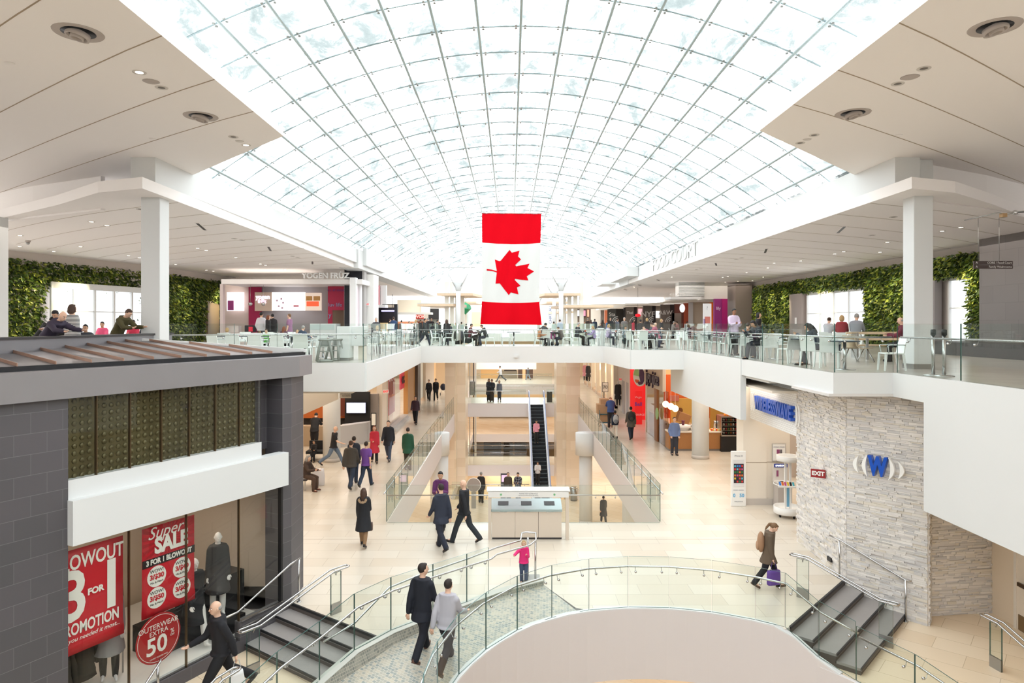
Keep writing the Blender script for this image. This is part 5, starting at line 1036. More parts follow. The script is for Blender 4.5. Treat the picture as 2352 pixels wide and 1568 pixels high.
# ---- upper level centre and right: px, D, ytop, face, pose, top, colour, hair, skin, fem, label
C = [(864, 30.5, 729, 178, 'stand', 'coat', (62, 62, 68), ('short', 'grey'), 0, 0, 'man in dark jacket and white shirt facing the camera beyond the yogurt shop'),
 (866, 24, 747, 0, 'sit', 'sweater', (196, 190, 188), ('bob', 'blond'), 0, 1, 'white-haired seated diner behind the left receding glass'),
 (904, 40, 727, 0, 'stand', 'coat', (48, 70, 108), ('short', 'brown'), 0, 0, 'man in blue jacket seen from behind near the dark food stall'),
 (895, 44, 732, 60, 'stand', 'sweater', (40, 38, 38), ('short', 'brown'), 0, 0, 'brown-haired man partly hidden left of the man in blue jacket'),
 (922, 46, 735, 0, 'stand', 'coat', (186, 176, 168), ('short', 'black'), 1, 1, 'person in pale beige coat near the bright menu board'),
 (940, 40, 737, 150, 'stand', 'shirt', (206, 206, 208), ('short', 'black'), 1, 0, 'person in light grey shirt near the menu board'),
 (946, 33, 741, 180, 'sit', 'coat', (44, 42, 44), ('short', 'black'), 1, 0, 'dark-haired diner seated behind the left glass'),
 (955, 42, 733, 0, 'stand', 'coat', (190, 184, 176), ('long', 'blond'), 0, 1, 'woman with long fair hair standing near the wok stall'),
 (966, 48, 734, 120, 'stand', 'suit', (46, 48, 56), ('short', 'black'), 1, 0, 'man in dark suit right of the fair-haired woman'),
 (976, 33.6, 731, 100, 'walk', 'coat', (40, 44, 46), ('short', 'black'), 1, 0, 'person in long dark coat at the left end of the footbridge'),
 (983, 46, 730, -60, 'stand', 'coat', (38, 38, 44), ('short', 'grey'), 0, 0, 'grey-haired man in black in the crowd left of the long-haired woman'),
 (991, 47, 731, 180, 'stand', 'coat', (48, 40, 44), ('none', 'grey'), 0, 0, 'bald man in the crowd left of the long-haired woman'),
 (1005, 45, 734, 100, 'stand', 'shirt', (52, 56, 84), ('short', 'black'), 1, 0, 'man in navy shirt in the crowd behind the left end of the footbridge'),
 (1010, 41, 739, -90, 'stand', 'coat', (30, 32, 38), ('short', 'black'), 1, 0, 'dark-coated person low in the crowd behind the left end of the footbridge'),
 (1026, 33.9, 733, 0, 'stand', 'coat', (28, 26, 30), ('long', 'brown'), 1, 1, 'woman with very long brown hair standing on the footbridge'),
 (1034, 42, 743, 20, 'stand', 'coat', (52, 58, 72), ('short', 'dark'), 1, 0, 'person in slate jacket just right of the long-haired woman'),
 (1046, 46, 741, 170, 'stand', 'shirt', (190, 196, 186), ('short', 'brown'), 0, 0, 'person in pale shirt left of the white roof post'),
 (1060, 46, 739, 0, 'stand', 'shirt', (168, 182, 180), ('short', 'dark'), 1, 0, 'person in pale blue shirt right of the left roof post'),
 (1071, 45, 743, -90, 'stand', 'sweater', (46, 60, 60), ('short', 'black'), 1, 0, 'person with black cap of hair further right of the left roof post'),
 (1079, 33.2, 743, 88, 'sit', 'shirt', (96, 38, 52), ('short', 'dark'), 1, 0, 'man in maroon shirt seated at a bridge table below the left of the flag'),
 (1117, 33.3, 745, -88, 'sitlean', 'coat', (38, 42, 46), ('short', 'brown'), 0, 0, 'man in black jacket seated at a bridge table facing left'),
 (1246, 33.7, 741, 40, 'sitlean', 'coat', (50, 50, 54), ('cap', 'black'), 1, 0, 'person in dark cap seated right of the flag'),
 (1238, 33.1, 752, 90, 'sit', 'sweater', (190, 130, 90), ('short', 'brown'), 0, 1, 'small child in orange seated right of the flag'),
 (1291, 33.4, 750, -60, 'sitlean', 'coat', (86, 78, 72), ('short', 'brown'), 0, 0, 'person in brown jacket leaning over the stroller on the footbridge'),
 (1286, 44, 733, 10, 'stand', 'shirt', (176, 186, 204), ('short', 'brown'), 1, 0, 'tall man in pale blue shirt behind the right roof post'),
 (1272, 46, 738, 0, 'stand', 'shirt', (196, 208, 206), ('short', 'dark'), 1, 1, 'person in pale green shirt left of the right roof post'),
 (1325, 33.4, 740, 75, 'sit', 'sweater', (34, 38, 44), ('short', 'grey'), 0, 0, 'grey-haired man in dark sweater seated at the right bridge table'),
 (1365, 33.2, 748, -85, 'sit', 'sweater', (168, 150, 196), ('bob', 'blond'), 0, 1, 'fair-haired child in lilac seated at the right bridge table'),
 (1395, 31.8, 744, 90, 'sit', 'shirt', (186, 170, 196), ('bob', 'blond'), 0, 1, 'blond diner in lilac seated behind the angled glass'),
 (1378, 42, 742, 180, 'stand', 'coat', (60, 62, 68), ('short', 'grey'), 0, 0, 'white-haired man low behind the right end of the footbridge'),
 (1326, 62, 737, 180, 'stand', 'coat', (70, 60, 60), ('short', 'brown'), 0, 0, 'leftmost small figure of the queue under the wall screen'),
 (1335, 60, 735, 170, 'stand', 'coat', (40, 52, 60), ('short', 'black'), 1, 0, 'second small figure from the left in the queue under the wall screen'),
 (1343, 61, 738, 180, 'stand', 'coat', (44, 42, 48), ('short', 'brown'), 1, 0, 'third small figure from the left in the queue under the wall screen'),
 (1350, 62, 731, 0, 'stand', 'coat', (60, 52, 48), ('short', 'grey'), 0, 0, 'tall grey-haired figure in the queue under the wall screen'),
 (1357, 60, 734, 20, 'stand', 'coat', (60, 30, 36), ('long', 'brown'), 0, 1, 'long-haired figure at the right end of the queue under the wall screen'),
 (1366, 55, 732, 0, 'stand', 'coat', (32, 44, 66), ('short', 'black'), 2, 0, 'person in navy jacket between the wall screen and the grey food panels'),
 (1384, 52, 734, 10, 'stand', 'coat', (66, 48, 42), ('long', 'dark'), 1, 1, 'woman in brown before the first grey food panel'),
 (1396, 48, 734, -20, 'stand', 'shirt', (90, 130, 190), ('short', 'brown'), 0, 1, 'person in sky blue shirt before the grey food panels'),
 (1402, 47, 730, 180, 'stand', 'coat', (42, 44, 50), ('none', 'grey'), 0, 0, 'bald man in black right of the person in sky blue'),
 (1418, 46, 731, 60, 'stand', 'coat', (92, 96, 108), ('short', 'brown'), 0, 0, 'man in slate grey jacket facing right before the food panels'),
 (1434, 38, 728, 180, 'stand', 'suit', (110, 106, 104), ('short', 'grey'), 0, 0, 'white-haired man in grey blazer facing the camera'),
 (1436, 31, 748, 180, 'sit', 'shirt', (150, 158, 168), ('short', 'dark'), 1, 0, 'diner in pale shirt seated below the man in grey blazer'),
 (1454, 40, 733, 90, 'stand', 'shirt', (164, 40, 56), ('long', 'black'), 1, 1, 'woman in red top with long black hair before the food stalls'),
 (1471, 36, 733, 10, 'stand', 'coat', (52, 46, 44), ('cap', 'black'), 1, 0, 'man in dark cap standing before the dark food panel'),
 (1477, 34, 748, 170, 'sit', 'sweater', (206, 184, 170), ('short', 'brown'), 0, 1, 'small child seated right of the railing post'),
 (1486, 38, 730, 0, 'stand', 'coat', (38, 34, 34), ('bob', 'blond'), 0, 1, 'blonde woman in black seen from behind at the food stalls'),
 (1492, 31, 742, 90, 'sitlean', 'coat', (52, 60, 72), ('bald', 'grey'), 0, 0, 'bald man in navy seated at the table behind the right glass'),
 (1511, 29.5, 740, -75, 'sitlean', 'shirt', (160, 84, 104), ('short', 'brown'), 0, 0, 'man in rose shirt bent over a table behind the right glass'),
 (1519, 36, 732, 100, 'stand', 'tee', (34, 34, 38), ('bob', 'blond'), 0, 1, 'blonde woman in black t-shirt standing behind the man in rose'),
 (1545, 50, 737, 100, 'sit', 'sweater', (150, 140, 136), ('short', 'grey'), 0, 0, 'far seated diner left of the brick wall'),
 (1557, 50, 737, -60, 'sit', 'sweater', (170, 120, 120), ('short', 'brown'), 0, 1, 'far seated diner in dusty pink before the brick wall'),
 (1577, 52, 738, 160, 'sit', 'coat', (50, 46, 46), ('short', 'black'), 2, 0, 'far seated diner in black below the orange brick'),
 (1685, 21.8, 708, 170, 'hold', 'shirt', (212, 194, 216), ('short', 'black'), 2, 0, 'man in pale lilac shirt standing in front of the plants'),
 (1742, 24.5, 717, 120, 'stand', 'sweater', (26, 24, 28), ('bob', 'black'), 1, 1, 'woman in black turtleneck in front of the plants'),
 (1682, 20.2, 738, 20, 'sit', 'coat', (90, 90, 84), ('bob', 'blond'), 0, 1, 'fair-haired diner seated below the man in lilac'),
 (1714, 20.6, 741, 60, 'sit', 'coat', (66, 76, 88), ('short', 'dark'), 0, 0, 'diner in slate jacket seated right of the fair-haired diner'),
 (1743, 20.0, 735, -120, 'sitlean', 'coat', (40, 48, 56), ('bob', 'black'), 1, 1, 'diner eating with a hand to the mouth below the woman in black'),
 (1878, 17.5, 741, -60, 'sitlean', 'coat', (36, 46, 60), ('long', 'black'), 1, 1, 'dark-haired person in navy coat bent over the table by the right glass'),
 (1901, 27, 728, 60, 'sit', 'tee', (206, 206, 214), ('short', 'brown'), 0, 0, 'boy in white t-shirt before the right windows'),
 (1933, 25.5, 723, 30, 'sit', 'sweater', (150, 44, 52), ('bob', 'blond'), 0, 1, 'grey-blond woman in red sweater before the right windows'),
 (1966, 25, 719, 40, 'sit', 'shirt', (146, 148, 156), ('short', 'grey'), 0, 0, 'man in grey shirt before the right windows'),
 (2078, 19.2, 732, -60, 'sit', 'coat', (112, 38, 56), ('bald', 'grey'), 0, 0, 'older man in maroon coat seated against the plants beside the right column')]
for (px, D, yt, fc, ps, tp, co, hr, sk, fm, lab) in C:
    person(px, D, 0, yt, fc, ps, lab, (tp, co), [(44, 46, 56), (58, 62, 78), (40, 38, 38)][px % 3], hr, sk, bool(fm))
# ---- things people carry
def bag(loc, sz, rgb, label, name='shopping_bag', soft=.12, rz=0, cat='bag', straps=.18):
    r = empty(name, loc, rz, label, cat); w, d, h = sz; m = MB(); rings = []
    for t in (0, .08, .5, .85, 1):
        k = 1-soft*abs(t-.35)-(.06 if t == 0 else 0); rings.append([(w/2*k*math.copysign(abs(math.cos(a))**.5, math.cos(a)), d/2*k*math.copysign(abs(math.sin(a))**.5, math.sin(a)), h*t) for a in np.linspace(0, 2*PI, 16, endpoint=False)])
    m.loft(rings); m.build('bag_body', colm(rgb, .6), r)
    m = MB(); m.tube([(-w*.25, 0, h*.98), (-w*.12, 0, h+straps), (w*.12, 0, h+straps), (w*.25, 0, h*.98)], .007, 5); m.build('strap', colm(tuple(int(c*.8) for c in rgb), .6), r); return r
def hand(P, i): r, f, H, S = P; a = f['arms'][i]; return wpt(r, f, H, a[2]+a[3]*.06)
h = hand(r1, 0); bag((h.x, h.y, h.z-.62), (.30, .16, .44), (226, 226, 226), 'white plastic carrier bag in the older man\'s hand', soft=.5, rz=.6)
h = hand(r5, 1); bag((h.x, h.y, h.z-.50), (.34, .12, .32), (98, 62, 150), 'purple shopping bag held by the woman in the brown cardigan', rz=.3)
h = hand(r6, 1); bag((h.x, h.y, h.z-.62), (.24, .12, .22), (88, 66, 58), 'small brown handbag held by the woman in the black coat', 'handbag', straps=.38)
def backpack(P, sz, rgb, label):
    r, f, H, S = P; c = wpt(r, f, H, f['neck']-f['sp']*.20-f['fw']*.115); rz = r.rotation_euler[2]; q = empty('backpack', (c.x, c.y, c.z-.2), rz, label, 'bag')
    m = MB().ell((0, 0, .22), (sz, .085, .24), 0, 16, 10); m.build('pack', colm(rgb, .7), q); MB().ell((0, -.07, .14), (sz*.7, .045, .11), 0, 12, 8).build('front_pocket', colm(tuple(min(255, c_+14) for c_ in rgb), .7), q)
backpack(r5, .13, (160, 122, 92), 'tan rucksack on the back of the woman in the brown cardigan')
for o in list(COL.objects):
    lb = o.get('label', '')
    if lb.startswith('young person in navy') or lb.startswith('man in brown-grey'):
        f_ = None
        y = lb.startswith('young'); c = o.location; q = empty('backpack', (c.x, c.y-.20, c.z+(.82 if y else 1.0)), 0, 'grey and white backpack worn by the young person' if y else 'large black backpack worn by the man in the brown-grey jacket', 'bag')
        MB().ell((0, 0, .22), (.15 if y else .19, .09, .24), 0, 16, 10).build('pack', colm((176, 176, 180) if y else (30, 32, 34), .7), q); MB().ell((0, -.07, .12), (.1, .04, .11), 0, 12, 8).build('front_pocket', colm((120, 124, 132) if y else (50, 54, 50), .7), q)
X_, D_ = PF(731, 1114, ZL)
bag((X_, D_, ZL), (.5, .25, .62), (232, 226, 226), 'white plastic bag with red print on the floor beside the seated person', soft=.3)
bag((PX(853, 30.1), 29.9, ZL+.62), (.34, .12, .26), (226, 214, 180), 'cream handbag on the arm of the woman in the red coat', 'handbag')
# fur collar of the black coat
r, f, H, S = r6; m = MB(); rnd = random.Random(5)
for k in range(220):
    a = -PI*.05+PI*1.1*k/220; c = Vector((.060*math.cos(a), -.085-.018*math.sin(a), .285-.045*math.sin(a)))+Vector((0, 0, f['neck'].z-.325-f['zmin'])); c = c*H
    d = Vector((rnd.gauss(0, 1), rnd.gauss(0, 1)-.6, rnd.gauss(0, 1))).normalized()*.04; m.tube([c, c+d], [.012, .002], 3)
m.build('fur_collar', colm((196, 170, 140), .95), r)
# ================================================================ FLAG
r = empty('hanging_flag', (0, 28, 0), 0, 'large Canadian flag hung vertically from the vault above the footbridge', 'flag')
M_fr = mat('flag_red', (206, 8, 26), .9, spec=.05); M_fw = mat('flag_white', (212, 213, 211), .9, spec=.05)
def fpos(u, v):        # u 0..1 across, v 0..1 down
    xl = PX(1107, 28)+(-.07 if v > .78 else 0)*(v-.78)/.22; xr = PX(1243, 28)-.10*v; xr += .12*max(0, (v-.8)/.2)
    x = xl+(xr-xl)*u; z = PZ(490+8*u*0, 28)-4.55*v-.02*u
    d = .045*math.sin(u*9+v*2)*v+.05*math.sin((u-.5)*(u-.5)*22-v*9)*max(0, v-.72)*3+.022*math.sin(u*23+v*7)+.09*max(0, v-.76)*math.sin(u*13)
    return x, d, z
def bandv(v, u): return v-(.035*4*u*(1-u) if False else 0)
vb = [0, .262, .792, 1.0]
for i, (nm, m_) in enumerate((('red_band', M_fr), ('white_field', M_fw), ('red_band', M_fr))):
    m = MB(); n = 14; k = 28; vs = []
    for a in range(n+1):
        for b in range(k+1):
            u = b/k; sag = lambda q: q+(.012*4*u*(1-u) if q not in (0, 1.0) else 0); v = sag(vb[i])+(sag(vb[i+1])-sag(vb[i]))*a/n; vs.append(fpos(u, v))
    m.add(vs, [(a*(k+1)+b, (a+1)*(k+1)+b, (a+1)*(k+1)+b+1, a*(k+1)+b+1) for a in range(n) for b in range(k)], 0, True); m.build(nm, m_, r)
lf = [(948, 250), (1000, 256), (1048, 272), (1050, 268), (1030, 155), (1075, 172), (1090, 168), (1178, 60), (1200, 88), (1277, 68), (1262, 125), (1293, 155), (1233, 212), (1245, 224), (1377, 197), (1357, 240), (1423, 275), (1350, 322), (1365, 365), (1232, 350), (1230, 362), (1288, 418), (1252, 435), (1267, 505), (1190, 485), (1170, 512), (1080, 395), (1037, 397), (1050, 288), (1045, 283), (1000, 270), (950, 266)]
P2 = [(900+x/4.355, 560+y/4.355) for x, y in lf]
from mathutils import geometry
bmf = bmesh.new(); vv = [bmf.verts.new((PX(a, 28), 0, PZ(b, 28))) for a, b in P2]; bmf.faces.new(vv); 
for k in range(1, 24): bmesh.ops.bisect_plane(bmf, geom=bmf.verts[:]+bmf.edges[:]+bmf.faces[:], plane_co=(PX(1107+k*6, 28), 0, 0), plane_no=(1, 0, 0))
for k in range(1, 16): bmesh.ops.bisect_plane(bmf, geom=bmf.verts[:]+bmf.edges[:]+bmf.faces[:], plane_co=(0, 0, PZ(565+k*8, 28)), plane_no=(0, 0, 1))
for v in bmf.verts:
    vvv = (PZ(490, 28)-v.co.z)/4.55; uu = (v.co.x-PX(1107, 28))/(PX(1243, 28)-.10*vvv-PX(1107, 28)); v.co.y = fpos(uu, vvv)[1]-.012
me = bpy.data.meshes.new('maple_leaf'); bmf.to_mesh(me); me.materials.append(M_fr); o = bpy.data.objects.new('maple_leaf', me); link(o, r)
MB().tube([(PX(1105, 28), 0, PZ(489, 28)), (PX(1245, 28), 0, PZ(490, 28))], .02, 8).build('top_rod', M_steel, r)
MB().tube([(PX(1112, 28), 0, PZ(489, 28)), (PX(1112, 28), 0, vp(-1, 28)[2]-.1)], .004, 4).build('hanging_wire', M_dsteel, r); MB().tube([(PX(1238, 28), 0, PZ(490, 28)), (PX(1238, 28), 0, vp(1, 28)[2]-.1)], .004, 4).build('hanging_wire', M_dsteel, r)
# ================================================================ CEILING FITTINGS
M_lit = mat('lamp_glow', (255, 240, 220), .4, emit=9); M_ring = mat('trim_ring', (214, 208, 202), .5); M_can = mat('lamp_recess', (120, 114, 108), .6)
def ceilpt(px, py, zb): D = -zb*F/(HY-py); return PX(px, D), D, Z(zb)
def downlight(px, py, zb, lit, label, group, r_=.09, sz=1):
    x, y, z = ceilpt(px, py, zb); r = empty('recessed_downlight', (x, y, z), 0, label, 'downlight', group)
    MB().lathe([(r_*.72, -.004), (r_*1.15, -.010), (r_*1.2, .0)], (0, 0, 0), 16).build('trim_ring', M_ring, r)
    MB().lathe([(0.001, -.006), (r_*.68, -.005), (r_*.7, .002)], (0, 0, 0), 14).build('lamp', M_lit if lit else M_can, r)
LQ, RQ = -3.05, -3.03
for px, py in ((209.6, 509), (245.5, 517.5), (46, 540.6), (45, 566), (123.6, 577), (185, 566), (295, 587), (320, 591.5), (454, 569.7), (474, 575), (403.5, 607), (474, 620), (490, 622.5), (541.6, 591.5), (598, 606), (610, 608.7), (655, 619)):
    downlight(px, py, LQ, True, 'small glowing recessed downlight in the lower left food court ceiling', 'left food court downlights')
for px, py in ((322, 480), (538, 548), (556, 551), (672, 588), (684, 591)): downlight(px, py, LQ, False, 'unlit recessed downlight in the lower left food court ceiling', 'unlit left downlights')
for px, py in ((1778, 604), (1839, 599), (1763.5, 615), (1714.6, 626), (1671.6, 634.6), (1660, 636.5), (1728, 644.5), (1694.6, 645.6), (1666, 647.7), (1753, 636), (2164, 530.5), (2207, 522), (2038, 556), (2021, 579), (1938, 577.6), (1917, 583), (1456.5, 660), (1543, 636)):
    downlight(px, py, RQ, True, 'small glowing recessed downlight in the lower right food court ceiling', 'right food court downlights')
for px, py in ((2052, 498), (2087, 488), (1691, 595), (1704, 592), (1600, 619), (1610, 617), (2003, 540)): downlight(px, py, RQ, False, 'unlit recessed downlight in the lower right food court ceiling', 'unlit right downlights')
for px, py, lit, lab in ((320, 166, 1, 'glowing adjustable downlight on the left canopy, nearer one'), (371, 201, 0, 'unlit adjustable downlight right of the left canopy speaker'), (536, 314, 0, 'unlit adjustable downlight near the tip of the left canopy'), (565, 333, 1, 'glowing adjustable downlight near the tip of the left canopy'), (2122, 157, 0, 'upper unlit downlight beside the right canopy speaker'), (2062, 192, 0, 'lower unlit downlight beside the right canopy speaker'), (1870, 310, 0, 'unlit downlight near the tip of the right canopy, upper one'), (1838, 328, 0, 'unlit downlight near the tip of the right canopy, lower one')):
    downlight(px, py, -3.9, lit, lab, None, .085)
def disc(name, px, py, zb, rr, label, m, cat, grp=None):
    x, y, z = ceilpt(px, py, zb); o = MB().lathe([(.001, -.012), (rr*.8, -.012), (rr, 0)], (0, 0, 0), 20).build(name, m, None, Matrix.Translation((x, y, z))); tag(o, label, cat, grp)
M_spk = mat('speaker_mesh', (186, 176, 170), .8)
disc('ceiling_speaker', 347, 187, -3.9, .13, 'round grey ceiling speaker on the left canopy', M_spk, 'speaker'); disc('ceiling_speaker', 2090, 177, -3.9, .14, 'round grey ceiling speaker on the right canopy', M_spk, 'speaker')
disc('ceiling_speaker', 550, 324, -3.9, .09, 'small pale disc between the two left canopy tip downlights', M_ring, 'speaker'); disc('ceiling_speaker', 1854, 320, -3.9, .09, 'small pale disc between the two right canopy tip downlights', M_ring, 'speaker')
for px, py, zb, lab in ((22, 145, -3.9, 'small round smoke detector at the far left of the left canopy'), (350, 318, -3.9, 'small round smoke detector above the left column'), (2065, 310, -3.9, 'small round smoke detector in the middle of the right canopy'), (2287, 381, -3.9, 'small round smoke detector at the far right of the right canopy'), (2004, 541, RQ, 'round smoke detector in the lower right ceiling'), (136, 568, LQ, 'flat round speaker in the lower left ceiling')): disc('smoke_detector', px, py, zb, .07, lab, M_ceil, 'detector')
def nozzle(px, py, label):
    x, y, z = ceilpt(px, py, -3.9); r = empty('air_nozzle', (x, y, z), 0, label, 'air vent')
    MB().lathe([(.20, .0), (.30, -.012), (.31, 0)], (0, 0, 0), 28).build('flange', M_spk, r)
    MB().lathe([(.001, .0), (.21, -.003)], (0, 0, 0), 24).build('dark_recess', M_black, r)
    T = Matrix.Rotation(.22*(1 if x < 0 else -1), 4, 'Y') @ Matrix.Rotation(-.12, 4, 'X')
    MB().lathe([(.15, .0), (.15, -.07), (.125, -.07), (.12, 0)], (0, 0, 0), 24).build('outer_cone', M_spk, r, T); MB().lathe([(.085, 0), (.085, -.09), (.065, -.09), (.06, 0)], (0, 0, 0), 20).build('inner_cone', M_spk, r, T)
nozzle(180, 75, 'large round jet air nozzle near the top left corner of the photo'); nozzle(461, 267, 'round jet air nozzle on the left canopy, farther one'); nozzle(2285, 62, 'large round jet air nozzle near the top right corner of the photo'); nozzle(1959, 260, 'round jet air nozzle on the right canopy, farther one')
for px, py, zb, ln, lab in ((463, 520, LQ, .85, 'long black slot diffuser nearest the left column'), (619.6, 571, LQ, .85, 'black slot diffuser in the middle of the left ceiling'), (718, 603, LQ, .85, 'black slot diffuser farthest along the left ceiling'), (1932.6, 527, RQ, .85, 'long black slot diffuser nearest the right column'), (1759, 575.6, RQ, .85, 'black slot diffuser second from the right column'), (1645, 606.6, RQ, .85, 'black slot diffuser third from the right column'), (1512, 643, RQ, .9, 'black slot diffuser fourth from the right column'), (1469.6, 655, RQ, .9, 'black slot diffuser fifth from the right column'), (1436, 665, RQ, .9, 'farthest black slot diffuser in the right ceiling')):
    x, y, z = ceilpt(px, py, zb); r = empty('slot_diffuser', (x, y, z), PI/2+(.28 if px < 1172 else -.32), lab, 'air vent')
    MB().box(-ln, ln, -.07, .07, -.012, 0).build('frame', M_ceil, r); MB().box(-ln*.93, ln*.93, -.035, .05, -.016, -.008).build('slot', M_black, r)
# dome camera, hanging sign, spot arm, tension wire
x, y, z = ceilpt(64, 552, LQ); r = empty('dome_camera', (x, y, z), 0, 'small dome security camera under the left ceiling', 'camera'); MB().lathe([(.09, 0), (.09, -.05), (.07, -.07)], (0, 0, 0), 14).build('housing', M_spk, r); MB().lathe([(.07, -.07), (.06, -.12), (.03, -.15), (.001, -.155)], (0, 0, 0), 14).build('dome', M_dsteel, r)
D = 19.6; r = empty('hanging_direction_sign', (PX(2280.5, D), D, PZ(608, D)), 0, 'brown hanging sign reading CORE / Food Court and Family Washrooms', 'sign')
MB().box(-.56, .56, -.02, .02, .005, .11).box(-.56, .56, -.02, .02, -.11, -.005).build('boards', mat('sign_brown', (84, 72, 70), .5), r)
for z_, s_ in ((.055, 'CORE / Food Court'), (-.06, 'Family Washrooms')): text('lettering', s_, .085, frameM((.53, -.024, z_), (1, 0, 0)), M_sw, r, .002, align='RIGHT')
for z_ in (.055, -.06): text('arrow', '^', .14, frameM((-.48, -.024, z_-.02), (1, 0, 0)), M_sw, r, .002)
for x_ in (-.42, .18): MB().tube([(x_, 0, .11), (x_, 0, Z(-3.03)-PZ(608, D))], .007, 5).build('suspension_wire', M_dsteel, r)
r = empty('spot_arm', (PX(2325, 14.5), 14.5, PZ(488, 14.5)), 0, 'steel bracket with a small spot at the right edge under the canopy edge', 'lamp')
MB().tube([(-.18, 0, -.04), (.0, 0, 0), (.3, 0, .02)], .02, 8).build('arm', M_dsteel, r); MB().ell((.06, 0, 0), (.05, .05, .05), 0, 10, 8).build('ball', M_steel, r); MB().box(-.24, -.14, -.05, .05, -.10, -.02).build('head', mat('brass', (160, 132, 96), .4, .6), r); MB().tube([(-.16, 0, -.04), (-.3, 0, -.0), (-.9, 1.2, -.15), (-.3, .9, .02)][0:2]+[(-.55, .7, -.06)], .012, 6).build('stay', M_dsteel, r)
# FOOD COURT letters on the right upstand
r = empty('food_court_letters', (9.0, 38, Z(-3.62)), 0, 'large white FOOD COURT letters on the right upstand', 'sign'); text('lettering', 'FOOD COURT', 1.05, frameM((0, 0, 0), (0, -1, 0)), M_white, r, .05, xs=1.5)
# dome sensor on bridge fascia
tag(MB().box(-.09, .09, -.05, .05, -.06, .06).build('wall_sensor', M_white, None, Matrix.Translation((PX(1185, 32.65), 32.62, PZ(818, 32.65)))), 'small white box on the face of the footbridge', 'sensor')
# ================================================================ ESCALATOR
ex0, ex1 = 1.50, 2.46; r = empty('escalator', (0, 0, 0), 0, 'black-stepped escalator descending towards the camera in the central void', 'escalator')
ya, yb_, za, zb_ = 51.3, 43.0, ZL, ZB; dz = (za-zb_)/25; dy = (ya-yb_)/25
for i in range(25):
    m = MB(); z = za-dz*(i+1); y = ya-dy*i; m.box(ex0, ex1, y-dy, y, z-.05, z); m.box(ex0, ex1, y-.02, y, z, z+dz, 0); m.box(ex0, ex1, y-dy-.005, y-dy+.03, z-.01, z+.006, 1); m.build('step', [mat('step_black', (26, 30, 36), .5), mat('step_edge', (128, 140, 144), .4, .5)], r)
for s, xx in ((-1, ex0), (1, ex1)):
    a, b = sorted((xx, xx+s*.16)); v = []
    for y, z in ((ya+.9, za), (ya, za), (yb_, zb_), (yb_-1.0, zb_)): v += [(a, y, z-.55), (b, y, z-.55), (b, y, z+.32), (a, y, z+.32)]
    MB().loft([v[i:i+4] for i in range(0, 16, 4)], 0, True, False).build('balustrade_base', mat('balustrade_white', (226, 228, 236), .3, .2), r)
    g = MB(); c = xx+s*.08
    for (y0, z0), (y1, z1) in zip(((ya+.9, za), (ya, za), (yb_, zb_)), ((ya, za), (yb_, zb_), (yb_-1.0, zb_))): g.add([(c-.01, y0, z0+.32), (c-.01, y1, z1+.32), (c-.01, y1, z1+.92), (c-.01, y0, z0+.92), (c+.01, y0, z0+.32), (c+.01, y1, z1+.32), (c+.01, y1, z1+.92), (c+.01, y0, z0+.92)], [(0, 1, 2, 3), (7, 6, 5, 4)])
    g.build('balustrade_glass', M_glass, r)
    MB().tube([(c, ya+.9, za+.5), (c, ya+1.15, za+.72), (c, ya+.9, za+.95), (c, ya, za+.95), (c, yb_, zb_+.95), (c, yb_-1.0, zb_+.95), (c, yb_-1.25, zb_+.72), (c, yb_-1.0, zb_+.45)], .04, 8).build('handrail', mat('escalator_rail', (150, 160, 190), .3, .3), r)
MB().box(ex0, ex1, ya, ya+.9, za-.02, za+.01).box(ex0, ex1, yb_-1.0, yb_, zb_+.0, zb_+.02).build('comb_plate', M_steel, r)
mm = MB(); mm.add([(ex0-.16, ya, za-.55), (ex1+.16, ya, za-.55), (ex1+.16, yb_, zb_-.55), (ex0-.16, yb_, zb_-.55)], [(0, 1, 2, 3), (3, 2, 1, 0)]); mm.build('underside', M_lav, r)
# round white columns
def rcol(x, D, z0, z1, rr, label, cap=None):
    r = empty('round_column', (x, D, z0), 0, label, 'column', None); MB().lathe([(rr, .0), (rr, z1-z0)], (0, 0, 0), 32).build('shaft', M_white, r); MB().lathe([(rr+.012, 0), (rr+.012, .17)], (0, 0, 0), 32).build('base_band', mat('base_stone', (200, 192, 184), .5), r)
    if cap: MB().lathe([(cap, ZL-1.2-z0), (cap, ZL-z0+.01)], (0, 0, 0), 32).build('drum_collar', M_white, r)
rcol(PX(1613, 30.6), 30.9, ZL, -.8, .38, 'round white column in front of the juice counter'); rcol(PX(759, 30), 30.2, ZL, -.8, .38, 'round white column in front of the service desk')
rcol(4.2, 38, ZB, ZL-1.2, .36, 'round white column rising through the right side of the atrium void', .57); rcol(-3.95, 38, ZB, ZL-1.2, .5, 'round white column rising through the left side of the atrium void', .57); rcol(6.0, 33.5, ZB, ZL-1.2, .5, 'lower level round column at far right of the void')
# ================================================================ RECYCLING STATION, BINS
r = empty('recycling_station', (.46, 19.5, ZL), 0, 'beige three-slot recycling station with a sign bar before the atrium void', 'bin'); M_rb = mat('laminate_beige', (212, 198, 182), .45)
for i in range(3): MB().box(-.98+i*.657, -.33+i*.657, -.28, .3, .06, .80).build('door', M_rb, r, bev=.006)
for i in range(3): MB().box(-.76+i*.657, -.55+i*.657, -.295, -.28, .775, .785).build('pull', M_steel, r)
m = MB(); m.add([(-1, -.32, .80), (1, -.32, .80), (1, .3, .80), (-1, .3, .80), (-1, -.32, .86), (1, -.32, .86), (1, .3, 1.02), (-1, .3, 1.02)], [(0, 1, 5, 4), (4, 5, 6, 7), (1, 2, 6, 5), (2, 3, 7, 6), (3, 0, 4, 7)]); m.build('worktop', mat('steel_top', (164, 180, 180), .3, .6), r)
for i in range(3):
    m = MB(); x = -.66+i*.657; m.add([(x-.15, -.10, .924), (x+.15, -.10, .924), (x+.15, .12, .981), (x-.15, .12, .981)], [(0, 1, 2, 3)]); m.build('slot', M_black, r)
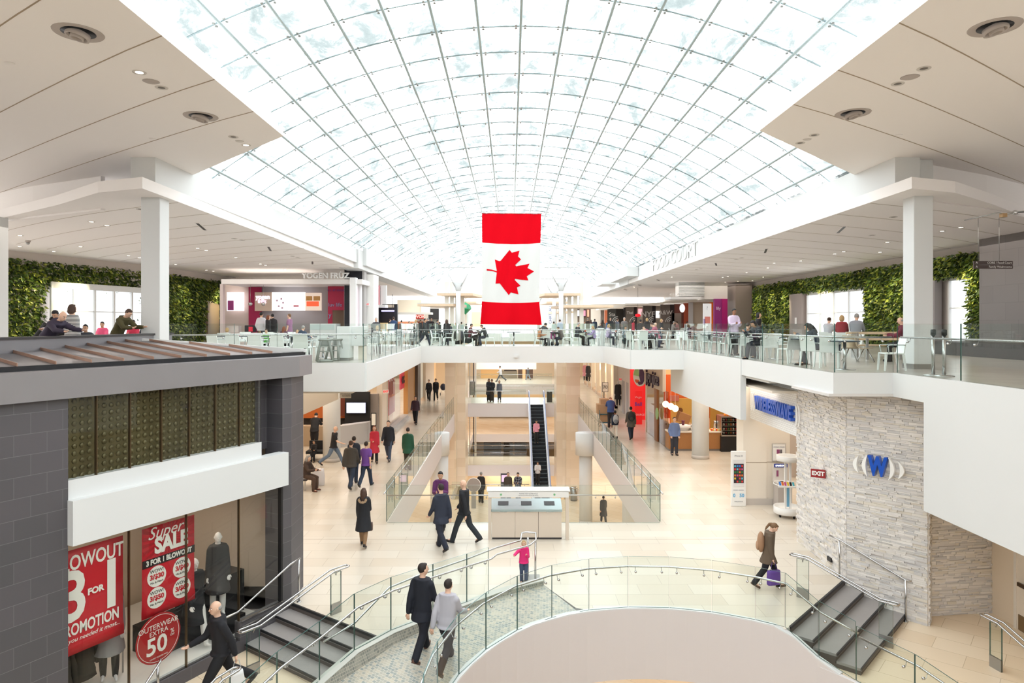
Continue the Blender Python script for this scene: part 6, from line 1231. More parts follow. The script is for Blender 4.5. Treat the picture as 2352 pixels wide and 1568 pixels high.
MB().box(-1.08, -.99, -.32, -.2, 0, 1.32).build('frame_post', M_rb, r); MB().box(1.10, 1.19, -.32, -.2, 0, 1.32).build('frame_post', M_rb, r)
MB().box(-1.12, 1.22, -.34, .1, 1.36, 1.40).box(-1.08, 1.18, -.34, -.28, 1.20, 1.37).build('sign_bar', mat('bar_white', (228, 226, 222), .4), r)
text('lettering', 'PLEASE HELP US RECYCLE', .045, frameM((.05, -.345, 1.31), (1, 0, 0)), mat('ad_grey', (120, 120, 126), .5), r, .002); text('lettering', 'separate your waste into the right opening', .032, frameM((.05, -.345, 1.26), (1, 0, 0)), mat('ad_grey', (120, 120, 126), .5), r, .002)
for x_ in (-.72, .78): m = MB().lathe([(.03, 0), (.03, .004)], (0, 0, 0), 14, smooth=False); m.build('green_badge', mat('badge_green', (130, 190, 140), .5), r, frameM((x_, -.345, 1.285), (1, 0, 0)))
MB().box(-.97, .99, -.24, .28, 0, .06).build('kickplate', M_dgrey, r)
X_, D_ = PF(1318, 1149, ZB); r = empty('litter_bin', (X_, D_, ZB), 0, 'dark grey round litter bin on the lower level by the right pylon', 'bin'); MB().lathe([(.22, 0), (.22, .78)], (0, 0, 0), 20).build('drum', M_dsteel, r); MB().lathe([(.23, .78), (.23, .84), (.12, .86)], (0, 0, 0), 20).build('rim', M_steel, r)
D_ = 53; tag(MB().box(-.2, .2, -.2, .2, 0, .8).build('litter_bin', mat('bin_dark', (60, 58, 52), .5), None, Matrix.Translation((PX(1262, D_), D_, ZL))), 'square dark bin at the head of the escalator', 'bin')
X_, D_ = PX(1088, 41), 41; r = empty('round_sign_stand', (X_, D_, ZB), 0, 'round grey disc sign on a stand on the lower level', 'sign')
MB().lathe([(.40, -.02), (.40, .02)], (0, 0, 0), 28, smooth=False).build('disc', mat('disc_grey', (168, 160, 156), .5), r, frameM((0, 0, 1.4), (1, 0, 0))); m = MB(); m.tube([(.41*math.cos(a), 0, 1.4+.41*math.sin(a)) for a in np.linspace(0, 2*PI, 28, endpoint=False)], .025, 6, closed=True); m.build('rim', M_sw, r); MB().box(-.14, .14, -.05, .05, 0, 1.0).build('stem', M_dsteel, r)
for px, lab in ((1160, 'directory kiosk screen on the lower level behind the man in the overcoat'),):
    r = empty('directory_kiosk', (PX(px-2, 46), 45, ZB-.0), 0, lab, 'kiosk')
# ================================================================ PIXEL-MEASURED PANELS HELPER
def pan(px0, px1, py0, py1, D, t, rgb, name, parent, rough=.6, emit=0, mt=None):
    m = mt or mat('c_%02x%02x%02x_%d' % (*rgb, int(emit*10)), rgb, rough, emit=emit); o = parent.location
    return MB().box(PX(px0, D)-o.x, PX(px1, D)-o.x, D-o.y, D+t-o.y, PZ(py1, D)-o.z, PZ(py0, D)-o.z).build(name, m, parent)
def ptext(px, py, D, body, h, rgb, parent, name='lettering', depth=.01, emit=0, xs=1, bold=0, xd=(1, 0)):
    o = parent.location; return text(name, body, h/F*D*1.35, frameM((PX(px, D)-o.x, D-.02-o.y, PZ(py, D)-o.z), xd), mat('t_%02x%02x%02x_%d' % (*rgb, int(emit*10)), rgb, .5, emit=emit), parent, depth, xs=xs, bold=bold)
bpy.data.objects.remove(r)
r = empty('directory_kiosk', (PX(1158, 46), 46, ZB), 0, 'directory kiosk with a pink screen on the lower level', 'kiosk'); pan(1150, 1170, 1088, 1160, 42.9 if False else 46, .2, (60, 58, 66), 'housing', r); pan(1152, 1166, 1091, 1106, 45.97, .02, (226, 190, 220), 'screen', r, emit=.4)
# ---- frozen yogurt shop
r = empty('yogurt_shop', (PX(650, 40), 40, 0), 0, 'frozen yogurt shop with glowing menu boards, magenta strips and white canopy', 'shop')
pan(508, 832, 641, 652, 38, 3.2, (238, 234, 232), 'canopy', r); pan(507, 580, 652, 775, 41.2, .1, (226, 208, 200), 'tiled_wall', r); pan(571, 600, 650, 775, 41.0, .1, (180, 36, 88), 'magenta_strip', r); pan(600, 756, 652, 775, 41.2, .1, (168, 162, 164), 'grey_wall', r)
pan(753, 790, 655, 712, 40.4, .1, (190, 40, 78), 'slogan_panel', r); pan(753, 763, 712, 757, 40.4, .1, (190, 40, 78), 'slogan_panel', r); pan(763, 790, 712, 757, 41.2, .1, (142, 124, 104), 'kitchen_door', r)
ptext(772, 666, 40.4, "it's all about", 6, (120, 60, 140), r); ptext(770, 700, 40.4, 'luv life', 9, (150, 170, 210), r); ptext(758, 723, 40.4, 'y', 12, (150, 170, 210), r)
pan(521, 560, 671, 714, 40.9, .08, (250, 246, 250), 'poster', r, emit=1.0); pan(523, 536, 690, 712, 40.85, .05, (170, 70, 140), 'cup_picture', r); pan(585, 624, 671, 714, 40.4, .2, (222, 200, 182), 'logo_board', r)
ptext(604, 682, 40.4, 'yogen', 10, (236, 226, 250), r, emit=1.5, bold=.01); ptext(602, 692, 40.4, 'früz', 9, (236, 200, 230), r, emit=1.5, bold=.01)
for a, b in ((625, 662), (663.5, 699.5)): pan(a, b, 671, 713, 40.4, .2, (252, 250, 250), 'menu_board', r, emit=1.3)
pan(701, 737, 672, 713, 40.4, .2, (226, 206, 190), 'menu_board', r, emit=.5); pan(704, 732, 692, 703, 40.38, .05, (236, 96, 60), 'price_strip', r, emit=.6); pan(703, 717, 680, 690, 40.38, .05, (216, 160, 90), 'food_picture', r); pan(720, 735, 680, 690, 40.38, .05, (216, 160, 90), 'food_picture', r)
for x_, y_ in ((646, 686), (636, 690), (650, 695), (640, 703), (648, 707)): pan(x_-2, x_+2, y_-2, y_+2, 40.38, .03, (226, 190, 210), 'dessert_picture', r)
pan(674, 686, 701, 704, 40.38, .03, (210, 60, 90), 'dessert_picture', r)
pan(505, 700, 764, 800, 38.6, 1, (236, 224, 222), 'counter', r); pan(505, 700, 770, 772, 38.55, .1, (236, 130, 170), 'pink_stripe', r); pan(712, 772, 743, 800, 38.6, 1, (230, 236, 236), 'display_counter', r); pan(712, 768, 745, 757, 38.58, .05, (206, 224, 224), 'display_glass', r)
pan(562, 583, 747, 762, 38.6, .4, (36, 36, 44), 'till', r); pan(571, 580, 750, 761, 38.57, .05, (200, 40, 60), 'till_screen', r, emit=.5); pan(520, 548, 748, 763, 39, .4, (230, 222, 220), 'frozen_machine', r)
pan(803, 817, 637, 800, 37.8, .5, (246, 246, 246), 'white_post', r); pan(818, 828, 653, 800, 38.6, .4, (244, 242, 244), 'white_post', r); pan(819.5, 821.5, 660, 760, 38.55, .05, (224, 150, 180), 'pink_stripe', r); pan(505, 512, 652, 775, 38.4, .3, (232, 216, 214), 'side_post', r)
ptext(748, 633.5, 38, 'YOGEN FRÜZ', 13, (246, 246, 246), r, depth=.12, bold=.012)
for x_, y_ in ((575, 698), (605, 698)): m = MB(); m.ell((PX(x_, 39)-r.location.x, -1, PZ(y_, 39)), (.11, .11, .11), 0, 12, 8); m.tube([(PX(x_, 39)-r.location.x, -1, PZ(y_, 39)), (PX(x_, 39)-r.location.x, -1, PZ(652, 38))], .008, 4); m.build('pendant_globe', M_steel, r)
r = empty('black_portal_column', (PX(812, 39.2), 39.2, 0), 0, 'tall black panel column beside the yogurt shop', 'column'); pan(791, 832, 593, 775, 39.3, .6, (34, 36, 44), 'black_panel', r); pan(832, 837, 593, 775, 39.3, .6, (186, 182, 180), 'side_face', r)
r = empty('white_pier', (PX(848, 40), 40, 0), 0, 'white pier right of the tall black column', 'pillar'); pan(838, 858, 630, 775, 40, 1.5, (238, 236, 232), 'pier', r)
def stall(name, label, D, items, texts=()):
    r = empty(name, (PX(items[0][0], D), D, 0), 0, label, 'shop')
    for it in items: pan(*it[:4], D+it[4], it[5], it[6], it[7], r, emit=it[8] if len(it) > 8 else 0)
    for tx in texts: ptext(*tx[:2], D+tx[2], *tx[3:6], r, emit=tx[6] if len(tx) > 6 else 0, bold=.006, xs=tx[7] if len(tx) > 7 else 1)
    return r
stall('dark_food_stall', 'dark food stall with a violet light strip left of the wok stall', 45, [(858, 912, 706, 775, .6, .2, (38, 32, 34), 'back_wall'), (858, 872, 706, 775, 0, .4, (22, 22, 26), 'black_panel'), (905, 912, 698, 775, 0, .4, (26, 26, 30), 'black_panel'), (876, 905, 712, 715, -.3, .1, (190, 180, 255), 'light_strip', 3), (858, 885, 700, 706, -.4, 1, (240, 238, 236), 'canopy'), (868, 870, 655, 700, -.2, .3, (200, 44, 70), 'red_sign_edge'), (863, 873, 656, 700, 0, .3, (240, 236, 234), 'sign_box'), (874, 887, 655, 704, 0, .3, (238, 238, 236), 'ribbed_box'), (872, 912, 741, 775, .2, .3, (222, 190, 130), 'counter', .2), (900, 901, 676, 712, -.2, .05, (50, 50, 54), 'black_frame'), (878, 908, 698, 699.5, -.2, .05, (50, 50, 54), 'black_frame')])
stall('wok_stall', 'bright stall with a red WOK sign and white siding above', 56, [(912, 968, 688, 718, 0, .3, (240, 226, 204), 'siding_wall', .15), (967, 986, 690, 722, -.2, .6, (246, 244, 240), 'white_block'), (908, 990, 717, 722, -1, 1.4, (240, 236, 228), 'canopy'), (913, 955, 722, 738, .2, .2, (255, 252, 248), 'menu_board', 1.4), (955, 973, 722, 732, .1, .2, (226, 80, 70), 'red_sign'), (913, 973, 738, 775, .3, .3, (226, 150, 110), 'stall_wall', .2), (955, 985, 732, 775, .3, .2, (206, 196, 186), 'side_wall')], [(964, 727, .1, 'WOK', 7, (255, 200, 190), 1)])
stall('dark_shop_front', 'far dark storefront behind the left slatted tower', 64, [(984, 1008, 709, 733, 0, .3, (56, 54, 54), 'dark_fascia'), (984, 1022, 703, 709, .0, .3, (214, 204, 194), 'header'), (1008, 1017, 709, 740, -.2, .3, (240, 242, 246), 'light_box', .5), (984, 1008, 733, 760, .2, .2, (150, 150, 140), 'interior')])
stall('far_bright_shops', 'far warm lit shopfronts left of the flag', 78, [(1082, 1104, 716, 750, 0, .3, (246, 206, 160), 'warm_window', .5), (1076, 1083, 690, 750, -.2, .3, (244, 244, 242), 'white_pier'), (1055, 1076, 700, 750, .1, .3, (206, 214, 208), 'glass_front')])
r = empty('green_gem_ornament', (PX(1069, 60), 60, PZ(708, 60)), 0, 'faceted green hanging ornament left of the flag', 'decoration'); MB().lathe([(.001, -.55), (.52, -.05), (.45, .25), (.001, .55)], (0, 0, 0), 7, smooth=False).build('faceted_body', mat('gem_green', (30, 140, 90), .4), r); MB().tube([(0, 0, .5), (0, 0, 5.2)], .01, 4).build('wire', M_dsteel, r)
stall('far_white_storefront', 'far white storefront with vertical blue and small red lettering right of the flag', 77.5, [(1240, 1312, 688, 760, 0, .3, (244, 244, 242), 'white_facade'), (1240, 1262, 668, 688, 0, .3, (242, 242, 242), 'upper_facade')], [(1246, 678, 0, 'H&M', 9, (236, 90, 100), .4)])
rr_ = COL.objects[-1]
for o in COL.objects:
    if o.name.startswith('far_white_storefront'): r = o
text('lettering', 'CHATEAU', .44, frameM((PX(1264, 77.5)-r.location.x, -.02, PZ(723, 77.5)), (0, 0, 1), (-1, 0, 0)), mat('t_blue', (110, 124, 170), .5), r, .02)
r = stall('screen_wall', 'brown wall with a wall screen under the far right ceiling', 66, [(1322, 1357, 708, 760, 0, .3, (132, 112, 96), 'brown_panel'), (1322, 1357, 700, 709, -.1, .4, (30, 28, 28), 'black_header'), (1323, 1346, 711, 727, -.15, .1, (30, 30, 34), 'screen_frame'), (1324.5, 1333, 712.5, 725.5, -.18, .05, (240, 236, 250), 'screen_left', 1.2), (1333, 1345, 712.5, 725.5, -.18, .05, (200, 130, 150), 'screen_right', .8), (1349, 1353, 711, 727, -.15, .1, (240, 160, 130), 'neon_column', .8), (1294, 1300, 686, 760, .3, .3, (60, 66, 76), 'slate_wall')])
# food stalls right
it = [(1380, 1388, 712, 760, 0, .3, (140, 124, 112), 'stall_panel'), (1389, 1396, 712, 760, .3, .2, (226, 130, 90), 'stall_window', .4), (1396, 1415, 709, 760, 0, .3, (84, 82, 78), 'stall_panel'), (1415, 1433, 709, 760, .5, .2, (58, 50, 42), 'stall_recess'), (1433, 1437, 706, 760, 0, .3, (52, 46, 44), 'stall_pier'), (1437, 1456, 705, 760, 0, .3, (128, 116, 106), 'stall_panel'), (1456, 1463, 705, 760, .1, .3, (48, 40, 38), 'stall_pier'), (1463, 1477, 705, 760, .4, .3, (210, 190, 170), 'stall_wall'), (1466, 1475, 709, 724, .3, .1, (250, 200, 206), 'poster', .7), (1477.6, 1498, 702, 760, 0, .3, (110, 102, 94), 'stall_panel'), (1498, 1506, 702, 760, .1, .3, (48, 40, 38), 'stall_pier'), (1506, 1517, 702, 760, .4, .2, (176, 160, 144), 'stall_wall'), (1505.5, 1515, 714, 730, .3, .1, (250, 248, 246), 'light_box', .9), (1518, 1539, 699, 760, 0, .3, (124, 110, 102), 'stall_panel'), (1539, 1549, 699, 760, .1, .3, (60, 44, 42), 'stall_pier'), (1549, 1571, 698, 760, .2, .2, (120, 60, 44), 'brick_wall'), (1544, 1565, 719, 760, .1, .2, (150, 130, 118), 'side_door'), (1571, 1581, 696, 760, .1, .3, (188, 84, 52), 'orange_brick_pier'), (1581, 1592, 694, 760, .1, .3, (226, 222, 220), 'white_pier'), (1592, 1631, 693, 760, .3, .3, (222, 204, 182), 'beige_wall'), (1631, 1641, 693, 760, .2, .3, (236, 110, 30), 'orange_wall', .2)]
r = stall('food_stall_row', 'row of grey branded food stalls under the curved canopy on the right', 60, it, [(1406, 722, 0, 'Sta', 9, (220, 216, 210)), (1446.5, 718, 0, 'Thai', 6, (230, 224, 216)), (1488, 722, 0, 'NYF', 13, (226, 220, 212)), (1528.5, 718, 0, 'A&W', 10, (230, 222, 214))])
o_ = r.location
pts = [(PX(1370, 60), 708), (PX(1396, 60), 706), (PX(1432, 60), 698), (PX(1475, 60), 698), (PX(1500, 60), 697), (PX(1531, 60), 692), (PX(1578, 60), 690), (PX(1642, 60), 690)]
m = MB(); m.loft([[(x-o_.x, -1.6, PZ(y, 60)-.16), (x-o_.x, .4, PZ(y, 60)-.16), (x-o_.x, .4, PZ(y, 60)+.02), (x-o_.x, -1.6, PZ(y, 60)+.02)] for x, y in pts], 0, True, False); m.build('curved_canopy', M_cream, r)
m = MB().lathe([(.28, 0), (.28, .12)], (0, 0, 0), 20, smooth=False); m.build('round_sign', mat('kf_white', (250, 240, 240), .4, emit=1), r, frameM((PX(1564, 60)-o_.x, -.4, PZ(708, 60)), (1, 0, 0)) @ Matrix.Diagonal((.8, 1.3, 1, 1)))
for i in (1406, 1446.5, 1488, 1528.5):
    m = MB(); [m.tube([(PX(i, 60)-o_.x+.5+q*math.cos(a), -.03, PZ(740, 60)+q*math.sin(a)) for a in np.linspace(PI/2, PI, 8)], .03, 4) for q in (.22, .36, .5)]; m.build('ring_motif', M_sw, r)
r = empty('red_paper_lantern', (PX(1465, 58), 58, PZ(724, 58)), 0, 'red lantern hanging among the right food stalls', 'lamp'); MB().ell((0, 0, 0), (.24, .2, .14), 0, 12, 8).build('lantern', mat('lantern_red', (230, 20, 36), .5, emit=.8), r); MB().tube([(0, 0, .1), (0, 0, 2.35)], .01, 4).build('cord', M_black, r)
r = stall('magenta_shop_end', 'magenta panels and white ribbed box at the end of the right food stalls', 50, [(1641, 1659, 686, 775, 0, .3, (150, 40, 120), 'magenta_panel'), (1659, 1671, 686, 775, -.1, .3, (176, 12, 110), 'magenta_pier'), (1618, 1671, 643, 687, .2, 2, (226, 220, 214), 'plain_block'), (1559, 1618, 645, 680, 0, 1, (240, 240, 238), 'ribbed_block'), (1541, 1604, 681, 687, -1, 2, (236, 234, 234), 'gelato_canopy')], [(1556, 676.5, -1, 'GELATO', 7, (240, 236, 232)), (1650, 708, 0, 'lily', 7, (230, 190, 220))])
m = MB(); [m.tube([(PX(1559, 50)-r.location.x, -.02, PZ(648+3.4*k, 50)), (PX(1618, 50)-r.location.x, -.02, PZ(648+3.4*k, 50))], .045, 6) for k in range(10)]; rb = m.build('ribs', M_white, r); rb['kind'] = 'stuff'
r = empty('rollup_banner', (PX(1624.5, 38), 38, 0), 0, 'white roll-up banner with pastry pictures before the beige wall', 'banner'); pan(1615, 1634, 697, 775, 38, .05, (240, 240, 242), 'print', r); pan(1619, 1631, 727, 742, 37.97, .02, (206, 120, 110), 'picture', r); pan(1616, 1620, 732, 746, 37.97, .02, (160, 130, 170), 'picture', r); ptext(1624, 708, 38, '?', 9, (180, 180, 186), r); MB().box(-.3, .3, -.12, .12, 0, .06).build('foot', M_dsteel, r)
# ================================================================ MAIN LEVEL SHOPS
def yz(parent, D0, D1, z0, z1, X, t, rgb, name, emit=0, mt=None, rough=.5):
    o = parent.location; m = mt or mat('c_%02x%02x%02x_%d' % (*rgb, int(emit*10)), rgb, rough, emit=emit); a, b = sorted((X, X+t)); return MB().box(a-o.x, b-o.x, D0-o.y, D1-o.y, z0-o.z, z1-o.z).build(name, m, parent)
r = empty('service_desk', (PX(810, 34), 34, ZL), 0, 'grey angled service desk with a black wall and screen behind', 'desk')
m = MB(); m.prism([(PX(778, 33.4)-r.location.x, -.6), (PX(848, 35)-r.location.x, .8), (PX(848, 35)-r.location.x, 1.4), (PX(778, 33.4)-r.location.x, .2)], 0, 1.05); m.build('desk_front', mat('desk_grey', (186, 182, 180), .5), r)
MB().box(PX(697, 33.8)-r.location.x, PX(760, 33.8)-r.location.x, -.2, .3, 0, 1.0).build('desk_left', mat('desk_tan', (170, 148, 122), .5), r)
pan(697, 792, 930, 960, 36.5, .2, (196, 104, 44), 'timber_wall', r); pan(697, 860, 905, 975, 36.8, .2, (26, 26, 30), 'black_wall', r); pan(792, 848, 900, 975, 36, .3, (22, 22, 26), 'black_panel', r); pan(778, 795, 912, 955, 36.2, .2, (110, 48, 28), 'dark_timber', r)
pan(848, 868, 905, 1010, 36.4, .3, (150, 138, 130), 'taupe_pier', r)
r = empty('wall_screen', (PX(818, 35.8), 35.7, PZ(936, 35.8)), 0, 'lit wall screen above the service desk', 'screen'); pan(794, 841, 923, 950, 35.8, .1, (18, 22, 34), 'frame', r); pan(796, 839, 925, 948, 35.75, .04, (224, 228, 255), 'display', r, emit=1.2)
r = empty('black_easel_board', (PX(858, 34.5), 34.5, ZL), 0, 'framed blank notice board on an easel beside the service desk', 'board'); pan(852, 864, 948, 978, 34.5, .06, (40, 38, 40), 'frame', r); pan(853.5, 862.5, 950, 976, 34.45, .04, (236, 230, 220), 'sheet', r); pan(851, 858, 960, 1010, 34.6, .1, (26, 26, 28), 'easel', r)
r = empty('hanging_notice', (PX(792, 28.5), 28.5, Z(3.3)), 0, 'small grey parking notice hanging below the left slab edge', 'sign'); pan(780, 806, 900, 914, 28.5, .05, (176, 170, 158), 'board', r); ptext(796, 904, 28.5, 'INFORMATION', 3, (60, 58, 56), r); ptext(796, 909, 28.5, 'NO ENTRY', 3, (60, 58, 56), r)
r = empty('bench', (-7.9, 25.3, ZL), 0, 'low bench behind the charcoal pillar with a seated person', 'bench'); MB().box(-.5, .5, -.5, .5, .36, .42).build('seat', M_dgrey, r)
for sx in (-1, 1):
    for sy in (-1, 1): MB().box(sx*.42-.02, sx*.42+.02, sy*.42-.02, sy*.42+.02, 0, .36).build('leg', M_steel, r)
r = empty('armchair', (PX(722, 30.2), 30.6, ZL), 0, 'black waiting chair with a pale steel frame near the left round column', 'chair'); MB().box(-.4, .4, -.35, .3, .3, .42).box(-.4, .4, .22, .32, .42, .8).build('seat_shell', colm((26, 26, 28)), r); MB().tube([(-.38, -.3, 0), (-.38, -.3, .3), (.38, -.3, .3), (.38, -.3, 0)], .015, 6).build('frame', M_steel, r)
ST = Z(1.95)
LS = empty('left_storefronts', (-6.8, 40, ZL), 0, 'cream storefronts with a red curtained window along the left walkway', 'shop')
yz(LS, 36.8, 38.2, ZL, -.8, -6.9, -.3, (240, 224, 206), 'cream_wall'); yz(LS, 38.2, 38.35, ZL, -.8, -6.85, -.3, (226, 216, 206), 'door_jamb')
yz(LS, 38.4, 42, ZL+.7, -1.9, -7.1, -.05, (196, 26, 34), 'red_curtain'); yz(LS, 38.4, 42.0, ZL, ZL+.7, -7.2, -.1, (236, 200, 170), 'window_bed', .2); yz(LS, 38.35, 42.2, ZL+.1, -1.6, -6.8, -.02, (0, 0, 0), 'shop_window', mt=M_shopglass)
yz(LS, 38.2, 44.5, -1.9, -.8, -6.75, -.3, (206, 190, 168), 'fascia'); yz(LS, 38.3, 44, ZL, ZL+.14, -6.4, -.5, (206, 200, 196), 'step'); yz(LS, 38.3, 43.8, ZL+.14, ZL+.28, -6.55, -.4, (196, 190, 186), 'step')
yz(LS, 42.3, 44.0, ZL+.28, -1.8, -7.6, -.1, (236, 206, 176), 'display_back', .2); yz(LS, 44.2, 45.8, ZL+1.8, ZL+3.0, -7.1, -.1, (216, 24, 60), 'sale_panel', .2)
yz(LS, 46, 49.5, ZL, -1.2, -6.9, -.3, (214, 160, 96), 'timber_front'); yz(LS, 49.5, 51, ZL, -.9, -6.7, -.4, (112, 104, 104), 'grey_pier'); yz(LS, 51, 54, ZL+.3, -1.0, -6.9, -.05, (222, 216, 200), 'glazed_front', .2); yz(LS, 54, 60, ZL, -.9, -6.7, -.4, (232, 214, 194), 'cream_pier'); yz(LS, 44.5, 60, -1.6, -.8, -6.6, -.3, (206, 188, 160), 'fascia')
text('lettering', '40%', .7, frameM((-7.05+6.8, 45-40, ZL+2.35-ZL), (0, 1, 0)), M_bk, LS, .02)
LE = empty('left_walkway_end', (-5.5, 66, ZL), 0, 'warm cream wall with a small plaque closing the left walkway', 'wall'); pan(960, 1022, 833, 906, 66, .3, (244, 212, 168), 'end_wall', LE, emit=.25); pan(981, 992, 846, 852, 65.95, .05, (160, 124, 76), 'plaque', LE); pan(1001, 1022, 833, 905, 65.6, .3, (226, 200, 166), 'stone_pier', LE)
for px, D, lab in ((903, 41, 'dark hanging garment display above the red curtain, left one'),): pass
r = empty('sandwich_notice', (PX(966, 55), 55, ZL), 0, 'white framed notice beside the left walkway storefronts', 'sign'); pan(962, 971, 884, 897, 55, .1, (232, 224, 216), 'board', r); pan(962, 971, 900, 924, 55, .3, (214, 196, 176), 'plinth', r); pan(964.5, 968.5, 888, 891, 54.95, .02, (40, 40, 50), 'picture', r)
r = empty('stroller', (PX(1018, 58), 58, ZL), 0, 'dark pushchair half hidden by the left pylon', 'stroller'); MB().ell((0, 0, .7), (.25, .35, .3), 0, 12, 8).build('hood', colm((40, 40, 60)), r); MB().tube([(-.2, -.3, .15), (0, .3, .9), (.2, -.3, .15)], .02, 6).build('frame', M_steel, r)
for sx in (-1, 1): MB().lathe([(.12, -.02), (.12, .02)], (0, 0, 0), 14).build('wheel', M_black, r, Matrix.Translation((sx*.22, -.25, .12)) @ Matrix.Rotation(PI/2, 4, 'Y'))
# right side
RS = empty('juice_bar', (7.7, 36, ZL), 0, 'juice bar with bronze glass front, round J logo and dark lettering', 'shop')
yz(RS, 33.0, 38.0, ZL, Z(3.3), 7.62, .03, (0, 0, 0), 'bronze_glazing', mt=glassmat('bronze_glass', (.78, .70, .60), .9)); yz(RS, 33.0, 38.0, ZL, ZL+1.2, 7.75, .1, (176, 146, 116), 'dado_panel'); yz(RS, 35.2, 35.8, ZL, Z(3.2), 7.55, .1, (150, 100, 62), 'timber_post')
yz(RS, 32.9, 40.5, Z(1.86), -.8, 7.6, .3, (196, 186, 172), 'upper_glazed_band'); yz(RS, 33.6, 38.2, Z(3.35), Z(1.9), 7.5, .15, (202, 184, 166), 'sign_board')
text('lettering', 'jugo juice', .95, frameM((7.46-7.7, 35.9-36, Z(2.85)-ZL), (0, -1, 0)), mat('jj_purple', (52, 34, 62), .4), RS, .08, xs=.85, bold=.02)
m = MB().lathe([(.58, -.04), (.58, .04)], (0, 0, 0), 30, smooth=False); m.build('round_logo', mat('logo_cream', (226, 222, 210), .4), RS, frameM((7.40-7.7, 39.0-36, Z(3.0)-ZL), (.45, -.9, 0)))
def sector(a0, a1, rgb, r0=0, r1=.52, cx=0, cy=0):
    m = MB(); ps = [(cx+r0*math.cos(a), cy+r0*math.sin(a), .05) for a in np.linspace(a0, a1, 10)]+[(cx+r1*math.cos(a), cy+r1*math.sin(a), .05) for a in np.linspace(a1, a0, 10)]; m.add(ps, [(i, i+1, 18-i, 19-i) for i in range(9)], 0); m.build('logo_segment', mat('lg_%d_%d_%d' % rgb, rgb, .4), RS, frameM((7.40-7.7, 39.0-36, Z(3.0)-ZL), (.45, -.9, 0)))
sector(1.7, 3.1, (168, 200, 130)); sector(-1.2, 1.5, (70, 40, 80)); sector(3.2, 6.2, (214, 96, 48), 0, .2, -.2, -.2); sector(3.2, 6.2, (90, 44, 70), 0, .2, .05, -.3)
m = MB().lathe([(.30, -.02), (.30, .02)], (0, 0, 0), 24, smooth=False); m.build('round_badge', mat('badge_violet', (150, 190, 120), .4), RS, frameM((7.50-7.7, 34.9-36, Z(4.6)-ZL), (0, -1, 0)))
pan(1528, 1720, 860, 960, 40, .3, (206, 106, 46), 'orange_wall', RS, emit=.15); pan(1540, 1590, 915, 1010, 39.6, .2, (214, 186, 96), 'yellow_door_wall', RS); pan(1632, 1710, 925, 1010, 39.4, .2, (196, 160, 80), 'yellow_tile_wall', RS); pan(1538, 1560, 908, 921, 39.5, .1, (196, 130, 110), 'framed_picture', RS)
m = MB().lathe([(.14*1, 0), (.14, .03)], (0, 0, 0), 18, smooth=False); m.build('porthole', mat('porthole', (120, 84, 44), .5), RS, frameM((PX(1562, 39.5)-7.7, 3.5, PZ(942, 39.5)-ZL), (1, 0, 0)) @ Matrix.Scale(1.1, 4))
r = empty('juice_counter', (PX(1600, 32.6), 32.6, ZL), 0, 'wood-fronted juice counter with a pale worktop', 'counter'); M_wood = mat('oak_front', (176, 122, 72), .5, var=.08, scale=30)
MB().box(PX(1536, 32.6)-r.location.x, PX(1658, 32.6)-r.location.x, 0, .7, .1, .88).build('wood_front', M_wood, r); MB().box(PX(1536, 32.6)-r.location.x-.02, PX(1658, 32.6)-r.location.x+.02, -.05, .75, .88, .94).build('worktop', M_cream, r); MB().box(PX(1537, 32.6)-r.location.x, PX(1657, 32.6)-r.location.x, .04, .68, 0, .1).build('kickplate', mat('kick_grey', (140, 132, 126), .5), r)
def smalls(name, label, x, y, z, prof, rgb, cat, m_=None, n=14): o = MB().lathe(prof, (0, 0, 0), n).build(name, m_ or colm(rgb, .4, 'glaze'), None, Matrix.Translation((x, y, z))); return tag(o, label, cat)
cz = ZL+.94
smalls('mixing_bowl', 'large white bowl with orange rim on the juice counter', PX(1571, 32.9), 32.9, cz, [(.2, 0), (.2, .1), (.32, .14), (.32, .26), (.28, .26)], (240, 236, 232), 'bowl')
smalls('drink_cup', 'dark red drink cup standing on the white bowl', PX(1569, 32.9), 32.9, cz+.26, [(.06, 0), (.08, .2), (.085, .21), (.08, .22)], (110, 40, 60), 'cup')
for i, px in enumerate((1582, 1587)): smalls('shaker', ['left metal shaker beside the bowl on the juice counter', 'right metal shaker beside the bowl on the juice counter'][i], PX(px, 32.9), 32.9, cz, [(.06, 0), (.05, .22), (.05, .28)], (0, 0, 0), 'shaker', M_steel)
for i, px in enumerate((1643, 1649, 1654)): smalls('steel_blender', ['leftmost', 'middle', 'rightmost'][i]+' of three steel blender jugs right of the round column', PX(px, 33.2), 33.2, cz, [(.09, 0), (.08, .35), (.08, .42)], (0, 0, 0), 'blender', M_steel)
rnd = random.Random(3)
for i in range(14): o = MB().ell((0, 0, 0), (.05, .05, .05), 0, 8, 6).build('snack_item', colm([(226, 60, 40), (240, 190, 60), (230, 226, 220)][i % 3]), None, Matrix.Translation((PX(1634+(i % 7)*3.5, 32.8), 32.75+.18*(i//7), cz+.05))); tag(o, 'small red, yellow or white snack pack on the counter right of the column', 'snack', 'snack packs by the fridge')
r = empty('display_fridge', (PX(1682, 32.4), 32.4, ZL), 0, 'glass-fronted display fridge with black base and food shelves', 'fridge'); hw = PX(1708, 32.4)-PX(1657, 32.4)
MB().box(-hw/2, hw/2, 0, .8, 0, .74).build('black_base', M_black, r); MB().box(-hw/2, hw/2, .0, .8, 1.62, 1.68).box(-hw/2, -hw/2+.04, 0, .8, .74, 1.62).box(hw/2-.04, hw/2, 0, .8, .74, 1.62).box(-hw/2, hw/2, -.05, .05, .74, .80).build('steel_frame', M_steel, r)
MB().box(-hw/2, hw/2, .7, .8, .74, 1.62).build('back_panel', mat('fridge_back', (90, 96, 104), .5), r)
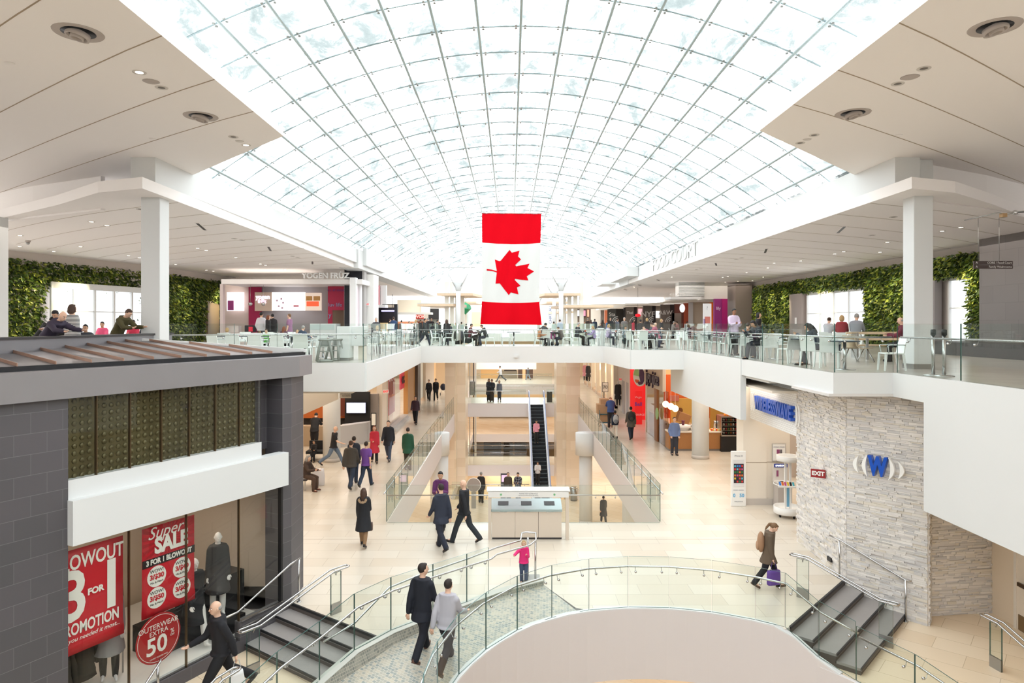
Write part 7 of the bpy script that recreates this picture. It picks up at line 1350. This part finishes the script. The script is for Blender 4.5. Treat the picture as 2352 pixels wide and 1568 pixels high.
for z_ in (.98, 1.2, 1.42): MB().box(-hw/2+.04, hw/2-.04, .1, .7, z_, z_+.015).build('shelf', M_steel, r)
for z_ in (.995, 1.215, 1.435, .80):
    for k in range(8): MB().ell((-hw/2+.1+k*.115, .3, z_+.05), (.045, .06, .05), 0, 8, 5).build('food_item', colm([(210, 120, 60), (230, 220, 210), (180, 60, 50), (120, 150, 80)][k % 4]), r)
MB().box(-hw/2+.04, hw/2-.04, .0, .012, .80, 1.62).build('glass_front', M_shopglass, r)
for i in range(12): o = MB().ell((0, 0, 0), (.055, .055, .05), 0, 10, 7).build('orange', colm((238, 140, 30)), None, Matrix.Translation((PX(1664+(i % 6)*6.2+(i//6)*2, 32.7), 32.65+.12*(i//6), ZL+1.68+.05+.0))); tag(o, 'orange on top of the display fridge', 'fruit', 'oranges on the fridge')
for i, (px, py) in enumerate(((1529, 928), (1541, 933), (1551, 938))):
    D = 31.8+.0*i; r = empty('globe_pendant', (PX(px, D), D, PZ(py, D)), 0, ['leftmost', 'middle', 'rightmost'][i]+' of three glowing globe pendants above the juice counter', 'lamp'); MB().ell((0, 0, 0), (.155, .155, .155), 0, 16, 10).build('globe', mat('globe_glow', (255, 226, 190), .4, emit=1.6), r); MB().tube([(0, 0, .15), (0, 0, -.8-PZ(py, D))], .006, 4).build('cord', M_sw, r)
box_ = MB().cbox((0, 0, 0), (.6, .5, .5)).build('cardboard_box', colm((176, 128, 84)), None, Matrix.Translation((PX(1569, 35), 35, ZL+1.25)) @ Matrix.Rotation(.35, 4, 'Y')); tag(box_, 'tilted cardboard box behind the juice counter', 'box')
tag(MB().box(-.5, .5, -.4, .4, 0, .95).build('back_counter', colm((200, 170, 120)), None, Matrix.Translation((PX(1569, 35), 35, ZL))), 'pale back counter carrying the tilted box in the juice bar', 'counter')
r = empty('red_phone_shop', (7.9, 41, ZL), 0, 'bright red phone shop front between the juice bar and the grey doors', 'shop')
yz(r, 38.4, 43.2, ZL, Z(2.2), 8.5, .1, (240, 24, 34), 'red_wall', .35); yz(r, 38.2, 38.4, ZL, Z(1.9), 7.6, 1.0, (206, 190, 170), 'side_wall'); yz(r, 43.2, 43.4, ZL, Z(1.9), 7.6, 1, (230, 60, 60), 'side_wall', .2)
for k in range(4): yz(r, 38.8, 40.2, ZL+.5+k*.6, ZL+.56+k*.6, 8.2, .3, (240, 200, 200), 'shelf')
for k in range(4): yz(r, 39.0, 39.5, ZL+.56+k*.6, ZL+.9+k*.6, 8.3, .1, (60, 50, 56), 'boxed_goods')
r = empty('rollup_banner', (7.75, 41.2, ZL), 0, 'red roll-up banner in front of the red phone shop', 'banner'); pan(1459, 1475, 897, 976, 41.2, .05, (232, 44, 44), 'print', r, emit=.2); ptext(1466, 912, 41.2, 'Virgin', 5, (250, 220, 220), r); ptext(1466, 928, 41.2, 'Bell', 9, (60, 80, 190), r); ptext(1469, 952, 41.2, 'SOURCE', 4.5, (250, 240, 240), r)
RF = empty('right_storefronts', (7.6, 50, ZL), 0, 'grey doors and bright glazed storefronts receding along the right walkway', 'shop')
yz(RF, 43.5, 49, ZL, Z(1.9), 7.7, .3, (220, 206, 196), 'grey_wall'); yz(RF, 44.5, 45.3, ZL, ZL+2.2, 7.66, .05, (178, 170, 168), 'door_leaf'); yz(RF, 46, 46.8, ZL, ZL+2.2, 7.66, .05, (178, 170, 168), 'door_leaf')
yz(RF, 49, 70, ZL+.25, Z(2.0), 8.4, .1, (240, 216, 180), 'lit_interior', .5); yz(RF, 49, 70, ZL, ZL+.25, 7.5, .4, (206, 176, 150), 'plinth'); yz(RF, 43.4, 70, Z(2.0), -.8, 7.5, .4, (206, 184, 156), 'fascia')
for k in range(7): yz(RF, 49+3.4*k, 49.35+3.4*k, ZL, -.9, 7.45, .3, (232, 222, 208), 'pier')
for k in range(5): yz(RF, 50+3.4*k, 50.6+3.4*k, ZL+1.8, ZL+2.3, 8.3, .05, (255, 250, 240), 'spot_panel', 2.5)
r = empty('sale_easel', (PX(1390, 51), 51, ZL), 0, 'framed 70 sign on an easel by the right storefronts', 'sign'); pan(1383, 1397, 878, 900, 51, .05, (60, 56, 56), 'frame', r); pan(1384, 1396, 879, 899, 50.96, .03, (246, 240, 236), 'sheet', r); ptext(1390, 889, 50.9, '70', 8, (60, 56, 60), r); pan(1386.5, 1388, 900, 926, 51, .05, (60, 56, 56), 'stand', r)
# mannequins (posed shop figures)
def mannequin(x, y, z, face, label, topc, botc, H=1.75, pose='stand', top='coat', fem=True, skinc=(238, 234, 230)):
    f = figure(pose, fem, top, 'slim', None, 1, 0); r = empty('mannequin', (x, y, z), -R_(face), label, 'mannequin'); S = Matrix.Translation((0, 0, -f['zmin']*H)) @ Matrix.Scale(H, 4)
    for nm, k, c in (('body', 'body', skinc), ('garment', 'top', topc), ('leggings', 'trousers', botc)):
        me = f[k]; o = bpy.data.objects.new(nm, me); o.matrix_local = S; link(o, r)
        if len(me.materials) == 0: me.materials.append(None)
        for i in range(len(me.materials)): o.material_slots[i].link = 'OBJECT'; o.material_slots[i].material = colm(c, .6)
    return r
mannequin(*Q(3.62, .75), Z(6.32)+.02, 150, 'white mannequin in a long grey cardigan between the two red banners', (150, 148, 148), (52, 48, 44), 1.78)
mannequin(*Q(1.35, .7), Z(6.0), 150, 'mannequin in dark patterned dress at the right of the shop window', (52, 50, 52), (238, 234, 230), 1.7)
mannequin(*Q(2.0, .6), Z(6.32), 130, 'white mannequin legs and dark top behind the old man', (30, 30, 34), (236, 232, 228), 1.75, 'walk')
tag(MB().prism([Q(1.0, .3), Q(1.7, .3), Q(1.7, 1.1), Q(1.0, 1.1)], Z(6.32), Z(6.0)).build('display_plinth', M_black), 'black plinth under the patterned-dress mannequin', 'display')
mannequin(PX(1420, 47.5), 47.5, ZL+.3, 200, 'mannequin in a long black coat by the right storefront doors', (40, 38, 38), (50, 46, 44), 1.8)
mannequin(PX(1344, 66), 66, ZL+.5, 180, 'far mannequin in pink jacket by the right pylon', (220, 150, 160), bk, 1.8); mannequin(PX(1351, 65), 65, ZL+.5, 180, 'far mannequin in black jacket by the right pylon', (36, 34, 36), bk, 1.8)
# delivery trolley
x_, y_ = PX(1390, 40.2), 40.6; r = empty('delivery_trolley', (x_, y_, ZL), 0, 'teal two-shelf trolley in front of the delivery man', 'trolley'); M_teal = mat('teal_frame', (52, 104, 116), .5)
MB().box(-.35, .35, -.4, .4, .22, .27).box(-.35, .35, -.4, .4, .72, .76).build('deck', M_teal, r)
for sx in (-1, 1):
    for sy in (-1, 1): MB().tube([(sx*.33, sy*.38, .2), (sx*.33, sy*.38, 1.0)], .018, 6).build('upright', M_teal, r); MB().lathe([(.06, -.02), (.06, .02)], (0, 0, 0), 10).build('wheel', M_black, r, Matrix.Translation((sx*.3, sy*.34, .07)) @ Matrix.Rotation(PI/2, 4, 'Y'))
for i, (dx, dy, z_, w_, h_, lab) in enumerate(((0, 0, .27, .55, .42, 'cardboard box on the lower trolley deck'), (-.1, 0, .76, .7, .55, 'large cardboard box on top of the trolley'), (.0, .1, 1.31, .5, .3, 'smaller cardboard box topmost on the trolley'))):
    tag(MB().box(-w_/2, w_/2, -.3, .3, 0, h_).build('cardboard_box', colm((190, 150, 112)), None, Matrix.Translation((x_+dx, y_+dy, ZL+z_))), lab, 'box', None)
# far end of main level
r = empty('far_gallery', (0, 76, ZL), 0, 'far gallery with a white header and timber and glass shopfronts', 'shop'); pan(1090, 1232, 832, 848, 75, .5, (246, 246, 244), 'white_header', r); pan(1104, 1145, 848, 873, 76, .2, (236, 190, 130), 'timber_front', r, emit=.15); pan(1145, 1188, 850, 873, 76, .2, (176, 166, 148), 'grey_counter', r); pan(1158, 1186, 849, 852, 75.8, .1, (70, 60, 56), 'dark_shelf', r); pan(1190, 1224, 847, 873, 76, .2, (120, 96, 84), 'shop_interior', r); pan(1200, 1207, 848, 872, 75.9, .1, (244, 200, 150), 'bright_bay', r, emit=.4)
r = empty('lift_shaft', (PX(1085, 58), 58, ZB), 0, 'steel and glass lift frame left of the landing', 'lift'); pan(1078, 1080, 833, 1060, 58, .2, (186, 176, 164), 'frame_post', r); pan(1090, 1094, 833, 1060, 58, .2, (222, 216, 208), 'frame_post', r); pan(1087, 1089, 833, 1060, 58.2, .15, (60, 58, 66), 'guide_rail', r); pan(1079, 1091, 876, 907, 58, 1.2, (140, 136, 130), 'lift_car', r)
# lower level shopfronts glimpsed beneath
r = empty('lower_shopfronts', (0, 74, ZB), 0, 'dark shopfronts of the lower level seen below the landing', 'shop')
for a, b in ((1111, 1151), (1157, 1178), (1182, 1210)): pan(a, b, 1004, 1044, 59.5 if False else 78, .2, (84, 70, 62), 'shop_window', r)
pan(1100, 1215, 955, 976, 80, .2, (176, 166, 148), 'grey_front', r)
tag(MB().box(-3.6, 4.5, 57.2, 57.3, ZC, ZB-.9).build('lower_cream_wall', mat('lower_cream', (240, 214, 176), .7)), 'cream wall on the lowest level behind the standing men', 'wall')
# ================================================================ FOOD COURT FURNITURE (upper level)
M_chair = mat('chair_white', (236, 240, 238), .35); M_tt = mat('table_dark', (74, 84, 92), .3); K = .9
def make_chair(label, group):
    r = empty('armchair', (0, 0, 0), 0, label, 'chair', group)
    MB().box(-.24*K, .24*K, -.23*K, .22*K, .42*K, .455*K).build('seat', M_chair, r, bev=.01)
    m = MB(); m.loft([[(-.235*K, -.21*K-.012*0, .44*K), (.235*K, -.21*K, .44*K), (.235*K, -.24*K, .44*K), (-.235*K, -.24*K, .44*K)], [(-.235*K, -.24*K, .62*K), (.235*K, -.24*K, .62*K), (.235*K, -.265*K, .62*K), (-.235*K, -.265*K, .62*K)], [(-.225*K, -.30*K, .84*K), (.225*K, -.30*K, .84*K), (.225*K, -.318*K, .84*K), (-.225*K, -.318*K, .84*K)]], 0, True, False); m.build('backrest', M_chair, r)
    for sx in (-1, 1):
        for y0, y1 in ((.20, .23), (-.21, -.27)): m = MB(); m.loft([[(sx*.225*K-.02*K, y1*K-.018, 0), (sx*.225*K+.012*K, y1*K-.018, 0), (sx*.225*K+.012*K, y1*K+.014, 0), (sx*.225*K-.02*K, y1*K+.014, 0)], [(sx*.22*K-.025*K, y0*K-.028, .42*K), (sx*.22*K+.02*K, y0*K-.028, .42*K), (sx*.22*K+.02*K, y0*K+.02, .42*K), (sx*.22*K-.025*K, y0*K+.02, .42*K)]], 0, True, False); m.build('leg', M_chair, r)
        MB().tube([(sx*.25*K, .14*K, .45*K), (sx*.27*K, .17*K, .64*K), (sx*.27*K, .12*K, .66*K), (sx*.26*K, -.20*K, .66*K), (sx*.23*K, -.255*K, .655*K)], .011, 6).build('armrest', mat('arm_chrome', (196, 206, 206), .25, .6), r)
    return r
def make_table(label, group, sq=0):
    r = empty('cafe_table', (0, 0, 0), 0, label, 'table', group)
    if sq: MB().box(-.38*K, .38*K, -.38*K, .38*K, .725*K, .755*K).build('tabletop', M_tt, r)
    else: MB().lathe([(.001, .725*K), (.36*K, .725*K), (.37*K, .74*K), (.36*K, .755*K), (.001, .755*K)], (0, 0, 0), 28).build('tabletop', M_tt, r)
    MB().tube([(0, 0, .02), (0, 0, .73*K)], .038, 12).build('pedestal', M_steel, r); MB().lathe([(.24, 0), (.24, .012), (.06, .03)], (0, 0, 0), 24).build('base', M_steel, r); return r
protoC = make_chair('x', None); protoT = make_table('x', None); usedC = [False]; usedT = [False]
def famcopy(src, used):
    if not used[0]: used[0] = True; return src
    c = src.copy(); COL.objects.link(c)
    for ch in KIDS[src.name]: k = ch.copy(); COL.objects.link(k); k.parent = c
    return c
def clampD(px, D):
    if px > 1584: return max(D, 7.55*F/(px-CX))
    if 1385 < px <= 1584: return max(D, 28.6, 4.95*F/(px-CX))
    return D
def chair(px, D, face, label, group=None, X=None):
    D = clampD(px, D)
    c = famcopy(protoC, usedC); c.location = (PX(px, D) if X is None else X, D, 0); c.rotation_euler = (0, 0, -R_(face)); c['label'] = label
    if group: c['group'] = group
    elif 'group' in c: del c['group']
def table(px, D, label, group=None):
    D = clampD(px, D)+.05
    c = famcopy(protoT, usedT); c.location = (PX(px, D), D, 0); c['label'] = label
    if group: c['group'] = group
    elif 'group' in c: del c['group']
od = ['first', 'second', 'third', 'fourth', 'fifth', 'sixth', 'seventh', 'eighth', 'ninth', 'tenth', 'eleventh', 'twelfth']
for i, (px, D, fc) in enumerate(((1002, 33.3, 90), (1030, 33.3, -90), (1077, 33.3, 90), (1125, 33.3, -90), (1162, 33.9, 170), (1239, 33.2, 85), (1252, 33.3, -10), (1302, 33.3, -85), (1322, 33.4, 85), (1368, 33.3, -85))):
    chair(px, D, fc, 'white armchair on the footbridge, %s from the left' % od[i], 'chairs on the footbridge')
for i, px in enumerate((1016, 1099, 1180, 1270, 1346)): table(px, 33.3 if px != 1016 else 33.6, 'round dark cafe table on the footbridge, %s from the left' % od[i], 'tables on the footbridge')
for i, (px, D, fc) in enumerate(((1394, 31.6, 90), (1434, 31, -90), (1455, 29.2, 60), (1470, 28.4, -25), (1488, 29.4, 150), (1519, 29.2, -80), (1546, 29, -85), (1566, 34, 170), (1584, 25.5, 70), (1600, 27, -60), (1615, 25.2, 15), (1632, 24.6, 160), (1645, 23.6, -75), (1671, 23.2, -10), (1690, 21.5, 95), (1716, 20.6, 20), (1736, 22.6, -90), (1768, 19.6, 15), (1792, 22.4, 170), (1812, 18.1, -15), (1838, 20.5, 120), (1868, 17.4, 60), (1906, 16.7, 30))):
    chair(px, D, fc, 'white armchair behind the right railing, %s from the footbridge' % ((od+['thirteenth', 'fourteenth', 'fifteenth', 'sixteenth', 'seventeenth', 'eighteenth', 'nineteenth', 'twentieth', 'twenty-first', 'twenty-second', 'twenty-third'])[i]), 'chairs along the right railing')
for i, (px, D) in enumerate(((1413, 31.4), (1496, 29.8), (1509, 28.3), (1596, 26.2), (1629, 25.6), (1656, 22.0), (1703, 22.0), (1740, 20.4), (1782, 20.8), (1842, 18.2), (1940, 16.0))): table(px, D, 'round dark cafe table behind the right railing, %s from the footbridge' % od[i], 'tables along the right railing')
chair(2046, 15.75, -82, 'lone white armchair facing left just before the right column')
chair(1899, 24.0, 30, 'white armchair under the boy in the white t-shirt', 'chairs before the right windows'); chair(1962, 22.3, -70, 'white armchair beside the man in grey shirt', 'chairs before the right windows')
for i, (px, D, fc) in enumerate(((500, 21.5, 20), (541, 20.8, 0), (593, 20.6, 5), (643, 20.2, 5), (696, 19.5, 0), (726, 20.4, -60), (560, 26.5, 170), (610, 26, 180), (655, 26.5, 180), (690, 26, 150))): chair(px, D, fc, 'white armchair behind the balcony glass before the yogurt shop, %s of the group' % od[i], 'chairs before the yogurt shop')
for i, (px, D) in enumerate(((520, 22.6), (570, 22.4), (620, 22.2), (670, 21.6), (742, 21.6))): table(px, D, 'dark cafe table before the yogurt shop, %s from the left' % od[i], 'tables before the yogurt shop')
k = 0
for px, D, fc in ((852, 23, 90), (862, 25, 0), (873, 27, 180), (884, 29, -90), (893, 31, 90), (905, 28, 10), (915, 33, 170), (926, 30, -80), (944, 32, 90), (858, 28, 40)): chair(px, D, fc, 'white armchair in the cluster behind the left receding glass, %s from the yogurt shop' % od[k], 'chairs behind the left receding glass'); k += 1
for i, (px, D) in enumerate(((860, 26.2), (880, 26), (900, 30), (932, 31.5))): table(px, D, 'dark cafe table behind the left receding glass, %s from the yogurt shop' % od[i], 'tables behind the left receding glass')
rnd = random.Random(11)
def simple(kind, x, y, rz, label, group):
    if kind == 'c': m = MB().box(-.2, .2, -.2, .2, .38, .41).box(-.2, .2, -.24, -.21, .4, .74); [m.box(sx*.18-.015, sx*.18+.015, sy*.18-.015, sy*.18+.015, 0, .38) for sx in (-1, 1) for sy in (-1, 1)]; o = m.build('armchair', M_chair, None, Matrix.Translation((x, y, 0)) @ Matrix.Rotation(rz, 4, 'Z')); tag(o, label, 'chair', group)
for i in range(26):
    y = rnd.uniform(38, 62); x = rnd.choice((-1, 1))*rnd.uniform(5.0, 8.2); simple('c', x, y, rnd.uniform(0, 6), 'small distant white chair in the %s half of the far food court' % ('left' if x < 0 else 'right'), 'distant chairs on the %s' % ('left' if x < 0 else 'right'))
# coats on chairs, tan shell chairs, bench, barrier posts, high chairs, waste stations, stroller
r = empty('draped_jacket', (PX(1071, 33.2), 33.2, .14), 0, 'black jacket draped over the chair of the man in maroon', 'jacket'); m = MB(); rg = [[(w*math.cos(a), .12*math.sin(a)+.0, z) for a in np.linspace(0, 2*PI, 12, endpoint=False)] for w, z in ((.22, 0), (.24, .2), (.20, .42), (.12, .56))]; m.loft(rg); m.build('cloth', colm((34, 40, 42)), r)
for i, (px, D, fc, lab) in enumerate(((1953, 19.4, 200, 'left moulded tan shell chair on chrome legs near the right column'), (1988, 19.2, 120, 'right moulded tan shell chair on chrome legs near the right column'))):
    r = empty('shell_chair', (PX(px, D), D, 0), -R_(fc), lab, 'chair'); m = MB(); m.loft([[(-.2, .2, .42), (.2, .2, .42), (.2, .2, .40), (-.2, .2, .40)], [(-.22, -.1, .38), (.22, -.1, .38), (.22, -.1, .36), (-.22, -.1, .36)], [(-.21, -.2, .46), (.21, -.2, .46), (.21, -.22, .45), (-.21, -.22, .45)], [(-.18, -.27, .74), (.18, -.27, .74), (.18, -.29, .74), (-.18, -.29, .74)]], 0, True, True); m.build('shell', mat('tan_shell', (178, 160, 134), .4), r)
    for sx in (-1, 1):
        for sy in (-1, 1): MB().tube([(sx*.04, sy*.04, .37), (sx*.2, sy*.22, 0)], .011, 6).build('leg', M_steel, r)
r = empty('wooden_table', (PX(2030, 20.5), 20.5, 0), 0, 'long wooden table with steel legs in front of the plants', 'table'); MB().box(-.75, .75, -.3, .3, .64, .68).build('tabletop', M_timber, r)
for sx in (-.5, .5): MB().box(sx-.03, sx+.03, -.03, .03, 0, .64).build('leg', M_steel, r)
r = empty('wooden_bench', (PX(2030, 21.6), 21.6, 0), 0, 'slatted wooden bench along the right plant wall', 'bench'); MB().box(-1.1, 1.1, -.2, .2, .38, .42).build('seat', M_timber, r); MB().box(-1.1, 1.1, .18, .22, .55, .62).box(-1.1, 1.1, .18, .22, .74, .82).build('backrest', M_timber, r)
for sx in (-.9, .9): MB().box(sx-.03, sx+.03, -.15, .22, 0, .8).build('leg', M_steel, r)
for px, D, lab in ((2143.6, 14.2, 'left steel barrier post with a black head beside the right column'), (2168.7, 14.0, 'right steel barrier post with a black head beside the right column')):
    r = empty('barrier_post', (PX(px, D), D, 0), 0, lab, 'post'); MB().lathe([(.19, 0), (.19, .015), (.05, .04)], (0, 0, 0), 24).build('base', M_steel, r); MB().tube([(0, 0, .03), (0, 0, .84)], .035, 12).build('shaft', M_steel, r); MB().lathe([(.05, .84), (.05, .95), (.03, .96)], (0, 0, 0), 14).build('belt_head', M_black, r)
def highchair(px, D, rz, label):
    r = empty('high_chair', (PX(px, D), D, 0), rz, label, 'high chair'); M_hc = mat('highchair_grey', (148, 150, 144), .5)
    for sx in (-1, 1):
        for sy in (-1, 1): MB().tube([(sx*.11, sy*.08, .62), (sx*.22, sy*.20, .02)], [.03, .036], 8).build('leg', M_hc, r)
    MB().tube([(-.22, -.2, .03), (.22, -.2, .03)], .03, 8).tube([(-.22, .2, .03), (.22, .2, .03)], .03, 8).build('foot_bar', M_hc, r); MB().tube([(-.17, -.15, .30), (.17, -.15, .30)], .015, 6).build('cross_bar', M_hc, r)
    MB().box(-.15, .15, -.13, .13, .42, .45).box(-.15, .15, .10, .14, .45, .66).build('seat', M_hc, r, bev=.01); MB().tube([(-.15, .1, .62), (-.17, -.16, .62), (.17, -.16, .62), (.15, .1, .62)], .025, 8).build('tray_rail', M_hc, r)
highchair(746, 19.35, .3, 'grey toddler high chair on the balcony, nearer one'); highchair(771, 19.9, -.3, 'grey toddler high chair on the balcony, farther one')
r = empty('waste_station', (PX(792, 20.2), 20.2, 0), 0, 'white waste station cabinet behind the balcony glass', 'cabinet'); MB().box(-.17, .19, -.25, .3, .08, 1.0).build('cabinet', M_white, r); MB().box(-.17, .19, -.22, .3, 0, .08).build('plinth', M_dsteel, r)
r = empty('waste_station', (PX(823, 20.5), 20.5, 0), 0, 'wide white counter unit right of the waste station cabinet', 'cabinet'); MB().box(-.2, .2, -.25, .4, .42, 1.0).build('cabinet', M_white, r, bev=.01); MB().box(.0, .18, .0, .35, 0, .42).build('support', M_cream, r)
tag(MB().box(-.13, .13, -.3, .3, 0, .86).build('waste_cabinet', M_white, None, Matrix.Translation((PX(1381, 33.5), 33.6, 0))), 'small white cabinet at the right end of the footbridge', 'cabinet')
r = empty('stroller', (PX(1268, 33.8), 33.6, 0), .5, 'pink and grey stroller parked at a footbridge table', 'stroller'); MB().ell((0, .0, .5), (.16, .2, .2), 0, 12, 8).build('pink_seat', colm((206, 110, 170)), r); MB().tube([(-.16, -.25, .1), (-.16, .3, .85), (.16, .3, .85), (.16, -.25, .1)], .014, 6).build('frame', M_steel, r)
for sx in (-1, 1):
    for sy in (-1, 1): MB().lathe([(.09, -.02), (.09, .02)], (0, 0, 0), 12).build('wheel', M_black, r, Matrix.Translation((sx*.17, sy*.22, .09)) @ Matrix.Rotation(PI/2, 4, 'Y'))
for i, (px, D, c) in enumerate(((1344, 33.3, (236, 90, 40)), (1415, 31.4, (236, 90, 40)))): smalls('drink_cup', ['orange cup on the rightmost footbridge table', 'orange cup on the table behind the angled glass'][i], PX(px, D), D, .68, [(.03, 0), (.04, .1), (.04, .105)], c, 'cup')
for i, (px, D) in enumerate(((1503, 28.6), (1499, 29.8), (1740, 20.4), (1842, 18.2), (1944, 16.0), (1097, 33.3), (1353, 33.2))): o = MB().box(-.14, .14, -.1, .1, 0, .025).build('food_tray', colm((226, 228, 228), .4), None, Matrix.Translation((PX(px, D), D, .68))); tag(o, 'white food tray on the dark cafe table, %s counting from the left' % od[[2, 1, 3+0, 5, 6, 0, 1][i] if False else sorted([1503, 1499, 1740, 1842, 1944, 1097, 1353]).index(px)], 'tray', 'food trays on the tables')

CH = [o.location.copy() for o in COL.objects if o.get('category') == 'chair']
for pr, lb in SITS:
    if any((c.xy-pr.location.xy).length < .55 for c in CH): continue
    w = lb.split()[:9]
    while w[-1] in ('the', 'a', 'in', 'of', 'with', 'and', 'at', 'right', 'left', 'her', 'his', 'behind', 'below', 'to', 'small'): w.pop()
    c = famcopy(protoC, usedC); a = pr.rotation_euler[2]; c.location = (pr.location.x, pr.location.y, 0); c.rotation_euler = (0, 0, a); c['label'] = 'white armchair occupied by the '+' '.join(w)
    if 'group' in c: del c['group']
